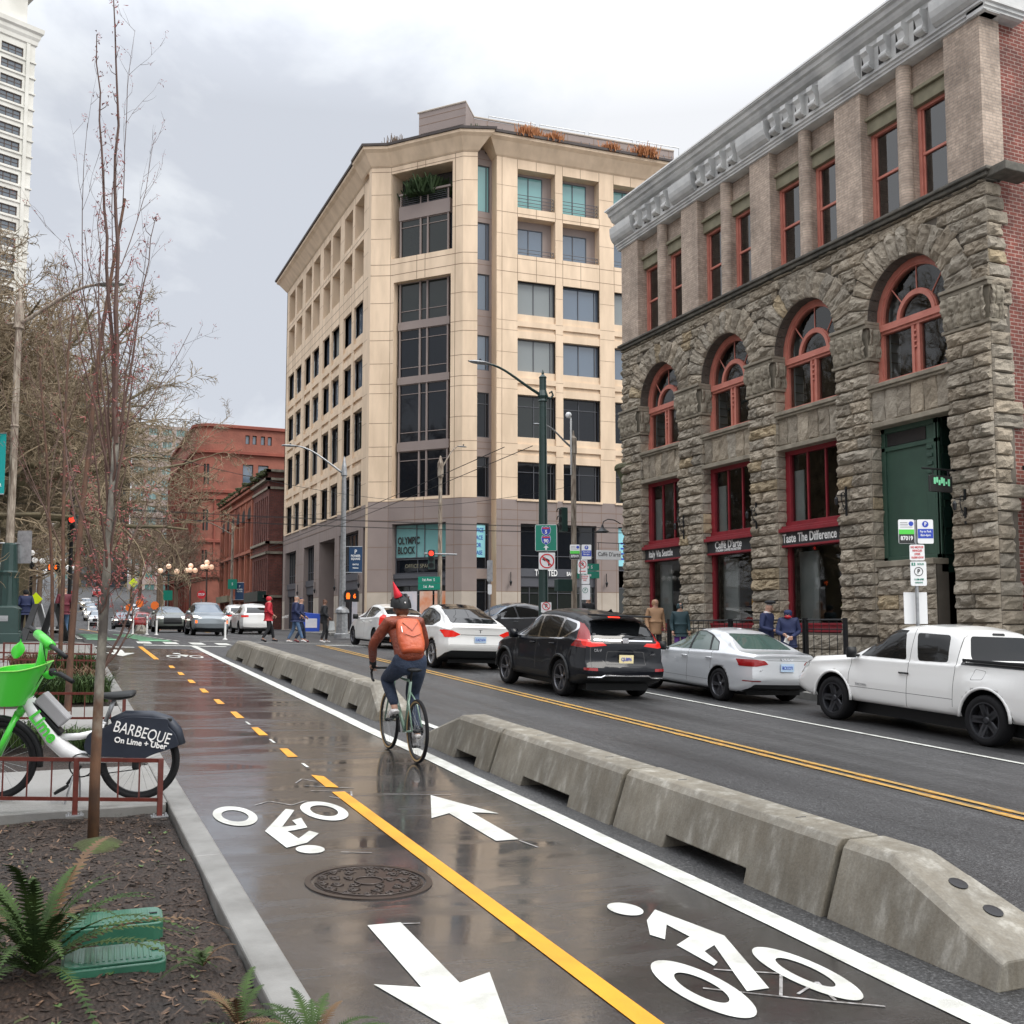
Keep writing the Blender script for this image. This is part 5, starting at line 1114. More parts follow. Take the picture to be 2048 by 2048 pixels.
q = MB(); q.add([P(5.5+1.9*cos(pi*k/12), 4.0+1.9*sin(pi*k/12), -.72) for k in range(13)]+[P(3.6, 1, -.72), P(7.4, 1, -.72)], [tuple(range(15))]); q.obj('entrance_arch', 'interior_dark', rb_, world=True)
# --- towers beyond
simple_block('apartment_tower', 'pinkish grey apartment tower with green glass bays behind the red stone building', 18.5, 33, 300, 330, 10, 57, 'pinkish_concrete', 'green_glass', 4, 13, 0, .72, .55, 'pale_concrete')
simple_block('glass_tower', 'pale green glass tower seen between the bare branches', 0, 14, 420, 450, 18, 92, 'grey_concrete', 'green_glass', 6, 18, 0, .85, .6, 'slate_metal', far=True)
simple_block('dark_office_tower', 'dark brown office tower far up the street', 4, 20, 330, 350, 12, 66, 'dark_brown_trim', 'far_glass', 6, 14, 5, .5, .5, 'slate_metal', far=True)
simple_block('grey_office_tower', 'grey office tower behind the bare trees at the far left', -48, -26, 230, 260, 8, 60, 'grey_concrete', 'far_glass', 8, 15, 6, .6, .5, 'pale_concrete', far=True)
simple_block('pale_office_block', 'pale concrete office block behind the trees beside the street lamp', -34, -18, 150, 180, 2, 40, 'pale_concrete', 'far_glass', 7, 11, 6, .6, .5, 'slate_metal', far=True)
simple_block('low_grey_shop_row', 'low grey building row on the left side beyond the junction', -22, -12, 85, 125, 1, 11, 'grey_concrete', 'dark_glass', 4, 3, 10, .7, .6, 'slate_metal')
simple_block('brick_warehouse', 'dark brick warehouse on the left side far up the street', -26, -10, 150, 220, 4, 22, 'red_stucco_dark', 'murky_glass', 5, 5, 12, .5, .55, 'slate_metal', far=True)
# --- white terracotta tower at the top left
wt = empty('white_terracotta_tower', (-62, 200, 10), 'tall cream terracotta tower with rows of triple windows and deep cornice, top left', 'building'); w = MB()
dv = V((sin(TH+radians(43)), cos(TH+radians(43)), 0))
rgt = fh*0+V((0, 0, 0))
Zt = 205.0; cr_ = V((0, 0, 0))+fh*Zt+Rv*((80-1024)/2070*Zt*1.055)
org = V((cr_.x, cr_.y, 0))-dv*26; SH = 3.35; zc0 = 122.5
ops = []
for r in range(24):
    for c in range(4): u = 26-1.55-(c+1)*6.1+1.0; ops.append((u, u+4.3, zc0-2.9-r*SH-1.9, zc0-2.9-r*SH, .4))
P = wallgrid(w, org, dv, (0, 26), (0, zc0), ops); nrm = V((-dv.y, dv.x, 0))
w.add([P(26, 0), P(26, 0)+nrm*26, P(26, zc0)+nrm*26, P(26, zc0)], [(0, 1, 2, 3)]); w.add([P(0, 132), P(26, 132), P(26, 132)+nrm*26, P(0, 132)+nrm*26], [(0, 1, 2, 3)])
w.add([P(1.5, zc0, 1), P(24.5, zc0, 1), P(24.5, 132, 1), P(1.5, 132, 1)], [(0, 1, 2, 3)]); w.add([P(24.5, zc0, 1), P(24.5, zc0, 22), P(24.5, 132, 22), P(24.5, 132, 1)], [(0, 1, 2, 3)])
w.obj('wall', 'cream_terracotta', wt, world=True)
for a in ops: win(P, a[0], a[1], a[2], a[3], .35, wt, 'dark_brown_trim', 'far_glass', (.333, .666), (.5,), fr=.2)
_ob = ob; ob = wt
pth = [(P(0, 0)).to_2d(), (P(26, 0)).to_2d(), (P(26, 0)+nrm*26).to_2d()]
mould([(0, zc0-1.6), (-.3, zc0-1.4), (-.4, zc0-.6), (-.7, zc0), (-.8, zc0+.7), (-1.2, zc0+1.1), (-1.3, zc0+2.0), (0, zc0+2.2)], pth, 'cornice', 'cream_terracotta')
for r in range(24): mould([(0, zc0-2.9-r*SH-2.5), (-.25, zc0-2.9-r*SH-2.45), (-.25, zc0-2.9-r*SH-2.15), (0, zc0-2.9-r*SH-2.1)], pth, 'sill_band', 'cream_terracotta')
ob = _ob
for c in range(5): q = MB(); u = 26-1.55-c*6.1+.05; pbox(q, P, u-.35, u+.35, 20, zc0-1.6, -.35, 0); q.obj('pilaster', 'cream_terracotta', wt, world=True)

# unseen buildings across the street and behind the viewer, added to darken the reflections
simple_block('unseen_brown_block', 'unseen brown brick block behind the viewer, added to darken reflections', -34, -20, -45, -12, -1, 17, 'brown_brick', 'murky_glass', 4, 4, 9, .5, .6, 'slate_metal', far=True)
simple_block('unseen_red_block', 'unseen red brick block left of the view, added to darken reflections', -46, -32, 2, 30, 0, 19, 'red_stucco_dark', 'murky_glass', 4, 5, 8, .5, .6, 'slate_metal', far=True)
# ================================================================ VEHICLES
mat('paint_white', (.70, .70, .68), .35, var=0, coat=1); mat('paint_silver_white', (.56, .58, .60), .3, metal=.25, var=0, coat=1)
mat('paint_black', (.004, .005, .008), .35, var=0, coat=.38, spec=.12); mat('paint_grey_green', (.12, .135, .12), .3, metal=.3, var=0, coat=1); mat('paint_steel', (.22, .25, .27), .3, metal=.4, var=0, coat=1)
mat('paint_red', (.32, .02, .02), .3, var=0, coat=1); mat('paint_cream', (.66, .64, .60), .35, var=0, coat=1); mat('paint_dark_grey', (.045, .048, .055), .3, var=0, coat=1)
mat('rim_black', (.025, .026, .03), .35, metal=.3, var=0); mat('rim_grey', (.11, .11, .12), .3, metal=.7, var=0); mat('rim_silver', (.38, .38, .39), .25, metal=.8, var=0); mat('seam', (.05, .05, .05), .6, var=0)
mat('headlight', (.55, .57, .55), .08, var=0, coat=1); mat('plate_blue', (.42, .55, .70), .4, var=0); mat('plate_cream', (.72, .62, .35), .4, var=0)
mat('reflector_red', (.24, .004, .005), .25, var=0, coat=.5); mat('brake_glow', (.33, .005, .005), .25, var=0, emis=(1, .03, .01), es=.35)
def rp(pts, r=.06, seg=3):
    out_ = []; n = len(pts)
    for i in range(n):
        p, a, c = V(pts[i]), V(pts[i-1]), V(pts[(i+1) % n]); da, dc = (a-p), (c-p); k = min(r, da.length*.45, dc.length*.45); q0 = p+da.normalized()*k; q1 = p+dc.normalized()*k
        for j in range(seg+1): t = j/seg; out_.append(tuple((q0*(1-t)+p*t)*(1-t)+(p*(1-t)+q1*t)*t))
    return out_
def inpoly(poly, x, y):
    c = False; n = len(poly)
    for i in range(n):
        (x0, y0), (x1, y1) = poly[i], poly[i-1]
        if (y0 > y) != (y1 > y) and x < (x1-x0)*(y-y0)/(y1-y0+1e-12)+x0: c = not c
    return c
def cutpoly(bm, poly, ax, filt, mi):
    """ax = index pair of the projection plane; cut crisp borders and set material"""
    third = ({0, 1, 2}-set(ax)).pop(); lo = [min(p[k] for p in poly)-.002 for k in (0, 1)]; hi = [max(p[k] for p in poly)+.002 for k in (0, 1)]
    def cand():
        fs = []
        for f in bm.faces:
            if not filt(f): continue
            a = [v.co[ax[0]] for v in f.verts]; b_ = [v.co[ax[1]] for v in f.verts]
            if max(a) < lo[0] or min(a) > hi[0] or max(b_) < lo[1] or min(b_) > hi[1]: continue
            fs.append(f)
        return fs
    n = len(poly)
    for i in range(n):
        (x0, y0), (x1, y1) = poly[i], poly[(i+1) % n]; d = hypot(x1-x0, y1-y0)
        if d < 1e-4: continue
        co = [0, 0, 0]; no = [0, 0, 0]; co[ax[0]], co[ax[1]] = x0, y0; no[ax[0]], no[ax[1]] = (y1-y0)/d, -(x1-x0)/d
        fs = cand()
        # only faces near the edge segment
        mx, my, R_ = (x0+x1)/2, (y0+y1)/2, d/2+.09
        fs = [f for f in fs if min(hypot(v.co[ax[0]]-mx, v.co[ax[1]]-my) for v in f.verts) < R_+.05 or inpoly([(v.co[ax[0]], v.co[ax[1]]) for v in f.verts], mx, my)]
        if not fs: continue
        ge = list(set(e for f in fs for e in f.edges)); gv = list(set(v for f in fs for v in f.verts))
        bmesh.ops.bisect_plane(bm, geom=fs+ge+gv, dist=1e-4, plane_co=co, plane_no=no)
    for f in cand():
        c = f.calc_center_median()
        if inpoly(poly, c[ax[0]], c[ax[1]]): f.material_index = mi
def wheel(par, name, x, y, R, w, rimR, spokes, rimm, s_, style=0):
    T = Matrix.Rotation(pi/2*s_, 3, 'Y')      # lathe axis z -> x outward
    b = MB(); h = w/2; rr = rimR
    b.lathe([(rr*.97, -h*.9), (rr+.02, -h), (R-.02, -h*.95), (R, -h*.55), (R, h*.55), (R-.022, h*.95), (rr+.03, h), (rr*.99, h*.90)], 36, (x, y, R), T); o = b.obj(name, 'rubber', par, smooth=True)
    b = MB(); b.lathe([(rr*.99, -h*.6), (rr*1.0, h*.93), (rr*.93, h*.93), (rr*.90, h*.78), (rr*.88, -h*.2)], 36, (x, y, R), T)
    for i in range(spokes):
        a = 2*pi*i/spokes+.3
        for da in ((0,) if style == 0 else (-.16, .16)):
            M_ = Matrix.Rotation(a, 3, 'Z'); w0, w1 = (.030, .042) if style == 0 else (.018, .022)
            if style == 2: w0, w1 = .055, .030
            tv = []
            for (r_, ww, zz) in ((rr*.16, w0, h*.62), (rr*.93, w1, h*.86)):
                for sx, sz in ((-1, 0), (1, 0), (.7, .022), (-.7, .022)):
                    p = V((r_, sx*ww+da*r_*.7, zz-.03+sz)); p = T @ (M_ @ p); tv.append(p+V((x, y, R)))
            b.add(tv, [(0, 1, 2, 3), (4, 7, 6, 5), (0, 4, 5, 1), (1, 5, 6, 2), (2, 6, 7, 3), (3, 7, 4, 0)])
    b.lathe([(.001, h*.70), (rr*.15, h*.68), (rr*.22, h*.55)], 12, (x, y, R), T)
    b.obj('rim', rimm, o, smooth=False)
    b = MB(); b.lathe([(.001, -h*.1), (rr*.9, -h*.1)], 24, (x, y, R), T); b.lathe([(.001, .0), (rr*.6, .0), (rr*.6, -.03)], 24, (x, y, R), T); b.obj('brake_disc', 'rim_grey' if rimm != 'plastic_black' else 'plastic_black', o)
    return o
def car(label, x, y, L, Wd, spec, paint, name='parked_car', cat='car', head=1, group=None, z=None, simple=False):
    W2 = Wd/2; hy = L/2; top, belt = spec['top'], spec['belt']; zb0 = spec.get('zb', .24); rw = spec.get('rw', .74)
    gz = G(x, y) if z is None else z; o = empty(name, (x, y, gz), label, cat, group)
    sy = (G(x, y+1)-G(x, y-1))/2; sx_ = (G(x+.7, y)-G(x-.7, y))/1.4
    o.rotation_euler = (math.atan(sy)*head, -math.atan(sx_)*head, 0 if head > 0 else pi)
    ff, rf = spec.get('front', [(0, .12), (.3, .02), (.55, 0), (.8, .08), (2, .2)]), spec.get('rear', [(0, .15), (.35, .02), (.6, 0), (.9, .06), (2, .2)])
    ns = 26 if simple else 64
    ss = sorted(set([round(.5-.5*cos(pi*i/ns), 5) for i in range(ns+1)]+[i/ns for i in range(ns+1)]))
    ss = [s for i, s in enumerate(ss) if i == 0 or s-ss[i-1] > .003]
    fl = spec.get('flare', 0); wys = spec['wheels']
    tf, tr_ = spec.get('taper', (.80, .88))
    def hw(s): 
        k = 1.0
        if s < .16: k = tf+(1-tf)*(1-(1-s/.16)**2.4)
        if s > .84: k = tr_+(1-tr_)*(1-((s-.84)/.16)**2.6)
        return W2*k
    def ring(s):
        yn = hy-s*L; w = hw(s); zt = interp(top, s*L); zbl = min(interp(belt, s*L), zt-.015); g = zt-zbl; R = []
        zb = zb0+.10*max(0, 1-s/.08)+spec.get('rbot', .10)*max(0, (s-.93)/.07)
        R += [(0, zb), (.55*w, zb), (.86*w, zb), (.955*w, zb+.02), (.98*w, zb+.07)]
        nz_ = 10
        for i in range(nz_):
            t = i/(nz_-1); zz = zb+.12+(zbl-.05-zb-.12)*t; ww = w*(1.0-.022*(2*t-.75)**2-.012*t)
            crease = spec.get('crease')
            if crease and abs(zz-crease) < .05: ww += .008
            for wy in wys: ww += fl*math.exp(-abs((yn-wy)/.52)**4)*(1 if t < .62 else max(0, 1-(t-.62)/.25))
            R.append((ww, zz))
        R.append((w*.958, zbl-.02)); R.append((w*.93, zbl))
        k = smoothstep(.0, .42, g); wr = lerp(.885*w, rw*W2*(1-.04*(1-w/W2)), k); cr_ = min(.13, g*.45)
        for i in range(1, 7): t = i/6; R.append((lerp(.925*w, wr, t**1.05)+.012*sin(pi*t)*k, zbl+(g-cr_)*t))
        ztop = zt; R += [(wr-.03*k-.01, ztop-cr_*.45), (wr-.09*k-.03, ztop-cr_*.14), (wr*.72, ztop-.004), (wr*.38, ztop+.012*k+.006), (0, ztop+.018*k+.010)]
        return [V((px, lerp(hy-interp(ff, pz)*(1), -hy+interp(rf, pz), s) + (0), pz)) for px, pz in R]
    rings = [ring(s) for s in ss]; K = len(rings[0]); b = MB(); vs = []
    for r in rings: vs += r+[V((-p.x, p.y, p.z)) for p in r[-2:0:-1]]
    n = 2*K-2; fs = [(i*n+j, (i+1)*n+j, (i+1)*n+(j+1) % n, i*n+(j+1) % n) for i in range(len(ss)-1) for j in range(n)]
    b.add(vs, fs)
    # end caps : bulging grids
    for e, r in ((0, rings[0]), (1, rings[-1])):
        nx = 10; rows_ = []
        for p in r[1:-1]:
            rows_.append([V((p.x*(1-2*i/nx), p.y+(1 if e == 0 else -1)*.07*(1-abs(1-2*i/nx)**2.2)*(0 if i in (0, nx) else 1), p.z)) for i in range(nx+1)])
        o_ = len(b.v); b.v += [tuple(p) for q in rows_ for p in q]; m_ = nx+1
        for j in range(len(rows_)-1):
            for i in range(nx): b.f.append((o_+j*m_+i, o_+j*m_+i+1, o_+(j+1)*m_+i+1, o_+(j+1)*m_+i)); b.m.append(0); b.t.append(None)
        for row, tip in ((0, r[0]), (len(rows_)-1, r[-1])):
            ti = len(b.v); b.v.append(tuple(tip))
            b.f.append(tuple([o_+row*m_+i for i in range(nx+1)]+[ti])); b.m.append(0); b.t.append(None)
    me = bpy.data.meshes.new('body'); me.from_pydata(b.v, [], b.f); bm = bmesh.new(); bm.from_mesh(me); bmesh.ops.remove_doubles(bm, verts=bm.verts, dist=2e-4); bmesh.ops.holes_fill(bm, edges=[e for e in bm.edges if e.is_boundary], sides=0); bmesh.ops.recalc_face_normals(bm, faces=bm.faces); bm.to_mesh(me); bm.free()
    tmp = bpy.data.objects.new('tmp', me); COL.objects.link(tmp)
    # wheel wells
    WR = spec['R']; c = MB()
    for wy in wys:
        for s_ in (-1, 1): c.tube([(s_*(W2+.2), wy, WR+.01), (s_*(W2-.34), wy, WR+.01)], WR+spec.get('gap', .055), 40)
    cm = c.obj('cut', 'plastic_black', recalc=True); md = tmp.modifiers.new('b', 'BOOLEAN'); md.operation = 'DIFFERENCE'; md.object = cm; md.solver = 'EXACT'
    bpy.context.view_layer.update(); dg = bpy.context.evaluated_depsgraph_get(); me2 = bpy.data.meshes.new_from_object(tmp.evaluated_get(dg)); bpy.data.objects.remove(tmp); bpy.data.objects.remove(cm)
    bm = bmesh.new(); bm.from_mesh(me2)
    bmesh.ops.triangulate(bm, faces=[f for f in bm.faces if len(f.verts) > 4])
    for f in bm.faces: f.material_index = 0
    def well(f):
        c_ = f.calc_center_median(); 
        return any(hypot(c_.y-wy, c_.z-WR-.01) < WR+spec.get('gap', .055)+.012 and hypot(c_.y-wy, c_.z-WR-.01) > 0 and abs(c_.x) < W2*1.03 and (abs(hypot(c_.y-wy, c_.z-WR-.01)-(WR+spec.get('gap', .055))) < .014 and abs(f.normal.x) < .35 or (hypot(c_.y-wy, c_.z-WR-.01) < WR+.05 and abs(c_.x) > W2-.36 and abs(c_.x) < W2-.30)) for wy in wys)
    for f in bm.faces:
        if well(f) or (f.calc_center_median().z < zb0+.03): f.material_index = 1
    parts = [(paint, None), ('plastic_black', None)]; 
    def side(sg): return lambda f: f.normal.x*sg > .30 and f.calc_center_median().x*sg > 0 and f.material_index == 0
    def back(f): return f.normal.y < -.12 and f.calc_center_median().y < spec.get('backy', 0) and f.material_index == 0
    def front(f): return f.normal.y > .10 and f.calc_center_median().y > 0 and f.material_index == 0
    for cut in spec['cuts']:
        kind, nm, mt, poly = cut[:4]; mi = len(parts); parts.append((mt, nm))
        if simple and nm is None: continue
        if kind == 'side':
            for sg in (-1, 1): cutpoly(bm, poly, (1, 2), side(sg), mi)
        elif kind == 'back':
            cutpoly(bm, poly, (0, 2), back, mi)
            if len(cut) > 4 and cut[4]: cutpoly(bm, [(-a, c_) for a, c_ in poly][::-1], (0, 2), back, mi)
        elif kind == 'front':
            cutpoly(bm, poly, (0, 2), front, mi)
            if len(cut) > 4 and cut[4]: cutpoly(bm, [(-a, c_) for a, c_ in poly][::-1], (0, 2), front, mi)
        elif kind == 'top': cutpoly(bm, poly, (0, 1), lambda f: f.normal.z > .6 and f.material_index == 0, mi)
    for f in bm.faces: f.smooth = True
    # split glazing and lamps off as parts
    for mi, (mt, nm) in enumerate(parts):
        if not nm: continue
        fs = [f for f in bm.faces if f.material_index == mi]
        # every separate island is its own pane / lamp
        todo = set(fs)
        while todo:
            isl = [todo.pop()]; st_ = isl[:]
            while st_:
                f = st_.pop()
                for e in f.edges:
                    for g in e.link_faces:
                        if g in todo: todo.discard(g); isl.append(g); st_.append(g)
            if sum(f.calc_area() for f in isl) < .0015: continue
            vi = {}; vv = []; ff_ = []
            for f in isl:
                for v in f.verts:
                    if v not in vi: vi[v] = len(vv); vv.append(v.co-v.normal*(.004 if 'window' in nm or 'windscreen' in nm else -.004))
                ff_.append([vi[v] for v in f.verts])
            m3 = bpy.data.meshes.new(nm); m3.from_pydata(vv, [], ff_); m3.materials.append(MT[mt]); m3.shade_smooth(); po = bpy.data.objects.new(nm, m3); COL.objects.link(po); po.parent = o
        bmesh.ops.delete(bm, geom=fs, context='FACES')
    m4 = bpy.data.meshes.new('body'); bm.to_mesh(m4); bm.free()
    for mt, nm in parts: m4.materials.append(MT[mt])
    bo = bpy.data.objects.new('body', m4); COL.objects.link(bo); bo.parent = o
    sm_ = bo.modifiers.new('n', 'WEIGHTED_NORMAL'); sm_.keep_sharp = True
    # wheel arch liner + wheels
    for wy in wys:
        for s_ in (-1, 1): wheel(o, 'wheel', s_*(W2-.125+spec.get('wo', 0)), wy, WR, spec.get('ww', .225), spec['rim'], spec.get('spokes', 5), spec.get('rimm', 'rim_grey'), s_, spec.get('sstyle', 0))
    # underbody
    u = MB(); u.box((-W2*.72, -hy+.35, .17), (W2*.72, hy-.35, zb0+.04)); u.obj('underbody', 'plastic_black', o)
    # mirrors
    my = spec.get('mirror')
    if my:
        for s_ in (-1, 1):
            q = MB(); q.grid(lambda a, c_: (s_*(W2*.95+.015+.10*(1-cos(2*pi*a))+ .0), my[0]+.075*sin(2*pi*a)*sin(pi*(.12+.76*c_)), my[1]+.09*(2*c_-1)), 12, 6)
            q.cbox((s_*(W2*.93), my[0], my[1]-.05), (.08, .05, .04)); q.obj('wing_mirror', spec.get('mirm', paint), o, smooth=True, bevel=.01)
    for hd in spec.get('handles', ()):
        for s_ in (-1, 1):
            q = MB(); q.tube([(s_*(W2*.985), hd[0]-.10, hd[1]), (s_*(W2*.985+.028), hd[0]-.07, hd[1]), (s_*(W2*.985+.028), hd[0]+.07, hd[1]), (s_*(W2*.985), hd[0]+.10, hd[1])], .014, 8); q.obj('door_handle', spec.get('hm', paint), o, smooth=True)
    return o
def plate(o, y, z, m, s='', tilt=0, w=.31):
    b = MB(); b.cbox((0, y, z), (w, .012, .155), M=Matrix.Rotation(tilt, 3, 'X')); p = b.obj('licence_plate', m, o)
    if s: t = text(s, .088, 'sign_blue', frame((0, y-.010, z-.005), (1, 0, 0)), None, sx=.75, bold=.001); t.parent = o; t['category'] = '' if False else ''; del t['category']
    return p
def seam_y(yv, z0, z1): return ('side', None, 'seam', [(yv-.005, z0), (yv+.005, z0), (yv+.005, z1), (yv-.005, z1)])
def seam_l(a, c, w=.005):
    d = V((c[0]-a[0], c[1]-a[1])).normalized(); n_ = V((-d.y, d.x))*w; a, c = V(a), V(c); return [tuple(a-n_), tuple(c-n_), tuple(c+n_), tuple(a+n_)]
GL = 'car_glass'
# --- white compact pickup
PK = dict(zb=.36, R=.372, rim=.265, spokes=5, rimm='rim_black', sstyle=2, wheels=(1.62, -1.58), gap=.075, flare=.045, ww=.26, wo=.02, rw=.80, taper=(.88, .95), rbot=.1,
  top=[(0, .80), (.05, .95), (.3, 1.06), (1.30, 1.15), (1.42, 1.19), (2.02, 1.60), (2.3, 1.68), (2.7, 1.71), (3.2, 1.70), (3.52, 1.64), (3.60, 1.60), (3.74, 1.19), (3.76, 1.185), (5.36, 1.185)],
  belt=[(0, .74), (.3, .98), (1.3, 1.08), (1.45, 1.10), (3.7, 1.13), (3.76, 1.165), (5.4, 1.165)], front=[(0, .14), (.45, .0), (.62, .01), (.9, .05), (1.1, .12), (2, .4)], rear=[(0, .1), (.4, .0), (.6, .02), (2, .04)],
  mirror=(1.12, 1.19), mirm='plastic_black', handles=((.02, .93),), hm='plastic_black', backy=-.8,
  cuts=[('side', 'side_window', GL, rp([(1.08, 1.14), (.02, 1.14), (.14, 1.58), (.42, 1.585), (.66, 1.50)], .05)), ('side', 'quarter_window', GL, rp([(-.22, 1.14), (-.82, 1.155), (-.76, 1.57), (-.10, 1.58)], .06)),
    ('back', 'rear_window', GL, rp([(-.66, 1.21), (.66, 1.21), (.58, 1.57), (-.58, 1.57)], .06)), ('back', 'third_brake_light', 'plastic_black', rp([(-.13, 1.59), (.13, 1.59), (.13, 1.625), (-.13, 1.625)], .02)),
    ('front', 'windscreen', GL, rp([(-.68, 1.20), (.68, 1.20), (.60, 1.58), (-.60, 1.58)], .06)), ('side', 'headlight', 'headlight', rp([(2.62, .84), (2.36, .86), (2.34, .98), (2.56, .97)], .03)), ('front', 'headlight', 'headlight', rp([(.52, .72), (.80, .74), (.80, .96), (.55, .92)], .03), True),
    ('front', 'grille', 'plastic_black', rp([(-.45, .70), (.45, .70), (.45, .92), (-.45, .92)], .03)), ('back', 'tail_light', 'red_lens', rp([(.74, .78), (.90, .78), (.90, 1.08), (.74, 1.08)], .02), True),
    ('side', None, 'plastic_black', rp([(1.06, 1.16), (.98, 1.14), (.60, 1.44), (.14, 1.55), (.10, 1.61), (.42, 1.615), (.68, 1.53)], .02)), ('side', None, 'plastic_black', [(-1.06, 1.14), (-2.66, 1.14), (-2.66, 1.2), (-1.06, 1.2)]), ('top', None, 'plastic_black', [(-.95, -1.12), (-.95, -2.62), (.95, -2.62), (.95, -1.12)]),
    seam_y(1.23, .45, 1.12), seam_y(-.05, .40, 1.66), seam_y(-.98, .50, 1.60), ('side', None, 'seam', seam_l((1.22, .615), (-.98, .615), .004)), ('side', None, 'paint_white', rp([(-1.308, .938), (-1.515, .955), (-1.555, 1.075), (-1.365, 1.095)], .03)), ('side', None, 'seam', rp([(-1.30, .93), (-1.52, .95), (-1.56, 1.08), (-1.36, 1.1)], .03))])
pk = car('white extended cab pickup with black wheels parked nearest at the right edge', 13.3, 12.68, 5.36, 1.84, PK, 'paint_white', 'pickup_truck', 'pickup')
b = MB(); b.box((-.87, -2.55, 1.19), (-.80, -1.1, 1.235)); b.box((.80, -2.55, 1.19), (.87, -1.1, 1.235)); b.obj('bed_rail', 'plastic_black', pk, bevel=.01)
for s_ in (-1, 1):
    for wy in PK['wheels']: b = MB(); b.tube([(s_*(.940), wy+.455*cos(a), .382+.455*sin(a)) for a in [radians(q) for q in range(0, 181, 10)]], .024, 8); b.obj('wheel_arch_lip', 'paint_white', pk, smooth=True)
for xx in (-.17, .17): b = MB(); b.tube([(xx, -.945, 1.57), (xx, -1.075, 1.21)], .011, 6); b.obj('window_divider', 'plastic_black', pk)

t = text('TACOMA', .055, 'galvanised', frame((-.935, .95, .665), (0, -1, 0)), None, sx=1.1, ext=.002); t.parent = pk
# --- silver-white sedan
SD = dict(zb=.22, R=.325, rim=.235, spokes=5, rimm='rim_grey', sstyle=1, wheels=(1.36, -1.27), gap=.035, rw=.69, taper=(.76, .84), crease=.80,
  top=[(0, .64), (.1, .74), (.4, .82), (1.20, .95), (1.32, .98), (2.0, 1.34), (2.3, 1.405), (2.65, 1.42), (3.05, 1.385), (3.4, 1.28), (3.95, 1.03), (4.1, 1.005), (4.38, .985), (4.46, .96)],
  belt=[(0, .58), (.4, .75), (1.25, .90), (2.4, .935), (3.6, .965), (4.0, .96), (4.46, .93)], front=[(0, .2), (.35, .03), (.5, 0), (.8, .12), (2, .5)], rear=[(0, .28), (.28, .10), (.50, .0), (.70, .02), (.90, .03), (.98, .0), (1.2, .05), (2, .2)],
  mirror=(.70, .98), mirm='plastic_black', handles=((-.03, .83), (-.92, .84)), backy=-.7,
  cuts=[('side', 'side_window', 'car_glass_green', rp([(.80, .955), (-.10, .965), (-.02, 1.345), (.16, 1.345), (.36, 1.27)], .04)), ('side', 'side_window', 'car_glass_green', rp([(-.17, .965), (-.85, .985), (-.66, 1.27), (-.40, 1.345), (-.10, 1.345)], .04)), ('side', 'quarter_window', 'car_glass_green', rp([(-.89, .99), (-1.12, 1.0), (-.98, 1.15), (-.74, 1.25)], .02)),
    ('side', None, 'plastic_black', rp([(.86, .95), (-1.16, .985), (-1.0, 1.16), (-.66, 1.30), (-.38, 1.362), (.18, 1.362), (.38, 1.285)], .03)),
    ('back', 'rear_window', 'car_glass_green', rp([(-.60, 1.055), (.60, 1.055), (.49, 1.335), (-.49, 1.335)], .05)), ('front', 'windscreen', GL, rp([(-.66, 1.0), (.66, 1.0), (.52, 1.34), (-.52, 1.34)], .05)),
    ('back', 'tail_light', 'reflector_red', rp([(.42, .79), (.66, .745), (.86, .74), (.86, .875), (.70, .88), (.50, .86)], .02), True), ('side', 'tail_light', 'reflector_red', rp([(-1.98, .79), (-2.3, .745), (-2.3, .88), (-2.06, .875)], .02)),
    ('back', None, 'seam', [(-.50, .86), (.50, .86), (.50, .868), (-.50, .868)]), ('back', None, 'plastic_black', rp([(-.80, .26), (.80, .26), (.70, .40), (-.70, .40)], .04)), ('back', 'reflector', 'reflector_red', rp([(.58, .455), (.84, .455), (.84, .475), (.58, .475)], .005), True),
    seam_y(.86, .35, .93), seam_y(-.145, .32, .96), seam_y(-.98, .62, .97), ('side', None, 'seam', seam_l((1.6, .415), (-.95, .40), .003)), ('front', 'headlight', 'headlight', rp([(.45, .60), (.80, .62), (.80, .74), (.50, .70)], .03), True), ('front', 'grille', 'plastic_black', rp([(-.35, .35), (.35, .35), (.38, .68), (-.38, .68)], .05))])
sd = car('silver white sedan parked between the black crossover and the white pickup', 13.03, 18.62, 4.46, 1.80, SD, 'paint_silver_white', 'sedan', 'car')
plate(sd, -2.290, .735, 'plate_blue', 'BCX1271')
b = MB()
for i in range(4): b.tube([(-.105+i*.07+.045*cos(a), -2.262, .915+.045*sin(a)) for a in [j*.5236 for j in range(13)]], .006, 5)
b.obj('four_ring_badge', 'chrome', sd); t = text('A3', .06, 'chrome', frame((-.58, -2.235, .66), (1, 0, 0)), sd, world=False)
b = MB(); b.box((-.03, -.75, 1.41), (.03, -.65, 1.44)); b.obj('roof_antenna', 'paint_silver_white', sd, bevel=.01)
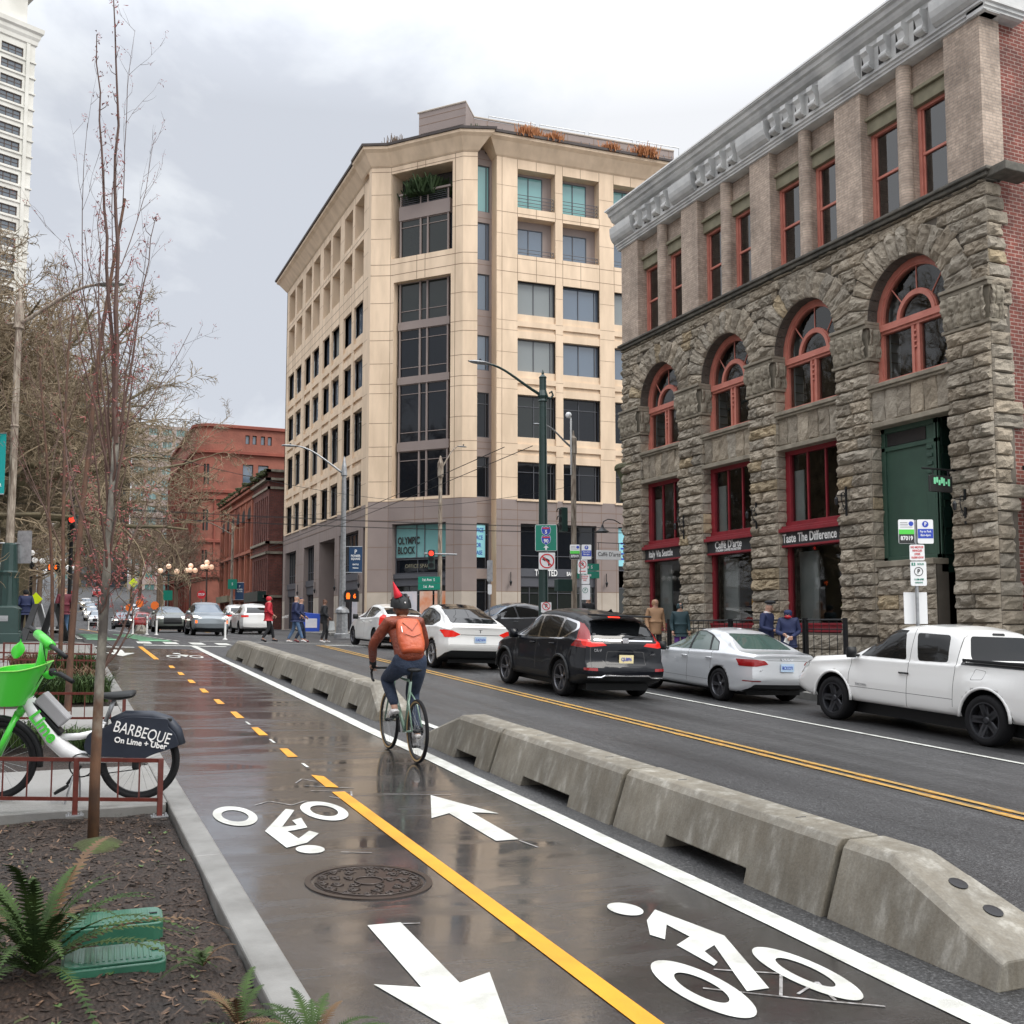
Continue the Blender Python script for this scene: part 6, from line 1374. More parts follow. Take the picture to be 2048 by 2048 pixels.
# --- black crossover
CV = dict(zb=.28, R=.362, rim=.265, spokes=5, rimm='rim_grey', sstyle=1, wheels=(1.36, -1.30), gap=.045, flare=.02, rw=.73, taper=(.78, .90), crease=.98,
  top=[(0, .80), (.1, .90), (.4, .99), (1.0, 1.08), (1.2, 1.13), (1.85, 1.53), (2.2, 1.64), (2.7, 1.685), (3.6, 1.66), (4.1, 1.60), (4.35, 1.55), (4.52, 1.46), (4.60, 1.20)],
  belt=[(0, .72), (.4, .92), (1.15, 1.04), (2.4, 1.07), (3.9, 1.14), (4.6, 1.12)], front=[(0, .2), (.4, .03), (.6, 0), (.9, .08), (2, .4)], rear=[(0, .26), (.36, .08), (.52, .0), (.66, .03), (.72, .10), (1.05, .12), (1.12, .16), (1.55, .36), (1.7, .34)],
  mirror=(.78, 1.12), mirm='paint_black', handles=((.0, .98), (-.92, 1.0)), backy=-1.2,
  cuts=[('side', 'side_window', GL, rp([(.82, 1.10), (-.12, 1.105), (-.04, 1.52), (.12, 1.52), (.42, 1.40)], .05)), ('side', 'side_window', GL, rp([(-.19, 1.105), (-1.02, 1.125), (-1.0, 1.50), (-.6, 1.53), (-.11, 1.525)], .05)), ('side', 'quarter_window', GL, rp([(-1.10, 1.125), (-1.28, 1.15), (-1.66, 1.32), (-1.58, 1.42), (-1.08, 1.49)], .05)),
    ('side', None, 'chrome', rp([(.90, 1.085), (-1.28, 1.10), (-1.76, 1.33), (-1.63, 1.455), (-1.05, 1.53), (-.6, 1.56), (.12, 1.553), (.44, 1.43)], .07)),
    ('back', 'rear_window', GL, rp([(-.66, 1.165), (.66, 1.165), (.58, 1.50), (-.58, 1.50)], .05)), ('front', 'windscreen', GL, rp([(-.7, 1.14), (.7, 1.14), (.56, 1.58), (-.56, 1.58)], .06)),
    ('back', 'third_brake_light', 'red_light', [(-.13, 1.555), (.13, 1.555), (.13, 1.575), (-.13, 1.575)]),
    ('back', 'tail_light', 'brake_glow', rp([(.40, 1.035), (.74, 1.0), (.84, 1.02), (.84, 1.14), (.74, 1.13), (.70, 1.09), (.48, 1.09)], .012), True), ('back', 'upper_tail_light', 'reflector_red', rp([(.70, 1.13), (.86, 1.13), (.74, 1.52), (.66, 1.52)], .012), True), ('side', 'tail_light', 'reflector_red', rp([(-1.70, 1.0), (-2.2, .98), (-2.2, 1.17), (-1.88, 1.16)], .03)),
    ('back', None, 'chrome', [(-.64, 1.125), (.64, 1.125), (.64, 1.15), (-.64, 1.15)]), ('back', None, 'plastic_black', rp([(-.9, .28), (.9, .28), (.9, .49), (-.9, .49)], .03)), ('back', 'reflector', 'reflector_red', rp([(.62, .56), (.86, .57), (.86, .62), (.62, .615)], .01), True),
    ('side', None, 'plastic_black', [(2.2, .2), (2.2, .44), (-2.3, .44), (-2.3, .2)]), seam_y(.86, .46, 1.08), seam_y(-.155, .46, 1.10), seam_y(-1.12, .75, 1.12), ('back', None, 'seam', [(-.74, .55), (-.73, .55), (-.73, .99), (-.74, .99)]),
    ('back', None, 'paint_black', rp([(-.43, .69), (.43, .69), (.39, .92), (-.39, .92)], .03)), ('back', None, 'seam', rp([(-.44, .68), (.44, .68), (.40, .93), (-.40, .93)], .03)), ('front', 'headlight', 'headlight', rp([(.45, .76), (.84, .80), (.84, .92), (.45, .86)], .03), True)])
cv = car('black crossover in the travel lane ahead of the silver sedan, brake lights glowing', 9.97, 19.52, 4.60, 1.86, CV, 'paint_black', 'crossover', 'car')
plate(cv, -2.275, .79, 'plate_cream', 'CJL8896'); t = text('CR-V', .075, 'chrome', frame((-.60, -2.235, .94), (1, 0, 0)), cv, world=False, bold=.002); t = text('AWD', .05, 'chrome', frame((.60, -2.235, .88), (1, 0, 0)), cv, world=False)
b = MB(); b.tube([(-.82, -2.26, .44), (-.55, -2.315, .44), (-.48, -2.33, .475), (.48, -2.33, .475), (.55, -2.315, .44), (.82, -2.26, .44)], .016, 6); b.obj('bumper_trim', 'chrome', cv)
b = MB(); b.cbox((0, -2.225, 1.13), (.13, .02, .10)); b.obj('badge', 'chrome', cv, bevel=.02); b = MB(); b.tube([(-.02, -2.22, 1.17), (.25, -2.14, 1.20), (.48, -2.13, 1.19)], .014, 6); b.obj('rear_wiper', 'plastic_black', cv)
b = MB(); b.box((-.6, -2.17, 1.585), (.6, -1.75, 1.625)); b.obj('roof_spoiler', 'paint_black', cv, bevel=.02); b = MB(); b.add([(-.03, -1.5, 1.66), (.03, -1.5, 1.66), (0, -1.62, 1.73), (0, -1.7, 1.66)], [(0, 1, 2), (1, 3, 2), (0, 2, 3)]); b.obj('roof_antenna', 'paint_black', cv)
for s_ in (-1, 1):
    for wy in CV['wheels']:
        b = MB(); P_ = [(s_*(.945), wy+.425*cos(a), .372+.425*sin(a)) for a in [radians(q) for q in range(0, 181, 15)]]; b.tube(P_, .032, 6); b.obj('wheel_arch_trim', 'plastic_black', cv)
# --- white electric hatchback
TY = dict(zb=.22, R=.36, rim=.26, spokes=5, rimm='rim_silver', sstyle=1, wheels=(1.47, -1.42), gap=.03, rw=.68, taper=(.76, .86), crease=.9,
  top=[(0, .72), (.1, .80), (.4, .90), (1.05, 1.02), (1.2, 1.07), (2.0, 1.50), (2.5, 1.61), (2.9, 1.62), (3.5, 1.52), (4.1, 1.30), (4.42, 1.15), (4.5, 1.13), (4.68, 1.115), (4.75, 1.08)],
  belt=[(0, .64), (.4, .82), (1.1, .98), (2.4, 1.01), (4.0, 1.09), (4.75, 1.04)], front=[(0, .2), (.4, .03), (.6, 0), (.9, .12), (2, .4)], rear=[(0, .34), (.38, .10), (.60, .0), (.82, .04), (1.02, .03), (1.12, .0), (1.3, .05), (2, .1)],
  mirror=(.80, 1.07), handles=(), backy=-.5,
  cuts=[('side', 'side_window', GL, rp([(.86, 1.04), (-.12, 1.05), (-.05, 1.50), (.05, 1.51), (.40, 1.40)], .05)), ('side', 'side_window', GL, rp([(-.17, 1.05), (-1.25, 1.095), (-1.44, 1.20), (-1.15, 1.36), (-.60, 1.49), (-.10, 1.515)], .05)),
    ('side', None, 'plastic_black', rp([(.95, 1.03), (-1.27, 1.078), (-1.50, 1.20), (-1.17, 1.38), (-.60, 1.515), (.06, 1.535), (.42, 1.42)], .05)),
    ('back', 'rear_window', GL, rp([(-.66, 1.175), (.66, 1.175), (.56, 1.55), (.3, 1.58), (-.3, 1.58), (-.56, 1.55)], .06)), ('front', 'windscreen', GL, rp([(-.68, 1.08), (.68, 1.08), (.52, 1.55), (-.52, 1.55)], .06)), ('top', None, GL, rp([(-.52, .1), (.52, .1), (.50, -1.0), (-.50, -1.0)], .06)),
    ('back', 'tail_light', 'brake_glow', rp([(.52, .905), (.66, .84), (.88, .82), (.92, 1.0), (.74, 1.0)], .02), True), ('side', 'tail_light', 'brake_glow', rp([(-1.98, .93), (-2.4, .80), (-2.4, 1.0), (-2.06, 1.01)], .02)),
    ('back', None, 'seam', [(-.52, .885), (.52, .885), (.52, .90), (-.52, .90)]), ('back', None, 'plastic_black', rp([(-.94, .24), (.94, .24), (.86, .44), (.74, .50), (-.74, .50), (-.86, .44)], .04)), ('back', None, 'seam', [(-.80, .64), (.80, .64), (.80, .647), (-.80, .647)]),
    seam_y(.88, .35, 1.02), seam_y(-.145, .35, 1.04), seam_y(-1.1, .7, 1.06), ('front', 'headlight', 'headlight', rp([(.5, .68), (.86, .72), (.86, .80), (.5, .76)], .02), True)])
ty = car('white hatchback with glass roof and red tail lights right behind the cyclist', 9.86, 26.75, 4.75, 1.92, TY, 'paint_white', 'hatchback', 'car')
plate(ty, -2.425, .78, 'plate_blue', 'CAZ1674'); b = MB(); b.box((-.05, -2.405, 1.015), (.05, -2.385, 1.03)); b.box((-.012, -2.405, .95), (.012, -2.385, 1.02)); b.obj('letter_badge', 'rim_grey', ty); b = MB(); b.box((-.16, -1.52, 1.36), (.16, -1.49, 1.38)); b.obj('third_brake_light', 'red_light', ty)
# --- white hybrid hatchback
PRH = dict(zb=.22, R=.32, rim=.22, spokes=5, rimm='rim_grey', sstyle=0, wheels=(1.35, -1.35), gap=.04, rw=.68, taper=(.76, .90),
  top=[(0, .68), (.1, .78), (.5, .92), (1.0, 1.03), (1.9, 1.41), (2.3, 1.49), (2.7, 1.485), (3.4, 1.41), (3.9, 1.31), (4.2, 1.22), (4.35, 1.16), (4.46, 1.08)],
  belt=[(0, .60), (.5, .82), (1.1, .95), (2.4, .98), (3.9, 1.06), (4.46, 1.02)], rear=[(0, .25), (.35, .06), (.55, .0), (.8, .04), (1.0, .08), (1.2, .14), (2, .2)], mirror=(.75, 1.03), handles=((-.0, .88), (-.9, .9)), mirm='plastic_black', backy=-.6,
  cuts=[('side', 'side_window', GL, rp([(.80, 1.0), (-.10, 1.01), (-.02, 1.39), (.12, 1.39), (.42, 1.28)], .05)), ('side', 'side_window', GL, rp([(-.17, 1.01), (-1.15, 1.05), (-1.2, 1.28), (-.75, 1.37), (-.10, 1.40)], .05)),
    ('back', 'rear_window', GL, rp([(-.62, 1.14), (.62, 1.14), (.54, 1.36), (-.54, 1.36)], .04)), ('back', 'lower_rear_window', GL, rp([(-.55, .93), (.55, .93), (.55, 1.10), (-.55, 1.10)], .03)), ('front', 'windscreen', GL, rp([(-.66, 1.04), (.66, 1.04), (.52, 1.41), (-.52, 1.41)], .05)),
    ('back', 'tail_light', 'brake_glow', rp([(.66, .76), (.86, .76), (.86, 1.13), (.68, 1.15)], .02), True), ('side', 'tail_light', 'brake_glow', rp([(-2.03, .78), (-2.25, .76), (-2.25, 1.1), (-2.06, 1.12)], .02)), seam_y(.85, .33, .98), seam_y(-.14, .33, 1.0), ('back', None, 'plastic_black', rp([(-.8, .26), (.8, .26), (.8, .40), (-.8, .40)], .03))])
pr_ = car('white hybrid hatchback at the crossing, partly behind the cyclist', 10.85, 35.6, 4.46, 1.75, PRH, 'paint_white', 'hatchback', 'car')
# --- grey SUV facing the camera
MI = dict(CV); MI = dict(zb=.28, R=.35, rim=.25, spokes=5, rimm='rim_grey', sstyle=1, wheels=(1.34, -1.33), gap=.05, flare=.02, rw=.72, taper=(.86, .88),
  top=[(0, .86), (.08, .96), (.4, 1.03), (1.0, 1.10), (1.2, 1.15), (1.9, 1.56), (2.3, 1.66), (2.9, 1.68), (3.8, 1.55), (4.2, 1.35), (4.4, 1.1)], belt=[(0, .80), (.4, .95), (1.1, 1.06), (2.4, 1.08), (4.4, 1.12)], front=[(0, .2), (.35, .04), (.6, 0), (.9, .05), (2, .3)], mirror=(.80, 1.14), handles=((0, .95), (-.9, .95)),
  cuts=[('side', 'side_window', GL, rp([(.82, 1.11), (-.12, 1.12), (-.04, 1.54), (.40, 1.42)], .05)), ('side', 'side_window', GL, rp([(-.19, 1.12), (-1.3, 1.14), (-1.3, 1.40), (-.11, 1.54)], .05)), ('front', 'windscreen', 'blue_glass', rp([(-.72, 1.16), (.72, 1.16), (.58, 1.58), (-.58, 1.58)], .06)),
    ('front', 'headlight', 'white_light', rp([(.48, .86), (.84, .90), (.84, .99), (.70, .99)], .02), True), ('front', None, 'chrome', rp([(-.50, .80), (.50, .80), (.62, .90), (.56, .93), (-.56, .93), (-.62, .90)], .02)), ('front', None, 'plastic_black', rp([(-.48, .54), (.48, .54), (.50, .76), (-.50, .76)], .03)), ('front', 'fog_lamp', 'orange_light', rp([(.70, .62), (.78, .62), (.78, .76), (.70, .76)], .01), True), ('front', None, 'paint_silver_white', rp([(-.80, .42), (.80, .42), (.70, .48), (-.70, .48)], .02)), ('front', None, 'plastic_black', rp([(-.86, .24), (.86, .24), (.82, .40), (-.82, .40)], .03)),
    ('side', None, 'plastic_black', [(2.2, .2), (2.2, .42), (-2.3, .42), (-2.3, .2)]), ('back', 'tail_light', 'reflector_red', rp([(.6, .95), (.85, .95), (.85, 1.1), (.6, 1.1)], .02), True), ('back', 'rear_window', GL, rp([(-.6, 1.15), (.6, 1.15), (.5, 1.4), (-.5, 1.4)], .04))])
mi = car('grey SUV with bright headlights waiting at the junction, facing the camera', 7.25, 55.6, 4.40, 1.80, MI, 'paint_steel', 'suv', 'car', head=-1, simple=True)
b = MB(); b.cbox((0, 2.22, .66), (.32, .02, .16)); b.obj('licence_plate', 'sign_white', mi)
SV = dict(MI); SV['cuts'] = MI['cuts'][:3]+[('back', 'tail_light', 'brake_glow', rp([(.50, .95), (.85, .93), (.85, 1.05), (.5, 1.05)], .02), True), ('back', 'rear_window', GL, rp([(-.62, 1.16), (.62, 1.16), (.52, 1.48), (-.52, 1.48)], .04)), ('side', 'tail_light', 'brake_glow', rp([(-1.9, .95), (-2.2, .95), (-2.2, 1.05), (-1.9, 1.05)], .02)), ('side', None, 'plastic_black', [(2.2, .2), (2.2, .42), (-2.3, .42), (-2.3, .2)]), ('front', 'headlight', 'white_light', rp([(.5, .82), (.82, .84), (.82, .94), (.5, .92)], .02), True), ('front', 'grille', 'plastic_black', rp([(-.5, .5), (.5, .5), (.5, .85), (-.5, .85)], .03))]
FC = 'cars in and along the street beyond the junction'
sv1 = car('white SUV parked behind the pedestrian in the red jacket', 10.3, 60.0, 4.4, 1.8, SV, 'paint_white', 'suv', 'car', simple=True, group=FC)
sv2 = car('cream sedan with one bright headlight left behind the grey SUV', 6.3, 64.5, 4.4, 1.78, dict(SV, top=[(a, c*.90) for a, c in SV['top']]), 'paint_grey_green', 'parked_car', 'car', head=-1, simple=True, group=FC)
sv2['label'] = 'grey green car with one bright headlight just behind the grey SUV'
fc = {}
for k, pm_ in (('white', 'paint_white'), ('steel', 'paint_steel'), ('red', 'paint_red'), ('dark', 'paint_dark_grey')):
    pass
def redress(o, frm, to):
    for ch in [q for q in bpy.data.objects if q.parent == o]:
        if ch.type == 'MESH' and any(s.material == MT[frm] for s in ch.material_slots):
            ch.data = ch.data.copy()
            for i, m_ in enumerate(ch.data.materials):
                if m_ == MT[frm]: ch.data.materials[i] = MT[to]
for (x, y, hd, pm_, lb) in ((10.6, 67.5, 1, 'paint_white', 'white SUV second in the parked row beyond the junction'), (9.2, 96, 1, 'paint_white', 'white car just left of the grey green car, tail lights on'), (9.1, 104, 1, 'paint_steel', 'grey car with wide red tail lights in the queue up the street'), (8.3, 112, 1, 'paint_red', 'red car in the queue up the street'),
      (8.9, 124, 1, 'paint_dark_grey', 'dark car with roof rack at the head of the queue'), (6.2, 108, -1, 'paint_dark_grey', 'dark car with two headlights coming down the bicycle side'), (4.6, 128, -1, 'paint_silver_white', 'silver car coming down the hill, nearest of the left row'), (4.4, 140, -1, 'paint_white', 'white car coming down the hill in the left row'),
      (4.6, 153, -1, 'paint_steel', 'steel blue car farther up the left row'), (6.4, 168, 1, 'paint_dark_grey', 'dark car in the middle of the hill'), (8.3, 235, 1, 'paint_red', 'small red car highest up the hill'), (4.6, 172, -1, 'paint_white', 'small white car far up the left row'), (9.9, 150, 1, 'paint_silver_white', 'silver car beyond the queue at the right kerb')):
    c = copy_tree(sv1); c.name = 'parked_car'; c.location = (x, y, G(x, y)); c.rotation_euler = (math.atan((G(x, y+1)-G(x, y-1))/2)*hd, 0, 0 if hd > 0 else pi); c['label'] = lb
    if pm_ != 'paint_white': redress(c, 'paint_white', pm_)
# grey car behind the crossover at the café corner
gc = copy_tree(mi); gc.name = 'parked_car'; gc.location = (16.2, 37.4, G(14, 37)+.02); gc.rotation_euler = (0, 0, radians(90+8)); gc['label'] = 'dark blue grey car with headlight on, showing above the black crossover bonnet'; redress(gc, 'paint_steel', 'paint_dark_grey')
# ================================================================ PEOPLE
mat('skin', (.42, .24, .17), .5, var=.05); mat('skin_brown', (.16, .08, .05), .5, var=.05); mat('hair_auburn', (.16, .06, .025), .6, vs=30, col2=(.08, .03, .015)); mat('hair_grey', (.25, .24, .23), .7, var=.1)
mat('rust_jacket', (.215, .040, .013), .42, vs=5, col2=(.15, .026, .010), bump=.8, bs=5, bd=.08); mat('rust_backpack', (.50, .095, .028), .38, vs=6, col2=(.40, .065, .02), bump=.5, bs=9, bd=.04)
mat('jeans_navy', (.016, .030, .062), .8, vs=4, col2=(.010, .018, .038), bump=.7, bs=6, bd=.06); mat('jeans_blue', (.10, .18, .32), .8, var=.2); mat('cloth_black', (.016, .017, .020), .8, var=.1); mat('cloth_red', (.52, .018, .035), .6, var=.1); mat('cloth_navy', (.015, .025, .085), .7, var=.1)
mat('cloth_tan', (.40, .235, .13), .7, var=.1); mat('cloth_purple', (.12, .035, .25), .7, var=.1); mat('cloth_maroon', (.15, .02, .035), .7, var=.2); mat('cloth_grey', (.40, .42, .42), .7, var=.1); mat('shoe_white', (.60, .58, .57), .5, var=.05); mat('party_red', (.70, .025, .045), .35, var=0); mat('cloth_teal_dark', (.02, .05, .06), .7, var=.1)
def skinned(name, vs, es, m, parent, sub=2, extra=None, roots=(0,)):
    keys = list(vs); me = bpy.data.meshes.new(name); me.from_pydata([vs[k][0] for k in keys], [(keys.index(a), keys.index(b)) for a, b in es], [])
    o = bpy.data.objects.new(name, me); COL.objects.link(o); o.modifiers.new('s', 'SKIN'); 
    for i, k in enumerate(keys): r = vs[k][1]; me.skin_vertices[0].data[i].radius = r if hasattr(r, '__len__') else (r, r); me.skin_vertices[0].data[i].use_root = i in roots
    q = o.modifiers.new('u', 'SUBSURF'); q.levels = sub; q.render_levels = sub
    bpy.context.view_layer.update(); dg = bpy.context.evaluated_depsgraph_get(); m2 = bpy.data.meshes.new_from_object(o.evaluated_get(dg)); bpy.data.objects.remove(o)
    bm = bmesh.new(); bm.from_mesh(m2)
    if extra and extra.v:
        m3 = bpy.data.meshes.new('x'); m3.from_pydata(extra.v, [], extra.f); bm.from_mesh(m3)
    bm.to_mesh(m2); bm.free(); m2.materials.clear(); m2.materials.append(MT[m]); m2.shade_smooth(); o = bpy.data.objects.new(name, m2); COL.objects.link(o); o.parent = parent; return o
def person(label, loc, rz, J=None, top='cloth_navy', legs='jeans_blue', shoe='cloth_black', hair='hair_grey', skin='skin', hood=None, group=None, H=1.75, long=0, fat=1.14, lf=1.0, extras=None, nm='person', hairlen=0, gloves=None):
    o = empty(nm, loc, label, 'person', group, rz); k = H/1.75
    D = dict(pel=(0, 0, .95), wai=(0, .0, 1.10), che=(0, 0, 1.28), nec=(0, .01, 1.50), hea=(0, .03, 1.62), cro=(0, .02, 1.70),
        shL=(-.18, 0, 1.42), elL=(-.24, -.03, 1.14), wrL=(-.23, .08, .92), shR=(.18, 0, 1.42), elR=(.24, -.03, 1.14), wrR=(.23, .08, .92),
        hiL=(-.09, 0, .90), knL=(-.10, .03, .50), anL=(-.10, 0, .09), toL=(-.11, .15, .04), hiR=(.09, 0, .90), knR=(.10, .03, .50), anR=(.10, 0, .09), toR=(.11, .15, .04))
    D.update(J or {}); D = {a: V(c)*k for a, c in D.items()}; D['uc'] = D['che'].lerp(D['nec'], .55)*.7+(D['shL']+D['shR'])*.15; B = {}
    R = dict(uc=(.09, .075), pel=(.13, .10), wai=(.12, .09), che=(.14, .10), nec=.052, hea=(.080, .098), cro=(.060, .075), shL=.055, elL=.042, wrL=.028, shR=.055, elR=.042, wrR=.028, hiL=.08, knL=.055, anL=.038, toL=.03, hiR=.08, knR=.055, anR=.038, toR=.03)
    for a in D: B[a] = (D[a], tuple(q*k for q in R[a]) if hasattr(R[a], '__len__') else R[a]*k)
    E_ = [('pel', 'wai'), ('wai', 'che'), ('che', 'uc'), ('uc', 'nec'), ('nec', 'hea'), ('hea', 'cro'), ('uc', 'shL'), ('shL', 'elL'), ('elL', 'wrL'), ('uc', 'shR'), ('shR', 'elR'), ('elR', 'wrR'), ('pel', 'hiL'), ('hiL', 'knL'), ('knL', 'anL'), ('anL', 'toL'), ('pel', 'hiR'), ('hiR', 'knR'), ('knR', 'anR'), ('anR', 'toR')]
    x = MB()
    hd = (D['hea']-D['nec']).normalized(); fw = V((0, 1, 0)); fw = (fw-hd*fw.dot(hd)).normalized(); rt = fw.cross(hd); hc = D['hea']
    x.ball(hc+fw*.098*k-hd*.012, .017*k, 8); 
    for s_ in (-1, 1): x.ball(hc+rt*s_*.078*k-hd*.01, .024*k, 8, sc=(.5, .8, 1.2)); x.ball(hc+rt*s_*.032*k+fw*.088*k+hd*.015, .011*k, 6)
    x.tube([hc+fw*.09*k-hd*.05+rt*-.022, hc+fw*.096*k-hd*.052, hc+fw*.09*k-hd*.05+rt*.022], .006, 5)
    for s_, w, e in ((-1, 'wrL', 'elL'), (1, 'wrR', 'elR')):     # hands: palm and five curled fingers
        p = D[w]; d = (p-D[e]).normalized(); sd = d.orthogonal().normalized(); up = d.cross(sd); c1 = p+d*.05
        x.tube([p-d*.01, p+d*.03, p+d*.085], [.024, .036, .030], 8)
        for f in range(4):
            q = p+d*.08+sd*(f-1.5)*.019; l = (.065, .075, .07, .055)[f]; x.tube([q-d*.02, q+d*l*.5, q+d*l*.8+up*l*.45, q+d*l*.6+up*l*.8], [.010, .0095, .009, .007], 6)
        q = p+d*.03+sd*-.032; x.tube([q, q-sd*.02+d*.03, q-sd*.012+d*.055+up*.02], [.013, .011, .008], 6)
    skinned('body', B, E_, skin, o, 2, x)
    up_ = lambda a, r, dz=(0, 0, 0): (D[a]+V(dz), r)
    w = .004
    T = {'hem': (D['pel']*.75+(D['hiL']+D['hiR'])*.125+V((0, 0, -.06-long)), (.175*fat, .135*fat)), 'pel': (D['pel'], (.168*fat, .13*fat)), 'wai': (D['wai'], (.155*fat, .122*fat)), 'che': (D['che'], (.182*fat, .132*fat)), 'nec': (D['nec']-V((0, 0, .035)), .072), 'uc': (D['uc'], (.125*fat, .105*fat)),
         'shL': (D['shL'], .078), 'elL': (D['elL'], .060), 'wrL': (D['wrL'], .045), 'shR': (D['shR'], .078), 'elR': (D['elR'], .060), 'wrR': (D['wrR'], .045)}
    if lf > 1: del T['hem']; T['pel'] = (D['pel']+V((0, .0, -.05)), (.205, .165)); T['wai'] = (D['wai'], (.175, .135))
    skinned('jacket', T, ([('hem', 'pel')] if lf == 1 else [])+[('pel', 'wai'), ('wai', 'che'), ('che', 'uc'), ('uc', 'nec'), ('uc', 'shL'), ('shL', 'elL'), ('elL', 'wrL'), ('uc', 'shR'), ('shR', 'elR'), ('elR', 'wrR')], top, o, 2, roots=(1 if lf == 1 else 0,))
    Lg = {'wai': (D['wai']-V((0, 0, .04)), (.14*lf, .11*lf)), 'pel': (D['pel'], (.155*lf, .125*lf)), 'hiL': (D['hiL'], .095*lf), 'knL': (D['knL'], .070*lf), 'anL': (D['anL']+V((0, 0, .03)), .055), 'hiR': (D['hiR'], .095*lf), 'knR': (D['knR'], .070*lf), 'anR': (D['anR']+V((0, 0, .03)), .055)}
    skinned('trousers', Lg, [('wai', 'pel'), ('pel', 'hiL'), ('hiL', 'knL'), ('knL', 'anL'), ('pel', 'hiR'), ('hiR', 'knR'), ('knR', 'anR')], legs, o, 2, roots=(1,))
    for s_, a, t in ((-1, 'anL', 'toL'), (1, 'anR', 'toR')):
        dn = (D[t]-D[a]); S_ = {'a': (D[a]+V((0, -.01, .0)), .046), 'h': (D[a]+V((0, -.045, -.045)), .038), 'm': (D[a].lerp(D[t], .6)+V((0, 0, -.02)), .042), 't': (D[t]+dn.normalized()*.03, .034)}
        skinned('shoe', S_, [('a', 'h'), ('a', 'm'), ('m', 't')], shoe, o, 2)
    if hood: skinned('hood', {'n': (D['nec']-V((0, .02, 0)), .10), 'h': (D['hea']-fw*.022, (.108, .118)), 'c': (D['cro']-fw*.01, (.085, .095))}, [('n', 'h'), ('h', 'c')], hood, o, 2)
    elif hair:
        skinned('hair', {'h': (D['hea']-fw*.018+hd*.02, (.089, .100)), 'c': (D['cro']+hd*.01, (.072, .080)), **({'l': (D['nec']-fw*.05, (.075, .05)), } if hairlen else {})}, [('h', 'c')]+([('h', 'l')] if hairlen else []), hair, o, 2)
    if gloves:
        for w_, e in (('wrL', 'elL'), ('wrR', 'elR')): d = (D[w_]-D[e]).normalized(); g = MB(); g.tube([D[w_]-d*.04, D[w_]+d*.03, D[w_]+d*.095, D[w_]+d*.12], [.038, .043, .038, .018], 10); g.obj('glove', gloves, o, smooth=True)
    return o, D
def walk(ph=1, s=.28): return dict(knL=(-.10, .10*ph+.06, .50), anL=(-.10, s*ph, .10), toL=(-.11, s*ph+.14, .06), knR=(.10, -.06*ph+.06, .50), anR=(.10, -s*ph, .12), toR=(.11, -s*ph+.13, .05), elL=(-.25, -.06, 1.15), wrL=(-.22, .12, .98), elR=(.25, -.06, 1.15), wrR=(.22, .14, 1.0))
PG = 'people crossing the junction'
W90 = -pi/2    # facing +x
person('person in a bright red hooded jacket and black trousers on the crossing', (7.3, 38.8, G(7.3, 38.8)), W90, walk(1, .22), 'cloth_red', 'cloth_black', hood='cloth_red', group=PG, long=.08)
q_, _ = person('heavy person in a navy jacket and light blue jeans on the crossing', (8.2, 38.3, G(8.2, 38.3)), W90, walk(-1, .24), 'cloth_navy', 'jeans_blue', 'shoe_white', group=PG, fat=1.2, H=1.78)
person('person in dark clothes walking just behind the light blue jeans', (8.6, 39.3, G(8.6, 39.3)), W90, walk(1, .2), 'cloth_navy', 'jeans_navy', 'cloth_maroon', hair='cloth_navy', group=PG)
bp_, _ = person('person in a long black coat carrying a plastic bag on the crossing', (9.75, 40.3, G(9.75, 40.3)), W90, walk(1, .12), 'cloth_black', 'cloth_black', 'shoe_white', skin='skin_brown', hair='hair_auburn', group=PG, long=.12, fat=1.12)
bg_ = empty('carrier_bag', (10.0, 40.1, G(9.75, 40.3)+.55), 'white plastic bag held by the person in the long black coat', 'bag'); b = MB(); b.grid(lambda a, c: (.13*cos(2*pi*a)*(1-.3*c)+.02*sin(9*a*pi), .09*sin(2*pi*a)*(1-.3*c), -.05+.36*c+.02*sin(14*pi*a)), 18, 6); b.obj('bag_body', 'cloth_grey', bg_, smooth=True)
SWp = lambda x, y: SW(x, y)
person('person in a tan hooded parka with dark shoulders by the first shop window', (15.45, 25.0, SWp(15.45, 25.0)), pi*.95, None, 'cloth_tan', 'cloth_black', hood='cloth_tan', long=.12, fat=1.15, H=1.85)
person('person in a dark padded jacket and purple trousers beside the tan parka', (15.75, 24.2, SWp(15.7, 24.2)), pi*.9, None, 'cloth_teal_dark', 'cloth_purple', hood='cloth_teal_dark', H=1.75)
m1, D1_ = person('person in a dark blue jumper and flat cap by the black railing', (15.55, 20.15, SWp(15.6, 20.2)), pi*1.15, dict(hea=(0, .07, 1.60), cro=(0, .07, 1.68), wrR=(.12, .22, 1.08), wrL=(-.14, .2, 1.02)), 'cloth_navy', 'cloth_black', H=1.84)
b = MB(); b.ball((0, .09, 1.80), .115, 14, sc=(1, 1.25, .42)); b.box((-.07, .16, 1.765), (.07, .27, 1.775)); b.obj('flat_cap', 'cloth_black', m1, smooth=True)
b = MB(); b.lathe([(.09, 0), (.075, .035)], 14, (0, .012, 1.55)); b.obj('white_collar', 'shoe_white', m1)
m2, _ = person('person in a dark blue hooded coat holding a paper by the black railing', (15.7, 19.55, SWp(15.7, 19.6)), pi*.75, dict(hea=(0, .07, 1.58), cro=(0, .07, 1.66), wrR=(.08, .30, 1.08), elR=(.25, .08, 1.12), wrL=(-.1, .25, 1.02)), 'cloth_navy', 'cloth_black', hood='cloth_navy', H=1.72, long=.05, fat=1.15)
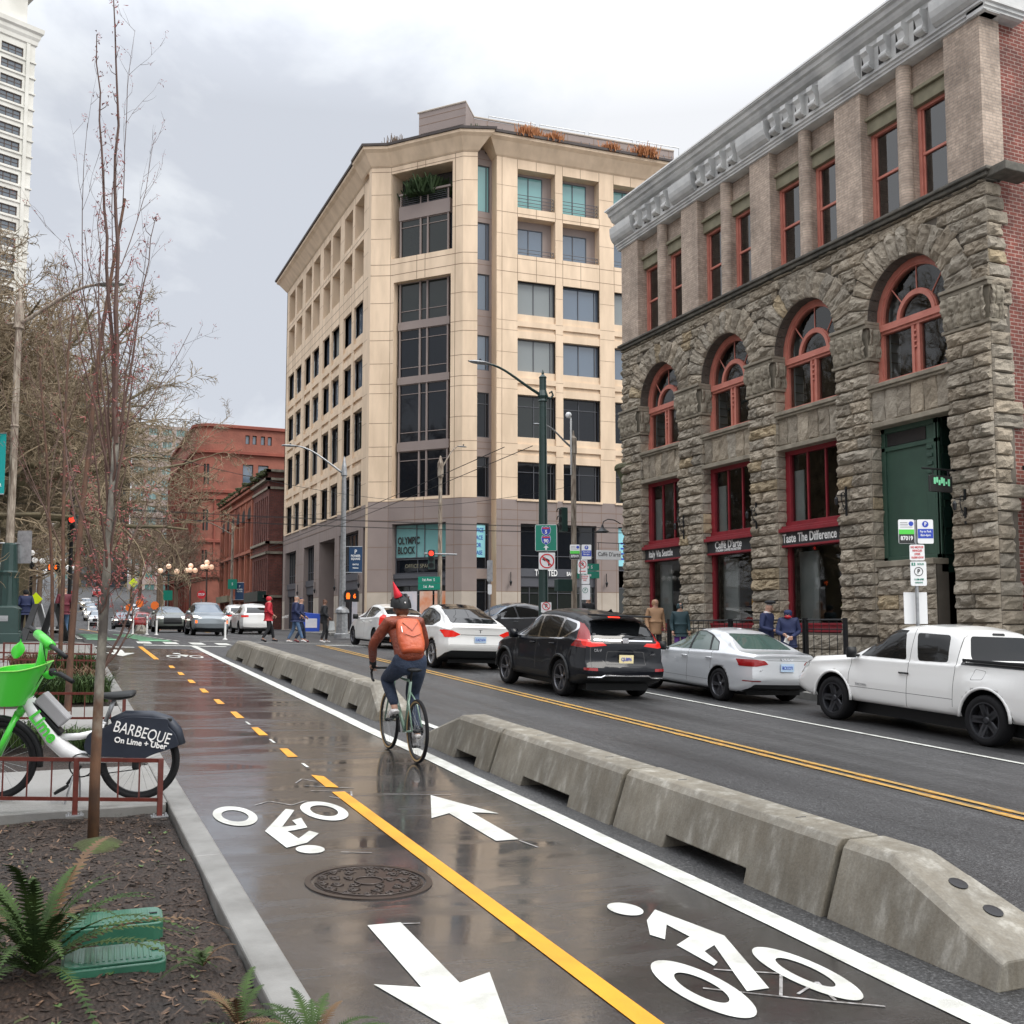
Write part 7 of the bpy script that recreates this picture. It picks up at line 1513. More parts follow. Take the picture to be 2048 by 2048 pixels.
b = MB(); b.ball((0, .08, 1.47), .075, 10, sc=(1.1, 1, .6)); b.obj('red_scarf', 'cloth_red', m2, smooth=True); pp = empty('folded_paper', (15.5, 19.35, SWp(15.7, 19.6)+.95), 'white folded paper held by the person in the blue hooded coat', 'paper'); b = MB(); b.cbox((0, 0, 0), (.14, .012, .18), M=Matrix.Rotation(.4, 3, 'Y')); b.obj('paper_sheet', 'sign_white', pp)
person('person in a dark coat walking away at the left pavement corner', (-.9, 40.8, G(-.9, 40.8)), .1, walk(1, .15), 'cloth_navy', 'cloth_black', hood='cloth_black', H=1.7, fat=1.15)
person('person in a maroon jacket and blue jeans walking away by the sandwich boards', (.35, 39.4, G(.3, 39.4)), .1, walk(-1, .15), 'cloth_maroon', 'jeans_blue', hair='hair_auburn', H=1.78)
person('person in a pale grey jacket cut off by the left picture edge', (-2.35, 33.0, G(-2.35, 33)), pi, walk(1, .15), 'cloth_grey', 'jeans_navy', H=1.78)
person('person in dark clothes standing behind the black crossover by the parking sign', (16.8, 31.5, SW(16.8, 31.5)), pi, None, 'cloth_black', 'cloth_black', hair='cloth_black', H=1.8)

# ================================================================ BICYCLES
mat('sage_green', (.15, .24, .18), .35, var=0, coat=.6); mat('lime_white', (.66, .67, .67), .35, var=0, coat=.5); mat('battery_grey', (.30, .30, .31), .5, var=.05); mat('bike_navy_plastic', (.013, .018, .030), .5, vs=5, bump=.1, col2=(.02, .026, .04))
mat('gum_wall', (.30, .20, .09), .7, var=0)
def bwheel(par, c, r, tr=.018, n_sp=24, nm='wheel', axis='X', wall=None):
    c = V(c); T = Matrix.Rotation(pi/2, 3, 'Y') if axis == 'X' else Matrix.Rotation(pi/2, 3, 'X')
    b = MB(); k = 48; pr_ = [(r-tr+tr*cos(a), tr*sin(a)) for a in [2*pi*i/8 for i in range(9)]]; b.lathe(pr_, k, c, T); o = b.obj(nm, 'rubber', par, smooth=True)
    b = MB(); b.lathe([(r-2*tr-.012, -.010), (r-2*tr+.004, -.012), (r-2*tr+.004, .012), (r-2*tr-.012, .010), (r-2*tr-.012, -.010)], k, c, T); b.obj('rim', 'plastic_black', o, smooth=False)
    if wall: b = MB(); b.lathe([(r-2*tr+.002, tr*.75), (r-tr*1.1, tr*1.04)], k, c, T); b.lathe([(r-2*tr+.002, -tr*.75), (r-tr*1.1, -tr*1.04)], k, c, T); b.obj('side_wall', wall, o)
    b = MB()
    for i in range(n_sp):
        a = 2*pi*i/n_sp; a2 = a+(.35 if i % 2 else -.35); s_ = .025*(1 if i % 4 < 2 else -1); b.tube([c+T @ V((.02*cos(a2), .02*sin(a2), s_)), c+T @ V(((r-2*tr)*cos(a), (r-2*tr)*sin(a), 0))], .0012, 3, cap=False)
    b.obj('spokes', 'galvanised', o); b = MB(); b.lathe([(.012, -.05), (.022, -.03), (.022, .03), (.012, .05)], 12, c, T); b.obj('hub', 'plastic_black', o, smooth=True); return o
# cyclist and bicycle
bx, by = 3.67, 11.36; bz = G(bx, by)+.006
cb = empty('bicycle', (bx, by, bz), 'sage green road bicycle ridden away by the person in the rust jacket', 'bicycle'); cb.rotation_euler = (math.atan(.039), 0, 0)
rw_ = bwheel(cb, (0, -.51, .345), .345, .020, wall='gum_wall'); fw_ = bwheel(cb, (0, .53, .345), .345, .020, wall='gum_wall')
b = MB(); BB, HT, HB_, ST, RA, FA = V((0, -.08, .28)), V((0, .36, .88)), V((0, .39, .74)), V((0, -.24, .86)), V((0, -.51, .345)), V((0, .53, .345))
b.tube([BB, HB_], .021, 10); b.tube([ST, HT], .017, 10); b.tube([BB, ST], .017, 10); b.tube([HT, HB_], .02, 10)
for s_ in (-1, 1):
    b.tube([BB+V((s_*.03, 0, 0)), RA+V((s_*.06, .02, 0))], .010, 8); b.tube([ST-V((0, 0, .12)), ST+V((s_*.045, -.08, -.22)), RA+V((s_*.06, 0, 0))], .009, 8); b.tube([HB_-V((0, 0, .02)), HB_+V((s_*.045, .02, -.1)), FA+V((s_*.055, 0, 0))], [.018, .013, .009], 8)
b.obj('frame', 'sage_green', cb, smooth=True)
b = MB(); b.tube([ST, ST+V((0, -.04, .12))], .013, 8); b.obj('seat_post', 'plastic_black', cb); b = MB(); b.grid(lambda a, c: ((.065*(1-a)**.6+.018)*cos(2*pi*c)*(0 if a in (0, 1) else 1), -.42+.27*a, .995+.022*sin(2*pi*c)*(0 if a in (0, 1) else 1)), 12, 12); b.obj('saddle', 'plastic_black', cb, smooth=True)
b = MB(); b.tube([HT, HT+V((0, .02, .06)), HT+V((0, .10, .08))], .016, 8); C_ = HT+V((0, .10, .08)); hb = [V((-s*.21, .0, 0)) for s in (1,)]
for s_ in (-1, 1): b.tube([C_, C_+V((s_*.19, 0, 0)), C_+V((s_*.215, .06, .0)), C_+V((s_*.22, .10, -.06)), C_+V((s_*.22, .06, -.13)), C_+V((s_*.22, 0, -.15))], .014, 8)
for s_ in (-1, 1): b.tube([C_+V((s_*.215, .08, .0)), C_+V((s_*.215, .13, .05)), C_+V((s_*.215, .15, -.04))], [.017, .014, .006], 8)
b.obj('drop_handlebar', 'plastic_black', cb, smooth=True)
b = MB(); b.lathe([(.085, -.002), (.095, -.002), (.095, .002), (.085, .002), (.085, -.002)], 28, BB+V((.045, 0, 0)), Matrix.Rotation(pi/2, 3, 'Y'))
b.tube([BB+V((.065, 0, 0)), BB+V((.07, -.04, -.165))], .011, 8); b.tube([BB+V((-.065, 0, 0)), BB+V((-.07, .04, .165))], .011, 8); b.cbox(BB+V((-.115, .04, .165)), (.09, .07, .02)); b.cbox(BB+V((.115, -.04, -.165)), (.09, .07, .02)); b.tube([BB+V((.045, 0, .09)), RA+V((.045, 0, .035))], .004, 4); b.tube([BB+V((.045, 0, -.09)), RA+V((.045, .02, -.08)), RA+V((.045, 0, -.035))], .004, 4); b.lathe([(.03, 0), (.045, .012), (.03, .02)], 14, RA+V((.04, 0, 0)), Matrix.Rotation(pi/2, 3, 'Y')); b.obj('crankset', 'plastic_black', cb)
cy, DD = person('cyclist in a rust orange jacket with matching backpack and a red cone on the helmet', (bx, by, bz), 0,
    dict(pel=(0, -.27, 1.08), wai=(0, -.20, 1.22), che=(0, -.04, 1.42), nec=(0, .06, 1.56), hea=(0, .13, 1.665), cro=(0, .13, 1.73), shL=(-.185, .0, 1.50), elL=(-.315, .16, 1.25), wrL=(-.235, .42, 1.055), shR=(.185, .0, 1.50), elR=(.315, .16, 1.25), wrR=(.235, .42, 1.055),
     hiL=(-.105, -.22, 1.01), knL=(-.14, .19, .86), anL=(-.12, -.09, .54), toL=(-.12, .05, .48), hiR=(.105, -.22, 1.01), knR=(.14, .10, .68), anR=(.12, -.18, .26), toR=(.12, -.03, .17)), 'rust_jacket', 'jeans_navy', 'shoe_white', 'hair_auburn', hairlen=1, nm='person', gloves='cloth_black', fat=1.16, lf=1.22)
cy['label'] = 'person cycling in a rust orange jacket with red cone stuck on the black helmet'
b = MB(); hm = V((0, .125, 1.70)); b.grid(lambda a, c: hm+V((.120*cos(2*pi*a)*cos(pi/2*c)**.7, .155*sin(2*pi*a)*cos(pi/2*c)**.7-.02, -.02+.15*sin(pi/2*c)+.02*sin(2*pi*a))), 24, 8)
for dx in (-.05, 0, .05): b.tube([hm+V((dx, -.155+abs(dx)*.4, .03)), hm+V((dx*.9, -.07, .125)), hm+V((dx*.8, .06, .125))], .014, 6)
he = b.obj('helmet', 'plastic_black', cy, smooth=True); b = MB(); b.lathe([(.046, 0), (.050, .004), (.036, .06), (.003, .19)], 20, hm+V((-.05, -.07, .10)), Matrix.Rotation(radians(-24), 3, 'Y') @ Matrix.Rotation(radians(12), 3, 'X')); b.obj('cone_spike', 'party_red', he, smooth=True)
b = MB(); b.ball(hm+V((0, -.175, .03)), .010, 8); b.obj('helmet_badge', 'white_letters', he)
T_ = Matrix.Rotation(radians(-33), 3, 'X'); pkc = V((0, -.235, 1.335))
def pack(a, c):
    w = .150*(1-.18*abs(2*c-1)**3); th = 2*pi*a; ex = lambda v, p: math.copysign(abs(v)**p, v)
    return pkc+T_ @ V((w*ex(cos(th), .6)+.006*noise.noise(V((a*9, c*7, 1))), -.085*ex(max(sin(th), -.9), .8)*(1-.35*abs(2*c-1.1)**2)-.02+.010*noise.noise(V((a*8, c*9, 4))), -.205+.41*c))
b = MB(); b.grid(pack, 28, 14); b.add([pack(i/28, 1) for i in range(28)], [tuple(range(28))]); b.add([pack(i/28, 0) for i in range(28)], [tuple(range(28))[::-1]]); bpk = b.obj('backpack_body', 'rust_backpack', None, smooth=True, weld=True)
bpo = empty('backpack', (bx, by, bz), 'orange rust backpack on the cyclist, slightly lighter than the jacket', 'backpack'); bpk.parent = bpo
b = MB()
for s_ in (-1, 1): b.tube([pkc+T_ @ V((s_*.10, .06, .20)), pkc+T_ @ V((s_*.13, .14, .20)), pkc+T_ @ V((s_*.15, .22, .08))], .018, 6)
b.obj('shoulder_strap', 'rust_backpack', bpo); b = MB(); b.tube([pkc+T_ @ V((-.115, -.105, .08)), pkc+T_ @ V((-.118, -.11, .0))], .006, 5); b.obj('pull_loop', 'white_letters', bpo)
b = MB(); b.tube([pkc+T_ @ V((x_, -.112+.02*abs(x_/.1), z_)) for x_, z_ in ((-.09, .14), (0, .02), (.09, .14))], .004, 5); b.tube([pkc+T_ @ V((x_, -.112, z_)) for x_, z_ in ((-.10, -.02), (0, -.06), (.10, -.02))], .004, 5); b.obj('bungee_cord', 'rust_jacket', bpo)
# --- hire bicycle by the planting bed. local x towards its front wheel, y = 0 plane, z up
hx, hy_ = .67, 8.80; hz = LZ(0, 8.8)+.002
hb_ = empty('hire_bicycle', (hx, hy_, hz), 'green and white electric hire bicycle with green basket behind the brown rail', 'bicycle'); hb_.rotation_euler = (radians(-5), 0, radians(180-15.5))
def P3(s, z, y=0): return V((s, y, z))
RH, FH = P3(.0, .31), P3(1.07, .33)
bwheel(hb_, RH, .31, .024, axis='Y'); bwheel(hb_, FH, .31, .024, axis='Y')
b = MB(); b.tube([P3(.84, .80), P3(.76, .66), P3(.64, .48), P3(.56, .40), P3(.46, .345), P3(.30, .325), P3(.10, .325), P3(0, .31)], [.055, .062, .062, .062, .052, .034, .028, .02], 14); b.tube([P3(.60, .50), P3(.45, .505), P3(.28, .54)], .028, 10); b.tube([P3(.36, .33), P3(.29, .54), P3(.265, .62)], [.04, .03, .028], 10); b.obj('frame', 'lime_white', hb_, smooth=True)
text('Lime', .135, 'lime_green', frame(hb_.matrix_basis @ V((.70, .068, .595)), hb_.matrix_basis.to_3x3() @ V((-.52, 0, -.70)), hb_.matrix_basis.to_3x3() @ V((-.8, 0, .6))), hb_, bold=.004, ext=.003)
b = MB(); b.tube([P3(.265, .60), P3(.19, .80)], .017, 10); b.tube([P3(.275, .58), P3(.262, .62)], .028, 10); b.obj('seat_post', 'galvanised', hb_, smooth=True)
b = MB(); SADF = lambda a, c: P3(.03+.28*a, .825+.012*(1-a)-.014*sin(pi*a)+(.038*sin(2*pi*c) if c < .5 else .03*sin(2*pi*c))*max(.02, sin(pi*min(1, a*.8+.15)))**.5*(0 if a in (0, 1) else 1), ((.085*(1-a)**.7+.022)*cos(2*pi*c))*(0 if a in (0, 1) else 1)); b.grid(SADF, 16, 16); b.obj('saddle', 'plastic_black', hb_, smooth=True)
fp = [(.41, .42), (.36, .36), (.10, .345), (-.02, .315), (-.10, .36), (-.26, .41), (-.315, .43), (-.28, .53), (-.22, .585), (-.235, .64), (-.10, .655), (.06, .665), (.14, .65), (.24, .585), (.38, .54)]
for y_ in (.045, -.055): b = MB(); b.prism(rp(fp, .05), y_, y_+.012, lambda u, v, d: P3(u, v, d)); b.obj('rear_skirt', 'bike_navy_plastic', hb_, bevel=.004)
b = MB(); b.tube([P3(-.31, .43), P3(-.28, .54), P3(-.22, .615), P3(-.1, .655), P3(.1, .66), P3(.2, .61)], .045, 10); b.obj('mudguard', 'bike_navy_plastic', hb_, smooth=True)
b = MB(); b.cbox(P3(-.225, .60), (.05, .08, .09)); b.obj('tail_lamp', 'plastic_black', hb_, bevel=.01)
Mb = hb_.matrix_basis; R3_ = Mb.to_3x3()
text('On Lime + Uber', .062, 'white_letters', frame(Mb @ V((-.02, .0600, .455)), R3_ @ V((-1, 0, -.16)), R3_ @ V((-.16, 0, 1))), hb_, bold=.0015, sx=.95)
text('BARBEQUE', .125, 'white_letters', frame(Mb @ V((-.03, .0600, .535)), R3_ @ V((-1, 0, -.26)), R3_ @ V((-.2, 0, 1))), hb_, sx=.72, shear=.1)
b = MB(); b.box((-.05, -.06, -.13), (.05, .06, .15)); bt = b.obj('battery', 'battery_grey', hb_, bevel=.012); bt.location = P3(.640, .715); bt.rotation_euler = (0, radians(42), 0)
b = MB(); b.box((-.02, -.045, -.17), (.02, .045, .17)); bt2 = b.obj('battery_cradle', 'plastic_black', hb_, bevel=.01); bt2.location = P3(.695, .655); bt2.rotation_euler = (0, radians(42), 0)
# fork, stem, handlebar (turned)
b = MB(); b.tube([P3(.86, .76), P3(.905, .68)], .034, 10); b.tube([P3(.905, .70), P3(1.07, .33, .055)], [.028, .017], 10); b.tube([P3(.905, .70), P3(1.07, .33, -.055)], [.028, .017], 10); b.tube([P3(.88, .74), P3(.80, .90), P3(.735, 1.12), P3(.72, 1.24)], [.034, .036, .034, .034], 12); b.tube([P3(.80, 1.30, -.10), P3(.72, 1.265, .0), P3(.64, 1.225, .10)], .036, 12); b.obj('green_fork_and_stem', 'lime_green', hb_, smooth=True)
b = MB(); b.tube([P3(.90, 1.335, -.24), P3(.80, 1.30, -.12)], [.019, .022], 10); b.tube([P3(.64, 1.225, .10), P3(.58, 1.21, .20), P3(.47, 1.17, .34)], [.02, .018, .018], 10); b.obj('handlebar', 'plastic_black', hb_, smooth=True)
b = MB(); b.tube([P3(.60, 1.03, .22), P3(.52, 1.035, .3), P3(.40, .995, .42)], [.014, .019, .019], 10); b.ball(P3(.60, 1.035, .2), .033, 10); b.obj('lower_grip', 'plastic_black', hb_, smooth=True)
def leaf(c0, c1, w): 
    b = MB(); c0, c1 = V(c0), V(c1); b.grid(lambda a, c: c0.lerp(c1, a)+V((0, 0, (2*c-1)*w*sin(pi*min(1, a*.93+.07))**.8+.01*sin(pi*c)))+V((0, .02*sin(pi*c), 0)), 10, 6); return b
leaf(P3(.70, 1.0, .10), P3(.54, 1.03, .26), .035).obj('cable_guard', 'lime_green', hb_, smooth=True); leaf(P3(.90, 1.05, -.05), P3(.955, 1.27, -.12), .0).obj
b = MB(); b.grid(lambda a, c: P3(.93-.04*a+.05*sin(pi*min(1, a+.1))*(2*c-1), 1.12+.15*a, .0+.02*sin(pi*c)), 8, 6); b.obj('cable_guard', 'lime_green', hb_, smooth=True)
# basket: tapered tub with open top
def bas(a, c, g=0):
    th = 2*pi*a; ex = lambda v, p: math.copysign(abs(v)**p, v); s0 = lerp(.955, .865, c); rx_ = lerp(.115, .195, c)-g; ry = lerp(.13, .215, c)-g; tilt = .08*cos(th)*c
    return P3(s0+rx_*ex(cos(th), .72), lerp(.765, 1.045, c)-(.06*ex(cos(th), 1)*c*0)+.045*ex(-cos(th), 1)*c*-1*-1*(1 if cos(th) < 0 else .2)+(.05*c if abs(sin(th)) < .3 and cos(th) > 0 else 0)*0, ry*ex(sin(th), .72))
b = MB(); b.grid(bas, 36, 8); b.grid(lambda a, c: bas(1-a, c, .006), 36, 8); b.add([bas(i/36, 0) for i in range(36)], [tuple(range(36))]); b.add([bas(i/36, .02, .006) for i in range(36)], [tuple(range(36))[::-1]]); b.obj('basket', 'lime_green', hb_, smooth=True)
b = MB(); b.tube([bas(i/48, 1) for i in range(49)], .006, 6, cap=False); b.obj('basket_rim', 'lime_grass', hb_, smooth=True)
b = MB(); b.tube([P3(1.02, .80, .14), P3(1.04, .76, .15), P3(1.06, .82, .15), P3(1.03, .84, .14)], .006, 6); b.obj('basket_lamp', 'galvanised', hb_)
b = MB(); b.tube([FH+V((.31*cos(a)*1.06, 0, .31*sin(a)*1.06)) for a in [radians(q) for q in range(60, 200, 10)]], .026, 8); b.obj('front_mudguard', 'plastic_black', hb_, smooth=True)
b = MB(); b.lathe([(.085, -.006), (.095, 0), (.085, .006)], 24, P3(.42, .29, .06), Matrix.Rotation(pi/2, 3, 'X')); b.tube([P3(.42, .29, .07), P3(.52, .15, .075)], .012, 8); b.cbox(P3(.55, .12, .12), (.09, .1, .022), M=Matrix.Rotation(.5, 3, 'Y')); b.tube([P3(.42, .38, .05), P3(0, .34, .05)], .005, 4); b.tube([P3(.42, .20, .05), P3(0, .25, .05)], .005, 4); b.obj('crankset', 'plastic_black', hb_)
b = MB(); b.tube([P3(.46, .28, .05), P3(.50, .10, .12), P3(.52, .0, .15)], .009, 6); b.tube([P3(.46, .28, .0), P3(.47, .12, -.1), P3(.48, .0, -.14)], .009, 6); b.obj('kickstand', 'galvanised', hb_)
b = MB(); b.cbox(P3(.02, .29), (.06, .1, .1)); b.obj('rear_motor', 'plastic_black', hb_, bevel=.02)
for i, pts in enumerate(([P3(.94, 1.27, -.12), P3(.93, 1.34, -.2), P3(.90, 1.33, -.22)], [P3(.72, 1.22, .03), P3(.68, 1.05, .06), P3(.80, .86, .04)], [P3(.56, 1.19, .2), P3(.62, .98, .16), P3(.78, .82, .05)])): b = MB(); b.tube(pts, .004, 5); b.obj('brake_cable', 'plastic_black', hb_)
hb2 = copy_tree(hb_); hb2.name = 'hire_bicycle'; hb2.location = (17.0, 73.5, OG); hb2.rotation_euler = (0, 0, radians(160)); hb2['label'] = 'small green hire bicycle parked beside the blue newspaper box at the tan block'
# ================================================================ TREES AND PLANTS
mat('bark_brown', (.115, .055, .030), .75, vs=9, col2=(.055, .028, .018), bump=.6, bs=30, stretch=(1, 1, .5)); mat('bark_grey', (.15, .13, .105), .85, vs=7, col2=(.07, .062, .05), bump=.6, bs=25, stretch=(1, 1, .3))
m, nt, b = _new('bark_graded'); b.inputs['Roughness'].default_value = .75; mp = _mapped(nt, (1, 1, .5)); n1 = _noise(nt, mp, 9); n2 = _noise(nt, _mapped(nt), 3)
sp_z = nt.nodes.new('ShaderNodeSeparateXYZ'); nt.links.new(_mapped(nt).outputs[0], sp_z.inputs[0]); mz_ = nt.nodes.new('ShaderNodeMath'); mz_.operation = 'MULTIPLY_ADD'; mz_.inputs[1].default_value = .45; nt.links.new(sp_z.outputs[2], mz_.inputs[0]); nt.links.new(n2.outputs[0], mz_.inputs[2])
rz_ = _ramp(nt, mz_.outputs[0], [(.85, (0, 0, 0)), (1.0, (1, 1, 1))]); ca_ = _ramp(nt, n1.outputs[0], [(.35, (.055, .028, .016)), (.65, (.13, .062, .030))]); cb_ = _ramp(nt, n1.outputs[0], [(.4, (.05, .042, .036)), (.6, (.20, .185, .15))])
k = _mix(nt, rz_.outputs[0], ca_.outputs[0], cb_.outputs[0]); nt.links.new(k.outputs[0], b.inputs['Base Color']); _bump(nt, b, n1.outputs[0], .6, .01)
mat('twig_red', (.10, .055, .042), .7, var=.1); mat('bud_red', (.27, .065, .06), .7, var=.15, vs=20); mat('plane_bark', (.175, .145, .085), .85, vs=1.5, col2=(.085, .07, .045)); mat('plane_twig', (.26, .20, .125), .85, vs=.3, col2=(.19, .145, .095)); mat('far_twig', (.17, .115, .075), .9, vs=.2, col2=(.12, .085, .06))
def grow(b, R, p, d, L, r, lvl, cfg, tips, up=.0):
    n = cfg['seg'][lvl]; pts = [V(p)]; rs = [r]; d = V(d).normalized(); k = cfg['wob'][lvl]
    for i in range(n):
        d = (d+V((R.gauss(0, k), R.gauss(0, k), R.gauss(0, k)+cfg['lift'][lvl]))).normalized(); pts.append(pts[-1]+d*(L/n)); rs.append(r*(1-(i+1)/n*cfg['tap'][lvl]))
    bb = b[0] if lvl < cfg['split'] else b[1]
    bb.tube(pts, rs, cfg['sides'][lvl], cap=False)
    if lvl+1 < len(cfg['num']):
        m = cfg['num'][lvl+1]
        for j in range(m):
            t = cfg['from'][lvl]+(1-cfg['from'][lvl])*(j+R.random())/m; i = min(n-1, int(t*n)); q = pts[i].lerp(pts[i+1], t*n-i); dd = (pts[i+1]-pts[i]).normalized()
            o_ = dd.orthogonal().normalized(); o_ = Matrix.Rotation(R.uniform(0, 2*pi), 3, dd) @ o_; a = radians(R.gauss(cfg['ang'][lvl+1], 9)); nd = dd*cos(a)+o_*sin(a)
            grow(b, R, q, nd, L*cfg['len'][lvl+1]*R.uniform(.7, 1.2)*(1.15-t*.45), max(rs[i]*cfg['rad'][lvl+1], cfg.get('minr', .004)), lvl+1, cfg, tips)
    elif tips is not None: tips.append((pts[-1], d)); tips.append((pts[len(pts)//2], d))
PLANE = dict(seg=[6, 8, 6, 4, 3], wob=[.04, .16, .22, .28, .3], lift=[.05, .02, .02, .03, .02], tap=[.45, .8, .8, .75, .7], sides=[10, 7, 5, 3, 3], split=2, num=[1, 18, 11, 10, 8], ang=[0, 66, 50, 48, 44], len=[1, .80, .46, .42, .46], rad=[1, .5, .5, .45, .6], **{'from': [.40, .22, .2, .15, .1]}, minr=.0135)
def plane_tree(label, x, y, z, H=9, r=.34, seed=1, name='plane_tree', cfg=PLANE, g=None, m=('plane_bark', 'plane_twig'), lean=(0, 0)):
    o = empty(name, (x, y, z), label, 'tree', g); R = random.Random(seed); b = (MB(), MB()); grow(b, R, (0, 0, -.2), (lean[0], lean[1], 1), H, r, 0, cfg, None)
    b[0].obj('trunk', m[0], o, smooth=True); b[1].obj('crown', m[1], o); return o
GT = 'bare plane trees on the left pavement'
t1 = plane_tree('bare plane tree with the nearest and thickest horizontal branches at the left edge', -6.6, 37.5, 1.3, 9.4, .44, 3, g=GT)
t2 = plane_tree('bare plane tree behind the street lamp, second from the camera', -6.0, 47, 1.4, 10.0, .45, 8, g=GT)
for (x, y, rz, s_, lb, src) in ((-4.5, 50, 2.1, 1.25, 'bare plane tree third from the camera along the left pavement', t1), (-2.0, 66, 4.0, 1.25, 'bare plane tree beyond the black globe lamps', t2), (-10.5, 41, 5.6, 1.2, 'bare plane tree farthest left, its crown cut by the picture edge', t2), (-3.5, 46, .4, 1.15, 'bare plane tree between the second and third of the left row', t1), (-9, 44, 1.0, 1.35, 'large bare plane tree set back behind the row at the left', t2), (-3, 86, 3.0, 1.3, 'farthest bare plane tree of the left row', t1), (-8, 58, 5.2, 1.5, 'bare plane tree in front of the pale tower', t1)):
    c = copy_tree(src); c.name = 'plane_tree'; c.location = (x, y, G(x, y)); c.rotation_euler = (0, 0, rz); c.scale = (s_,)*3; c['label'] = lb
BRD = dict(PLANE, num=[1, 12, 8, 8, 5], sides=[8, 5, 3, 3, 3], minr=.022)
t3 = plane_tree('broad bare brownish tree before the big red stone office', 13.2, 128, 1.6, 10, .3, 21, cfg=BRD, g='bare brown trees along the far street', m=('far_twig', 'far_twig'))
for (x, y, rz, s_, lb) in ((13.0, 142, 1.5, 1.05, 'bare brown tree second along the red stone office'), (14, 158, 3.1, 1.2, 'bare brown tree third along the red stone office'), (12.5, 176, 4.2, 1.1, 'bare brown tree farthest along the red stone office'), (-3, 108, 2.2, 1.1, 'bare brown tree on the left beyond the junction'), (-2, 125, .6, 1.2, 'second bare brown tree on the left beyond the junction'), (-3, 145, 5.5, 1.3, 'third bare brown tree on the left beyond the junction'), (-2, 170, 3.7, 1.4, 'farthest bare brown tree on the left up the hill'), (13, 200, 3.7, 1.3, 'bare brown tree up the hill before the apartment tower'), (1, 200, .7, 1.3, 'bare brown tree in the distance left of the roadway')):
    c = copy_tree(t3); c.name = 'bare_tree'; c.location = (x, y, G(x, y)); c.rotation_euler = (0, 0, rz); c.scale = (s_,)*3; c['label'] = lb
t3.name = 'bare_tree'
def clusters(tips, R, m, par, n=5, s=.022, nm='buds'):
    b = MB()
    for p, d in tips:
        for i in range(n):
            q = p+V((R.gauss(0, s*.9), R.gauss(0, s*.9), R.gauss(0, s*1.1))); a = V((R.gauss(0, 1), R.gauss(0, 1), R.gauss(0, 1)-.5)).normalized()*s*R.uniform(.7, 1.3); c = a.orthogonal().normalized()*s*.28
            b.add([p.lerp(q, .5), q+c, q+a, q-c], [(0, 1, 2, 3)])
    b.obj(nm, m, par)
# --- the tall young maple in the near bed
mt_ = empty('young_maple', (.305, 7.8, .34), 'tall slender young maple with red buds in the near planting bed', 'tree'); R = random.Random(5)
tr = MB(); tw_ = MB(); tips = []
z0 = .34
def W_(x, z, y=0): return V((x-.305, y, z-z0))
main = [W_(.305, .25), W_(.303, .8), W_(.312, 1.4), W_(.330, 2.0), W_(.352, 2.6), W_(.368, 3.15)]; tr.tube(main, [.040, .036, .033, .030, .027, .024], 12)
def shoot(p0, p1, r, n=9, side=14, bow=.05, mat_b=None, ln=.30):
    pts = []; bx_ = V((R.uniform(-1, 1), R.uniform(-1, 1), 0))*bow
    for i in range(n+1): t = i/n; pts.append(p0.lerp(p1, t)+bx_*sin(pi*t)+V((R.gauss(0, .008), R.gauss(0, .008), 0)))
    tw_.tube(pts, [max(.0022, r*(1-.8*i/n)) for i in range(n+1)], 5, cap=False)
    for k in range(side):
        t = .25+.75*(k+R.random()*.6)/side; i = min(n-1, int(t*n)); q = pts[i].lerp(pts[i+1], t*n-i); a = R.uniform(0, 2*pi); L_ = ln*(1.15-t)*R.uniform(.5, 1.2)
        e = q+V((cos(a)*L_*.65, sin(a)*L_*.65, L_*.75)); mid = q.lerp(e, .5)+V((cos(a), sin(a), -.6))*L_*.13; tw_.tube([q, mid, e], [.0032, .0026, .0018], 4, cap=False); tips.append((e, V((0, 0, 1)))); 
        if L_ > .12: tips.append((mid.lerp(e, .6), V((0, 0, 1))))
    tips.append((pts[-1], V((0, 0, 1))))
shoot(W_(.366, 3.1), W_(.135, 6.15, .1), .018, 14, 18, ln=.24); shoot(W_(.368, 3.15), W_(.262, 6.36, -.05), .021, 14, 20, ln=.24)
shoot(W_(.372, 3.0, .02), W_(.60, 4.85, .1), .012, 10, 14); shoot(W_(.35, 2.55), W_(.44, 3.9), .012, 8, 6); shoot(W_(.36, 2.2), W_(.46, 3.0), .011, 7, 5)
for (z1, xe, ze, ye) in ((2.45, .02, 4.6, .1), (2.6, .12, 4.7, .25), (2.15, .10, 3.6, -.3), (2.75, .50, 4.2, -.2), (2.9, .22, 4.9, 0), (2.0, .00, 3.3, .2), (2.8, -.03, 4.4, .05)): shoot(W_(.34, z1), W_(xe, ze, ye), .010, 9, 6, .07, ln=.22)
# lower side branches
for (a, z1, e, r) in (((.318), 1.48, W_(.56, 2.05, -.05), .010), ((.318), 1.46, W_(.74, 2.62, .12), .011), ((.315), 1.70, W_(.17, 2.35, .1), .009), ((.33), 1.95, W_(.05, 2.9, .15), .009), ((.335), 2.05, W_(.62, 2.8, 0), .009), ((.33), 1.85, W_(.45, 2.3, -.2), .008)): shoot(W_(a, z1), e, r, 8, 7, .05, ln=.35)
tr.obj('trunk', 'bark_graded', mt_, smooth=True); tw_.obj('crown', 'twig_red', mt_); R.shuffle(tips); clusters(tips[:420], R, 'bud_red', mt_, 6, .021)
SAP = dict(seg=[8, 6, 4, 3], wob=[.03, .07, .12, .2], lift=[.05, .16, .1, .05], tap=[.6, .75, .75, .7], sides=[8, 5, 3, 3], split=1, num=[1, 8, 5, 3], ang=[0, 30, 32, 35], len=[1, .46, .38, .4], rad=[1, .36, .5, .6], **{'from': [.30, .15, .1, .1]}, minr=.003)
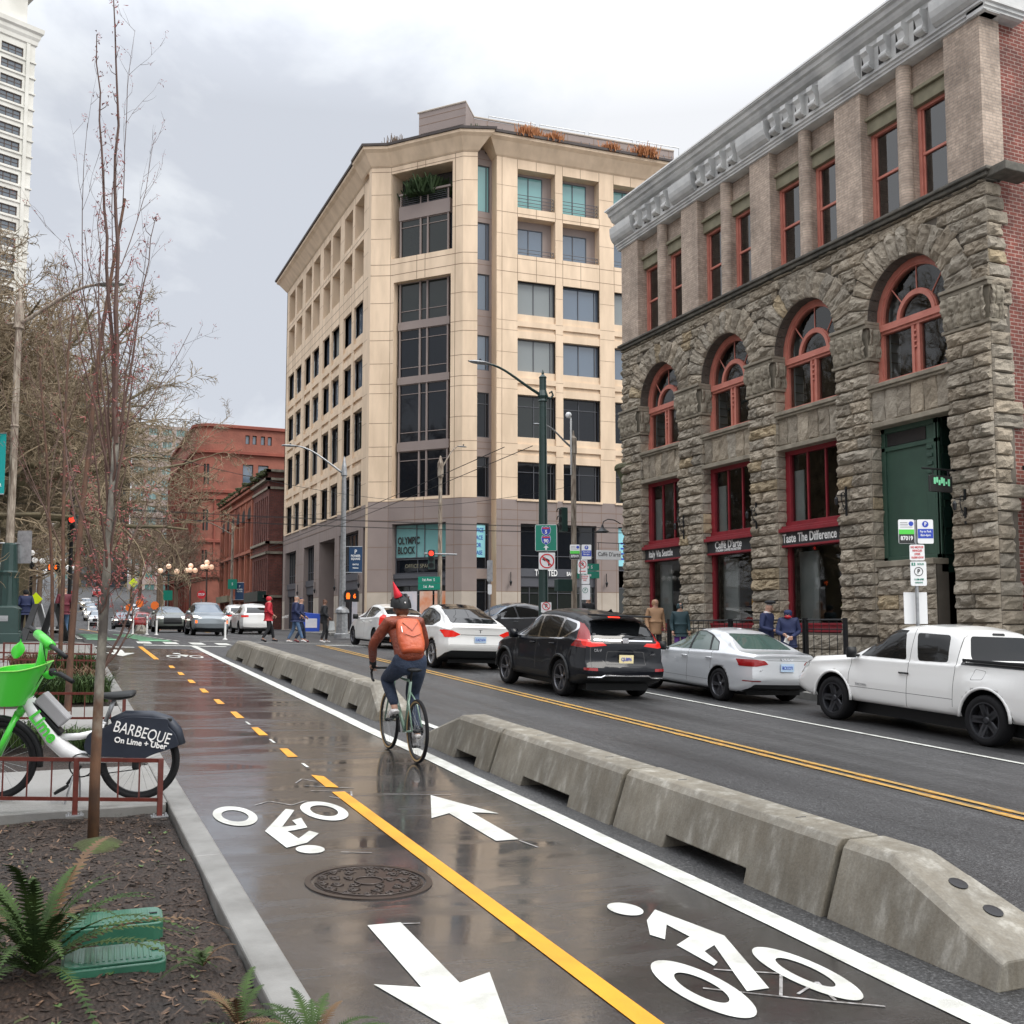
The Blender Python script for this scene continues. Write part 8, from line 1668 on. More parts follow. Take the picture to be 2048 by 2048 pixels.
def sapling(label, x, y, H, r, seed, tree='young_street_tree'):
    o = empty(tree, (x, y, LZ(0, y)), label, 'tree', 'young street trees in the left beds'); R = random.Random(seed); b = (MB(), MB()); tp = []; grow(b, R, (0, 0, -.05), (0, 0, 1), H, r, 0, SAP, tp); b[0].obj('trunk', 'bark_brown', o, smooth=True); b[1].obj('crown', 'twig_red', o); R.shuffle(tp); clusters(tp[:130], R, 'bud_red', o, 4, .024); return o
s1 = sapling('young bare tree in the second bed, just left of the tall maple', .22, 14.96, 7.2, .045, 31)
for (x, y, rz, lb) in ((.15, 21.5, 1.2, 'young bare tree in the third bed beyond the railings'), (.0, 27.0, 2.4, 'young bare tree nearest the crossing on the left')):
    c = copy_tree(s1); c.name = 'young_street_tree'; c.location = (x, y, LZ(0, y)); c.rotation_euler = (0, 0, rz); c['label'] = lb
# --- ferns
mat('fern_green', (.050, .085, .022), .7, vs=6, col2=(.020, .038, .012), spec=.2); mat('fern_brown', (.09, .05, .025), .8, vs=8, col2=(.12, .07, .03)); mat('stem_brown', (.08, .05, .02), .8, var=.1); mat('leaf_litter', (.16, .085, .035), .85, vs=30, col2=(.05, .028, .016))
def fern(label, x, y, z, n, L, seed, wid=.06, dead=.15):
    o = empty('sword_fern', (x, y, z), label, 'fern', 'sword ferns in the near bed'); R = random.Random(seed)
    for k in range(n):
        b = MB(); a = 2*pi*k/n*1.0+R.uniform(-.3, .3); l = L*R.uniform(.7, 1.15); el = radians(R.uniform(28, 78)); h = V((cos(a), sin(a), 0)); N_ = 30; pts = []
        for i in range(N_+1): t = i/N_; pts.append(h*l*(cos(el)*t+.22*t*t)+V((0, 0, l*(sin(el)*t-.50*t**2.4*(.55+.7*cos(el))))))
        b.tube([p for p in pts[::3]], [.004*(1-.7*i/(N_/3)) for i in range(len(pts[::3]))], 4, cap=False); side = V((-h.y, h.x, 0))
        for i in range(3, N_+1):
            t = i/N_; w = wid*(sin(pi*min(1, t*.92+.06))**.6)*(1.05-.45*t)*R.uniform(.85, 1.1); d = (pts[i]-pts[i-1]).normalized(); q = pts[i]; step = l/N_*.42
            for s_ in (-1, 1):
                e = q+(side*s_*1.0+d*.42+V((0, 0, R.uniform(-.18, .05)))).normalized()*w; b.add([q-d*step, q+d*step, e+d*step*.3, e-d*step*.15], [(0, 1, 2, 3)])
        b.obj('frond', 'fern_brown' if R.random() < dead else 'fern_green', o)
    return o
fern('large sword fern beside the two green box lids, its fronds arching over them', -.02, 5.22, .27, 42, .88, 2, .05)
fern('sword fern at the bottom edge overlapping the kerb', .95, 4.0, .20, 20, .40, 4, .042)
fern('small sprawling fern just left of the kerb near the bottom edge', .72, 4.28, .24, 10, .34, 9, .04, .4)
fern('tiny browning fern right of the green box lids', .68, 5.02, .27, 7, .20, 14, .03, .5)
fern('fern at the left picture edge behind the large sword fern', -.32, 5.35, .28, 14, .45, 19, .05)
# --- strappy shrubs in the farther beds
def shrub(label, x, y, n, L, seed, sp=.45, m='fern_green'):
    o = empty('strappy_shrub', (x, y, LZ(0, y)-.02), label, 'shrub', 'low shrubs in the left planting beds'); R = random.Random(seed); b = MB()
    for k in range(n):
        p = V((R.uniform(-sp, sp)*.8, R.uniform(-sp, sp), 0)); a = R.uniform(0, 2*pi); l = L*R.uniform(.6, 1.1); h = V((cos(a), sin(a), 0)); w = V((-h.y, h.x, 0))*.007; q1 = p+h*l*.25+V((0, 0, l*.65)); q2 = p+h*l*.6+V((0, 0, l*R.uniform(.45, .9)))
        b.add([p-w, p+w, q1+w, q1-w, q2], [(0, 1, 2, 3), (3, 2, 4)])
    b.obj('leaves', m, o); return o
for i, (x, y, n, L, m_) in enumerate(((.45, 11.6, 700, .30, 'fern_green'), (-.4, 12.3, 600, .30, 'fern_green'), (.4, 16.4, 900, .5, 'fern_green'), (-.3, 16.9, 800, .45, 'fern_green'), (.35, 17.6, 800, .5, 'fern_brown'), (.4, 21.2, 700, .5, 'fern_green'), (-.3, 21.6, 600, .5, 'fern_brown'))):
    shrub(['low green plants at the kerb behind the hire bicycle wheel', 'low green plants behind the hire bicycle frame', 'grassy evergreen clump at the kerb in the second bed', 'grassy evergreen clump left in the second bed behind the basket', 'browning grassy clump at the far end of the second bed', 'evergreen clump at the kerb in the third bed', 'browning clump left in the third bed'][i], x, y, n, L, 40+i, m=m_)
# --- chips, leaves and small weeds on the soil: nobody could count them
R = random.Random(77); b = MB()
for k in range(5200):
    y = 3.6+(R.random()**.8)*4.9; x = R.uniform(-1.2, .82); z = SZ(x, y)+.006; a = R.uniform(0, pi); l = R.uniform(.008, .032); w = R.uniform(.003, .009); d = V((cos(a), sin(a), R.uniform(-.3, .5)))*l; e = V((-sin(a), cos(a), R.uniform(-.4, .4)))*w; c = V((x, y, z)); g_ = R.random()
    b.ct = (.45, .45, .45) if g_ < .62 else ((.9, .85, .8) if g_ < .90 else ((2.3, 2.1, 1.8) if g_ < .975 else (.6, 1.1, .5))); b.add([c-d-e, c+d-e*.5, c+d+e, c-d*.7+e], [(0, 1, 2, 3)])
mat('wood_chips', (.085, .055, .038), .8, var=.15, vs=30, tint=True)
tag(b.obj('bark_chips', 'wood_chips'), 'dark bark chips and leaf bits scattered over the near planting bed', 'bark chips', kind='stuff')
b = MB(); b.ct = None
for k in range(60):
    c = V((R.uniform(-.2, .8), R.uniform(3.8, 8.2), 0)); c.z = SZ(c.x, c.y)+.004
    if R.random() < .5:
        for j in range(6): a = R.uniform(0, 2*pi); d = V((cos(a), sin(a), .5))*R.uniform(.012, .03); w = V((-sin(a), cos(a), 0))*.007; b.add([c, c+d*.6+w, c+d, c+d*.6-w], [(0, 1, 2, 3)])
mat('weed_green', (.07, .13, .03), .6, var=.2, vs=20); tag(b.obj('small_weeds', 'weed_green'), 'tiny green weeds sprouting in the bark of the near bed', 'weeds', kind='stuff')
b = MB(); b.grid(lambda a, c: (.34+(.17+.03*sin(6*pi*a))*c*cos(2*pi*a), 7.72+.24*c*sin(2*pi*a), lerp(SZ(.32, 7.72)+.05, SZ(.34+.17*c*cos(2*pi*a), 7.72+.24*c*sin(2*pi*a))-.012, c*c)), 24, 8); tag(b.obj('root_mound', 'moss', smooth=True), 'mossy soil mound at the foot of the tall young maple', 'mound')
# --- green irrigation box lids
mat('box_green', (.024, .105, .064), .32, vs=5, col2=(.036, .14, .088), bump=.1, bs=60, coat=.6)
for i, (x, y, w, l, lb) in enumerate(((.31, 5.22, .225, .145, 'green plastic box lid nearest the camera under the fern'), (.335, 5.78, .24, .13, 'green plastic box lid behind the nearer one, half hidden by fronds'))):
    o = empty('valve_box', (x, y, LZ(0, y)-.045), lb, 'valve box', 'green plastic valve boxes in the bed'); o.rotation_euler = (.03, 0, -.05)
    b = MB(); b.prism(rp([(-w, -l), (w, -l), (w, l), (-w, l)], .05), -.1, .045, lambda u, v, d: (u, v, d)); b.obj('box_body', 'box_green', o, bevel=.006)
    b = MB(); b.prism(rp([(-w+.015, -l+.015), (w-.015, -l+.015), (w-.015, l-.015), (-w+.015, l-.015)], .045), .047, .056, lambda u, v, d: (u, v, d))
    for k in range(14): xx = -w+.05+k*(2*w-.1)/14; b.box((xx, -l+.05, .0562), (xx+.012, l-.05, .060))
    b.obj('lid', 'box_green', o, bevel=.003); b = MB(); b.box((w-.07, -.01, .057), (w-.03, .006, .061)); b.obj('lid_slot', 'plastic_black', o)
# --- roof garden plants on the tan block
mat('dry_grass', (.45, .19, .07), .9, vs=3, col2=(.30, .12, .05)); mat('shrub_green', (.05, .09, .03), .8, vs=2, col2=(.02, .04, .015))
def tuft(label, p, r, n, m, seed, cat='plant', hgt=1.0, nm='roof_plant'):
    o = empty(nm, p, label, cat, 'plants on the roof edge of the tan block'); R = random.Random(seed); b = MB()
    for k in range(n): a = R.uniform(0, 2*pi); q = V((R.gauss(0, r*.4), R.gauss(0, r*.3), 0)); e = q+V((cos(a)*r*.5*R.random(), sin(a)*r*.4, r*hgt*R.uniform(.4, 1))); w = V((.03, .02, 0))*(r/.5); b.add([q-w, q+w, e+w*.6, e-w*.6], [(0, 1, 2, 3)])
    b.obj('leaves', m, o)
for i, (u, z, r, n, m_) in enumerate(((1.9, 32.1, .8, 500, 'dry_grass'), (3.6, 32.1, .7, 400, 'dry_grass'), (7.6, 32.1, .7, 350, 'dry_grass'), (10.0, 32.1, .9, 500, 'dry_grass'), (13.8, 32.1, .7, 300, 'dry_grass'))): tuft(['rusty grass tuft nearest the corner on the roof edge', 'rusty grass tuft second from the corner on the roof edge', 'rusty grass tuft left of the roof pipe', 'widest rusty grass tuft on the roof edge', 'rusty grass tuft farthest right on the roof edge'][i], PR(u, z, -.5), r, n, m_, i)
tuft('round green shrub on the roof beside the penthouse', (23.2, 58.0, 32.2), .6, 700, 'shrub_green', 50); tuft('pale leafless shrub on the roof corner left of the penthouse', (19.4, 62.6, 31.9), .7, 90, 'far_twig', 51, hgt=2.4)
tuft('dark green plants hanging on the top balcony of the corner', PC(2.2, 28.9, .9), 1.5, 700, 'shrub_green', 52, hgt=.75)
# ================================================================ STREET FURNITURE AND SIGNS
GR = 'brown metal rails round the planting beds'
def bed_rail(label, a, c, posts, nb, h=.42):
    a, c = V((*a, 0)), V((*c, 0)); za = LZ(0, a.y); zc = LZ(0, c.y); o = empty('bed_rail', (a.x, a.y, za), label, 'rail', GR); L_ = (c-a); Q = lambda t, z: V((L_.x*t, L_.y*t, (zc-za)*t+z))
    for t in posts:
        b = MB(); p = Q(t, 0); b.box((p.x-.019, p.y-.019, p.z), (p.x+.019, p.y+.019, p.z+h)); b.obj('post', 'rusty_brown_rail', o, bevel=.003)
        b = MB(); b.box((p.x-.06, p.y-.045, p.z), (p.x+.06, p.y+.045, p.z+.008)); 
        for s_ in (-1, 1): b.lathe([(.001, .02), (.009, .02), (.010, 0)], 6, (p.x+.042*s_, p.y-.02, p.z+.008)); 
        b.obj('foot_plate', 'galvanised', o)
    def bar(t0, t1, z, r): b = MB(); b.tube([Q(t0, z), Q(t1, z)], r, 4); return b
    bar(0, 1, h-.015, .020).obj('top_rail', 'rusty_brown_rail', o); bar(0, 1, .12, .018).obj('bottom_rail', 'rusty_brown_rail', o)
    for t0, t1 in zip(posts, posts[1:]):
        for k in range(1, nb+1): t = t0+(t1-t0)*k/(nb+1); b = MB(); b.tube([Q(t, .12), Q(t, h-.02)], .008, 4); b.obj('baluster', 'rusty_brown_rail', o)
bed_rail('nearest brown rail, in front of the hire bicycle', (-.46, 8.63), (.765, 8.13), (0, .535, 1), 3)
bed_rail('brown rail behind the hire bicycle', (-.9, 13.55), (.80, 13.05), (0, .5, 1), 5)
bed_rail('brown rail seen under the green handlebar', (-.9, 19.2), (.80, 18.45), (0, .5, 1), 6); bed_rail('brown rail behind the green handlebar, second from the junction', (-.9, 20.9), (.78, 20.1), (0, .5, 1), 6)
bed_rail('farthest brown rail before the sandwich boards', (-.9, 23.9), (.75, 23.2), (0, .5, 1), 6)
def mesh_arm(pts, r0, r1=None): b = MB(); n = len(pts); b.tube(pts, [lerp(r0, r1 or r0, i/(n-1)) for i in range(n)], 8); return b
def cobra(o, x, z, L_, d, m, rise=.9, big=1.0, lm='galvanised'):
    d = V(d).normalized(); P = [V((0, 0, z))+d*(L_*t)+V((0, 0, rise*(1-(1-t)**2)-.25*sin(pi*t*1.0)*(1-t))) for t in [i/10 for i in range(11)]]
    mesh_arm(P, .055*big, .035*big).obj('lamp_arm', m, o, smooth=True); e = P[-1]; b = MB(); s = d.cross(Zv)
    b.grid(lambda a, c: e+d*(-.1+.78*a*big)+s*(.16*big*sin(pi*min(1, a*.9+.08))**.6*cos(2*pi*c))+V((0, 0, .055*big*sin(2*pi*c)*sin(pi*min(1, a*.9+.05))**.5)), 10, 12); b.obj('lamp_head', lm, o, smooth=True)
    b = MB(); b.ball(e+d*.25+V((0, 0, .09)), .045, 8); b.obj('light_sensor', 'plastic_black', o)
def sgn(o, c, w, h, m, nrm=(0, -1, 0), r=.04, t=.02, nm='sign_panel', off=0):
    x = V((-nrm[1], nrm[0], 0)); F_ = frame(c, x); F_ = F_ @ Matrix.Translation((0, 0, off)); b = MB(); b.prism(rp([(-w/2, -h/2), (w/2, -h/2), (w/2, h/2), (-w/2, h/2)], r), -t, 0, lambda u, v, d: F_ @ V((u, v, d))); b.obj(nm, m, o, recalc=True); return F_
def band(o, F_, x0, x1, y0, y1, m, d=.003, nm='sign_band'): b = MB(); b.add([F_ @ V(q) for q in ((x0, y0, d), (x1, y0, d), (x1, y1, d), (x0, y1, d))], [(0, 1, 2, 3)]); b.obj(nm, m, o)
def disc(o, F_, x, y, r, m, d=.003, ri=0, nm='sign_disc'):
    b = MB(); n = 28
    if ri: vs = []; [vs.extend([F_ @ V((x+q*cos(2*pi*i/n), y+q*sin(2*pi*i/n), d)) for q in (ri, r)]) for i in range(n)]; b.add(vs, [(2*i, 2*i+1, 2*((i+1) % n)+1, 2*((i+1) % n)) for i in range(n)])
    else: b.add([F_ @ V((x+r*cos(2*pi*i/n), y+r*sin(2*pi*i/n), d)) for i in range(n)], [tuple(range(n))])
    b.obj(nm, m, o)
def tx(o, F_, x, y, s, size, m, sx=.8, bold=.003, d=.006): t = text(s, size, m, F_ @ Matrix.Translation((x, y, d)), None, sx=sx, ext=.001, bold=bold); t.parent = o; return t
NV = (-sin(TH)*.9, -cos(TH)*.9, 0); NV = tuple(V(NV).normalized())     # signs along the kerb face the drivers / the view
# --- tall dark green lamp with route signs
def lampbase(o, m, H, r0, r1, n=12): 
    b = MB(); b.lathe([(.30, 0), (.30, .15), (.24, .2), (.22, .8), (.26, .85), (.17, 1.0), (r0, 1.2), (r1, H-1.0), (r1*1.35, H-.98), (r1*1.1, H-.9), (r1*1.5, H-.8), (r1*.95, H-.6), (r1*.95, H-.2), (r1*1.1, H-.15), (.04, H-.05), (.05, H), (.005, H+.12)], n); return b.obj('pole', m, o, smooth=False, bevel=.01)
lx, ly = 14.85, 31.0; lz = SW(14.85, 31)
L1 = empty('street_lamp', (lx, ly, lz), 'tall dark green fluted street lamp with route signs before the tan block', 'street lamp'); lampbase(L1, 'dark_green_metal', 9.35, .165, .125)
cobra(L1, 0, 8.55, 2.15, (-.92, -.1, 0), 'dark_green_metal', .85); b = mesh_arm([V((.1, 0, 8.55)), V((.28, 0, 8.5)), V((.38, 0, 8.62)), V((.33, 0, 8.75)), V((.25, 0, 8.68))], .045, .03); b.obj('scroll', 'dark_green_metal', L1, smooth=True)
F_ = sgn(L1, V((0, -.22, 3.75)), .72, .88, 'sign_white', NV, .05); band(L1, F_, -.345, .345, -.425, .425, 'sign_green', .004)
for yy, s_ in ((.22, '5'), (-.08, '90')):
    b = MB(); sh = [(-.12, .15), (-.06, .125), (0, .15), (.06, .125), (.12, .15), (.15, .05), (.12, -.07), (0, -.15), (-.12, -.07), (-.15, .05)]; 
    for k, (sc, m_) in enumerate(((1.08, 'sign_white'), (1.0, 'sign_blue'))): b = MB(); b.add([F_ @ V((u*sc, yy+v*sc, .008+.004*k)) for u, v in sh], [tuple(range(len(sh)))[::-1]]); b.obj('route_shield', m_, L1)
    band(L1, F_, -.115, .115, yy+.075, yy+.12, 'sign_red', .016); tx(L1, F_, 0, yy-.03, s_, .17, 'sign_white', .9, .006, .018)
b = MB(); b.add([F_ @ V((u, v, .008)) for u, v in ((-.03, -.40), (.03, -.40), (.03, -.33), (.09, -.33), (0, -.245), (-.09, -.33), (-.03, -.33))], [tuple(range(7))]); b.obj('arrow', 'sign_white', L1)
def noturn(o, c, w, nrm=NV):
    F_ = sgn(o, c, w, w*1.04, 'sign_white', nrm, .03); k = w/.6; b = MB(); b.add([F_ @ V((u*k, v*k, .004)) for u, v in ((.04, -.18), (.10, -.18), (.10, .03), (.0, .10), (-.06, .10), (-.06, .16), (-.19, .07), (-.06, -.02), (-.06, .04), (-.02, .04), (.04, 0))], [tuple(range(11))]); b.obj('turn_arrow', 'sign_black', o)
    disc(o, F_, 0, 0, .27*k, 'sign_red', .008, .225*k, 'red_ring'); b = MB(); b.add([F_ @ V((u*k, v*k, .010)) for u, v in ((-.185, .15), (.15, -.185), (.185, -.15), (-.15, .185))], [(0, 1, 2, 3)]); b.obj('red_slash', 'sign_red', o)
noturn(L1, V((.03, -.22, 2.98)), .54)
def nopark(o, c, w, h, nrm=NV, note=True):
    F_ = sgn(o, c, w, h, 'sign_white', nrm, .03); yy = h*.12; tx(o, F_, 0, yy, 'P', w*.5, 'sign_black', .9, .006, .005); disc(o, F_, 0, yy, w*.40, 'sign_red', .008, w*.33, 'red_ring'); b = MB(); a = w*.26; e = w*.03
    b.add([F_ @ V((u, v+yy, .010)) for u, v in ((-a-e, a-e), (a-e, -a-e), (a+e, -a+e), (-a+e, a+e))], [(0, 1, 2, 3)]); b.obj('red_slash', 'sign_red', o)
    if note: band(o, F_, -w*.33, w*.33, -h*.36, -h*.30, 'sign_red', .004)
nopark(L1, V((0, -.22, 1.45)), .34, .34, note=False)
# --- weathered pole with street names at the café corner
L2 = empty('street_lamp', (17.7, 34.3, SW(18, 34)), 'weathered brown lamp pole with green street name blades beside the stone building', 'street lamp')
b = MB(); b.lathe([(.25, 0), (.22, .9), (.14, 1.0), (.11, 1.2), (.095, 7.0), (.13, 7.02), (.13, 7.6), (.05, 7.7), (.02, 7.9)], 10); b.obj('pole', 'weathered_pole', L2); cobra(L2, 0, 7.2, 1.35, (-1, -.2, 0), 'galvanised', .75, .8); b = MB(); b.tube([(-.15, -.1, 6.2), (-.15, -.1, 8.3), (-.2, -.1, 8.45)], .035, 8); b.ball((-.25, -.1, 8.45), .12, 10); b.obj('camera_mast', 'sign_white', L2, smooth=True)
def blade(o, c, w, h, s_, nrm=NV, arrow=0):
    F_ = sgn(o, c, w, h, 'sign_green', nrm, .02, nm='street_name_blade'); tx(o, F_, -.04, 0, s_, h*.62, 'sign_white', .8, .003); return F_
blade(L2, V((.45, -.15, 2.75)), .95, .26, '1st Ave  S'); blade(L2, V((.45, -.15, 2.46)), .95, .26, '1st  Ave')
# traffic signals
def signal(label, loc, nrm, lit=0, o=None, H=0, ped=False, s=1.0):
    o = empty('traffic_signal', loc, label, 'traffic light', 'traffic and walk signals'); F_ = frame(V((0, 0, 0)), V((-nrm[1], nrm[0], 0)))
    if ped:
        b = MB(); b.prism(rp([(-.25, -.2), (.25, -.2), (.25, .2), (-.25, .2)], .03), -.2, 0, lambda u, v, d: F_ @ V((u*s, v*s, d))); b.obj('housing', 'plastic_black', o, recalc=True); tx(o, F_, .11*s, 0, '6', .22*s, 'orange_light', .9, .01); 
        b = MB(); b.add([F_ @ V((u*s, v*s, .005)) for u, v in ((-.18, -.1), (-.07, -.1), (-.05, .02), (-.08, .12), (-.17, .12), (-.2, .0))], [tuple(range(6))]); b.obj('lit_hand', 'orange_light', o)
        return o
    b = MB(); b.prism(rp([(-.17, -.5), (.17, -.5), (.17, .5), (-.17, .5)], .03), -.22, 0, lambda u, v, d: F_ @ V((u*s, v*s, d))); b.obj('housing', 'dark_green_metal', o, recalc=True)
    for k in range(3): 
        disc(o, F_, 0, (.32-k*.32)*s, .125*s, ('red_light', 'plastic_black', 'plastic_black')[k] if k == lit else 'plastic_black', .01, nm='lens'); b = MB(); b.tube([F_ @ V((.14*s*cos(a), (.32-k*.32+.14*sin(a))*s, .09)) for a in [i*pi/8 for i in range(9)]], .02, 5); b.obj('visor', 'plastic_black', o)
    return o
sX = (17.9, 50.9)
L3 = empty('street_lamp', (18.4, 50.9, G(18.4, 50.9)), 'weathered pole with small lamp, red signal and street name blades at the chamfered corner', 'street lamp'); b = MB(); b.lathe([(.25, 0), (.2, .9), (.13, 1.2), (.10, 8.3), (.16, 8.4), (.16, 9.1), (.03, 9.5)], 10); b.obj('pole', 'weathered_pole', L3); cobra(L3, 0, 8.7, 1.1, (1, .1, 0), 'weathered_pole', 1.4, .7)
b = MB(); b.tube([(-.9, -.1, 4.3), (.9, -.1, 4.3)], .05, 6); b.obj('cross_arm', 'galvanised', L3); blade(L3, V((-.62, -.1, 2.95)), 1.15, .33, '1st Ave  S'); blade(L3, V((-.62, -.1, 2.6)), 1.15, .33, '1st  Ave')
L3.location.z = G(18.4, 50.9)+.1
signal('traffic light showing red on the pole at the chamfered corner', (17.85, 50.7, G(18, 51)+4.1), NV)
L4 = empty('street_lamp', (13.3, 49.6, G(13.3, 49.6)), 'grey pole with cobra lamp and navy banner before the tan block', 'street lamp'); b = MB(); b.lathe([(.40, 0), (.40, .2), (.30, .25), (.27, 1.2), (.36, 1.25), (.33, 1.4), (.16, 1.55), (.11, 8.0), (.16, 8.05), (.12, 8.5), (.03, 9.0)], 10); b.obj('pole', 'galvanised', L4); cobra(L4, 0, 8.1, 2.4, (-1, .1, 0), 'galvanised', 1.3)
L4.location = (13.0, 50.0, 1.15)
mat('banner_navy', (.010, .045, .115), .5, var=0); mat('banner_teal', (.0, .28, .27), .5, var=0)
def banner(label, loc, w, h, m, lines, nrm=NV):
    o = empty('banner', loc, label, 'banner', 'street banners'); F_ = sgn(o, V((0, 0, 0)), w, h, m, nrm, .005, .01, 'cloth_panel')
    for x, y, s_, sz in lines: tx(o, F_, x, y, s_, sz, 'sign_white', .8, .004)
    b = MB(); b.tube([F_ @ V((-w/2-.2, h/2+.02, 0)), F_ @ V((w/2, h/2+.02, 0))], .02, 5); b.tube([F_ @ V((-w/2-.2, -h/2-.02, 0)), F_ @ V((w/2, -h/2-.02, 0))], .02, 5); b.obj('banner_arm', 'galvanised', o); return o
banner('navy banner with white district name on the grey pole before the tan block', (13.72, 50.3, 5.05), .66, 1.25, 'banner_navy', [(0, .38, 'P', .3), (0, .18, 'PIONEER', .15), (0, .03, 'SQUARE', .15), (0, -.25, 'SEATTLE', .10), (0, -.42, 'Welcome', .09)])
signal('walk signal with orange countdown on the grey banner pole', (13.35, 49.6, 3.2), NV, ped=True, s=1.35)
L5 = empty('street_lamp', (14.1, 92, 1.4), 'dark pole with cobra lamp before the brown brick building', 'street lamp'); b = MB(); b.lathe([(.3, 0), (.2, 1.2), (.14, 1.4), (.10, 8.6), (.15, 8.7), (.03, 9.2)], 8); b.obj('pole', 'weathered_pole', L5); cobra(L5, 0, 8.2, 2.6, (-1, .0, 0), 'weathered_pole', 1.1)
banner('small navy banner on the dark pole before the brown brick building', (14.75, 91.8, 4.7), .75, 1.45, 'banner_navy', [(0, .4, 'P', .3), (0, .15, 'PIONEER', .16), (0, -.02, 'SQUARE', .16)])
# --- left lamp with teal banner and ornate base
L6 = empty('street_lamp', (-1.2, 33.0, LZ(0, 31)), 'tall weathered street lamp with ornate dark green base at the left edge', 'street lamp'); b = MB(); b.lathe([(.12, 2.8), (.125, 3.0), (.11, 3.1), (.105, 6.2), (.13, 6.25), (.10, 6.3), (.09, 9.1), (.16, 9.15), (.13, 9.3), (.13, 9.9), (.06, 10.0), (.07, 10.15), (.02, 10.3)], 10); b.obj('pole', 'weathered_pole', L6)
b = MB(); b.lathe([(.42, 0), (.42, .3), (.36, .35), (.36, .9), (.40, .95), (.28, 1.05), (.25, 1.9), (.29, 2.0), (.24, 2.05), (.20, 2.8), (.13, 2.85)], 12)
for k in range(12): a = 2*pi*k/12; b.tube([(.26*cos(a), .26*sin(a), 1.1), (.25*cos(a), .25*sin(a), 1.9)], .025, 5)
b.obj('ornate_base', 'dark_green_metal', L6, smooth=False); cobra(L6, 0, 9.25, 2.4, (1, -.55, 0), 'weathered_pole', 1.15, 1.15); b = mesh_arm([V((-.12, 0, 9.3)), V((-.3, 0, 9.25)), V((-.38, 0, 9.4)), V((-.3, 0, 9.55))], .045, .03); b.obj('scroll', 'weathered_pole', L6)
banner('teal banner with white swirl on the left street lamp', (-1.75, 32.8, 6.4), .78, 1.72, 'banner_teal', [(.05, .42, 'S', .62), (.1, -.62, 'PIONEER', .13)])
for k, (x, w, lb) in enumerate(((-1.62, .34, 'narrow plain grey sign back left of the weathered pole'), (-.82, .42, 'wide plain grey sign back right of the weathered pole'))): o = empty('sign_back', (x, 32.95, 4.05), lb, 'sign', 'plain sign backs on the left lamp'); sgn(o, V((0, 0, 0)), w, .95, 'galvanised', NV, .05, .01); b = MB(); b.tube([(0, .05, .1), (-1.2-x+.0, .06, .1)], .02, 5); b.obj('bracket', 'galvanised', o)
# litter bin and sandwich boards, corner
bn = empty('litter_bin', (-1.25, 31.3, LZ(0, 31)), 'dark green litter bin standing before the ornate lamp base', 'bin'); b = MB(); b.prism(rp([(-.42, 0), (.42, 0), (.40, 1.0), (-.40, 1.0)], .12), -.3, .3, lambda u, v, d: (u, d, v)); b.obj('bin_body', 'dark_green_metal', bn, recalc=True, bevel=.03); b = MB(); b.box((-.46, -.34, 0), (.46, .34, .28)); b.obj('plinth', 'dark_green_metal', bn, bevel=.02); b = MB(); b.box((-.2, -.315, .6), (.15, -.30, .75)); b.obj('bin_slot', 'galvanised', bn)
for k, (x, y, lb, m_) in enumerate(((-.45, 35.3, 'black sandwich board with white edge, left of the pair', 'sign_black'), (.05, 34.6, 'black sandwich board with pink and green poster, right of the pair', 'plastic_black'))):
    o = empty('sandwich_board', (x, y, LZ(0, 31)), lb, 'sandwich board', 'sandwich boards on the left corner'); 
    for s_ in (-1, 1): b = MB(); b.add([V((s_*.02, -.3, 1.15)), V((s_*.02, .3, 1.15)), V((s_*.36, .3, 0)), V((s_*.36, -.3, 0)), V((s_*.05, -.3, 1.15)), V((s_*.05, .3, 1.15)), V((s_*.39, .3, 0)), V((s_*.39, -.3, 0))], [(0, 1, 2, 3), (4, 7, 6, 5), (0, 4, 5, 1), (1, 5, 6, 2), (2, 6, 7, 3), (3, 7, 4, 0)]); b.obj('board', [m_, 'galvanised'][0] if s_ < 0 or k else 'sign_white', o, recalc=True)
    o.rotation_euler = (0, 0, .3)
# --- parking sign posts
def parkpost(label, x, y, tall=0):
    z = SW(x, y); o = empty('parking_sign_post', (x, y, z), label, 'sign post', 'parking sign posts'); b = MB(); b.box((-.025, -.02, -.05), (.025, .02, 3.35)); b.obj('post', 'galvanised', o)
    F_ = sgn(o, V((0, -.04, 3.25)), .30, .45, 'sign_white', NV, .03); return o, z
def parkset(label, x, y, zt, S_=1.0, back=True):
    z = SW(x, y); o = empty('parking_sign_post', (x, y, z), label, 'sign post', 'parking sign posts'); b = MB(); b.box((-.025, .02, -.05), (.025, .06, zt-z+.02)); b.obj('post', 'galvanised', o); T0 = zt-z; r_ = V((-NV[1], NV[0], 0))
    F_ = sgn(o, r_*-.19*S_+V((0, 0, T0-.20)), .30, .46, 'sign_white', NV, .03); band(o, F_, -.145, .145, -.05, .04, 'lime_green'); band(o, F_, -.145, .145, -.225, -.05, 'sign_black'); tx(o, F_, 0, -.13, '87019', .11, 'sign_white', .85, .003); disc(o, F_, .09, .15, .045, 'sign_blue', .004); band(o, F_, -.12, .02, .16, .175, 'battery_grey'); band(o, F_, -.12, .03, .12, .135, 'battery_grey'); band(o, F_, -.12, .12, .08, .09, 'battery_grey')
    F_ = sgn(o, r_*.17*S_+V((0, 0, T0-.20)), .30, .46, 'sign_white', NV, .03); disc(o, F_, 0, .14, .06, 'sign_blue', .004); tx(o, F_, 0, .14, 'P', .09, 'sign_white', .9, .003, .008); band(o, F_, -.145, .145, -.13, .05, 'sign_blue'); tx(o, F_, 0, .0, 'Pay to Park', .055, 'sign_white', .85, .001); tx(o, F_, 0, -.07, '8am-6pm', .06, 'sign_white', .85, .001)
    return o, T0, r_
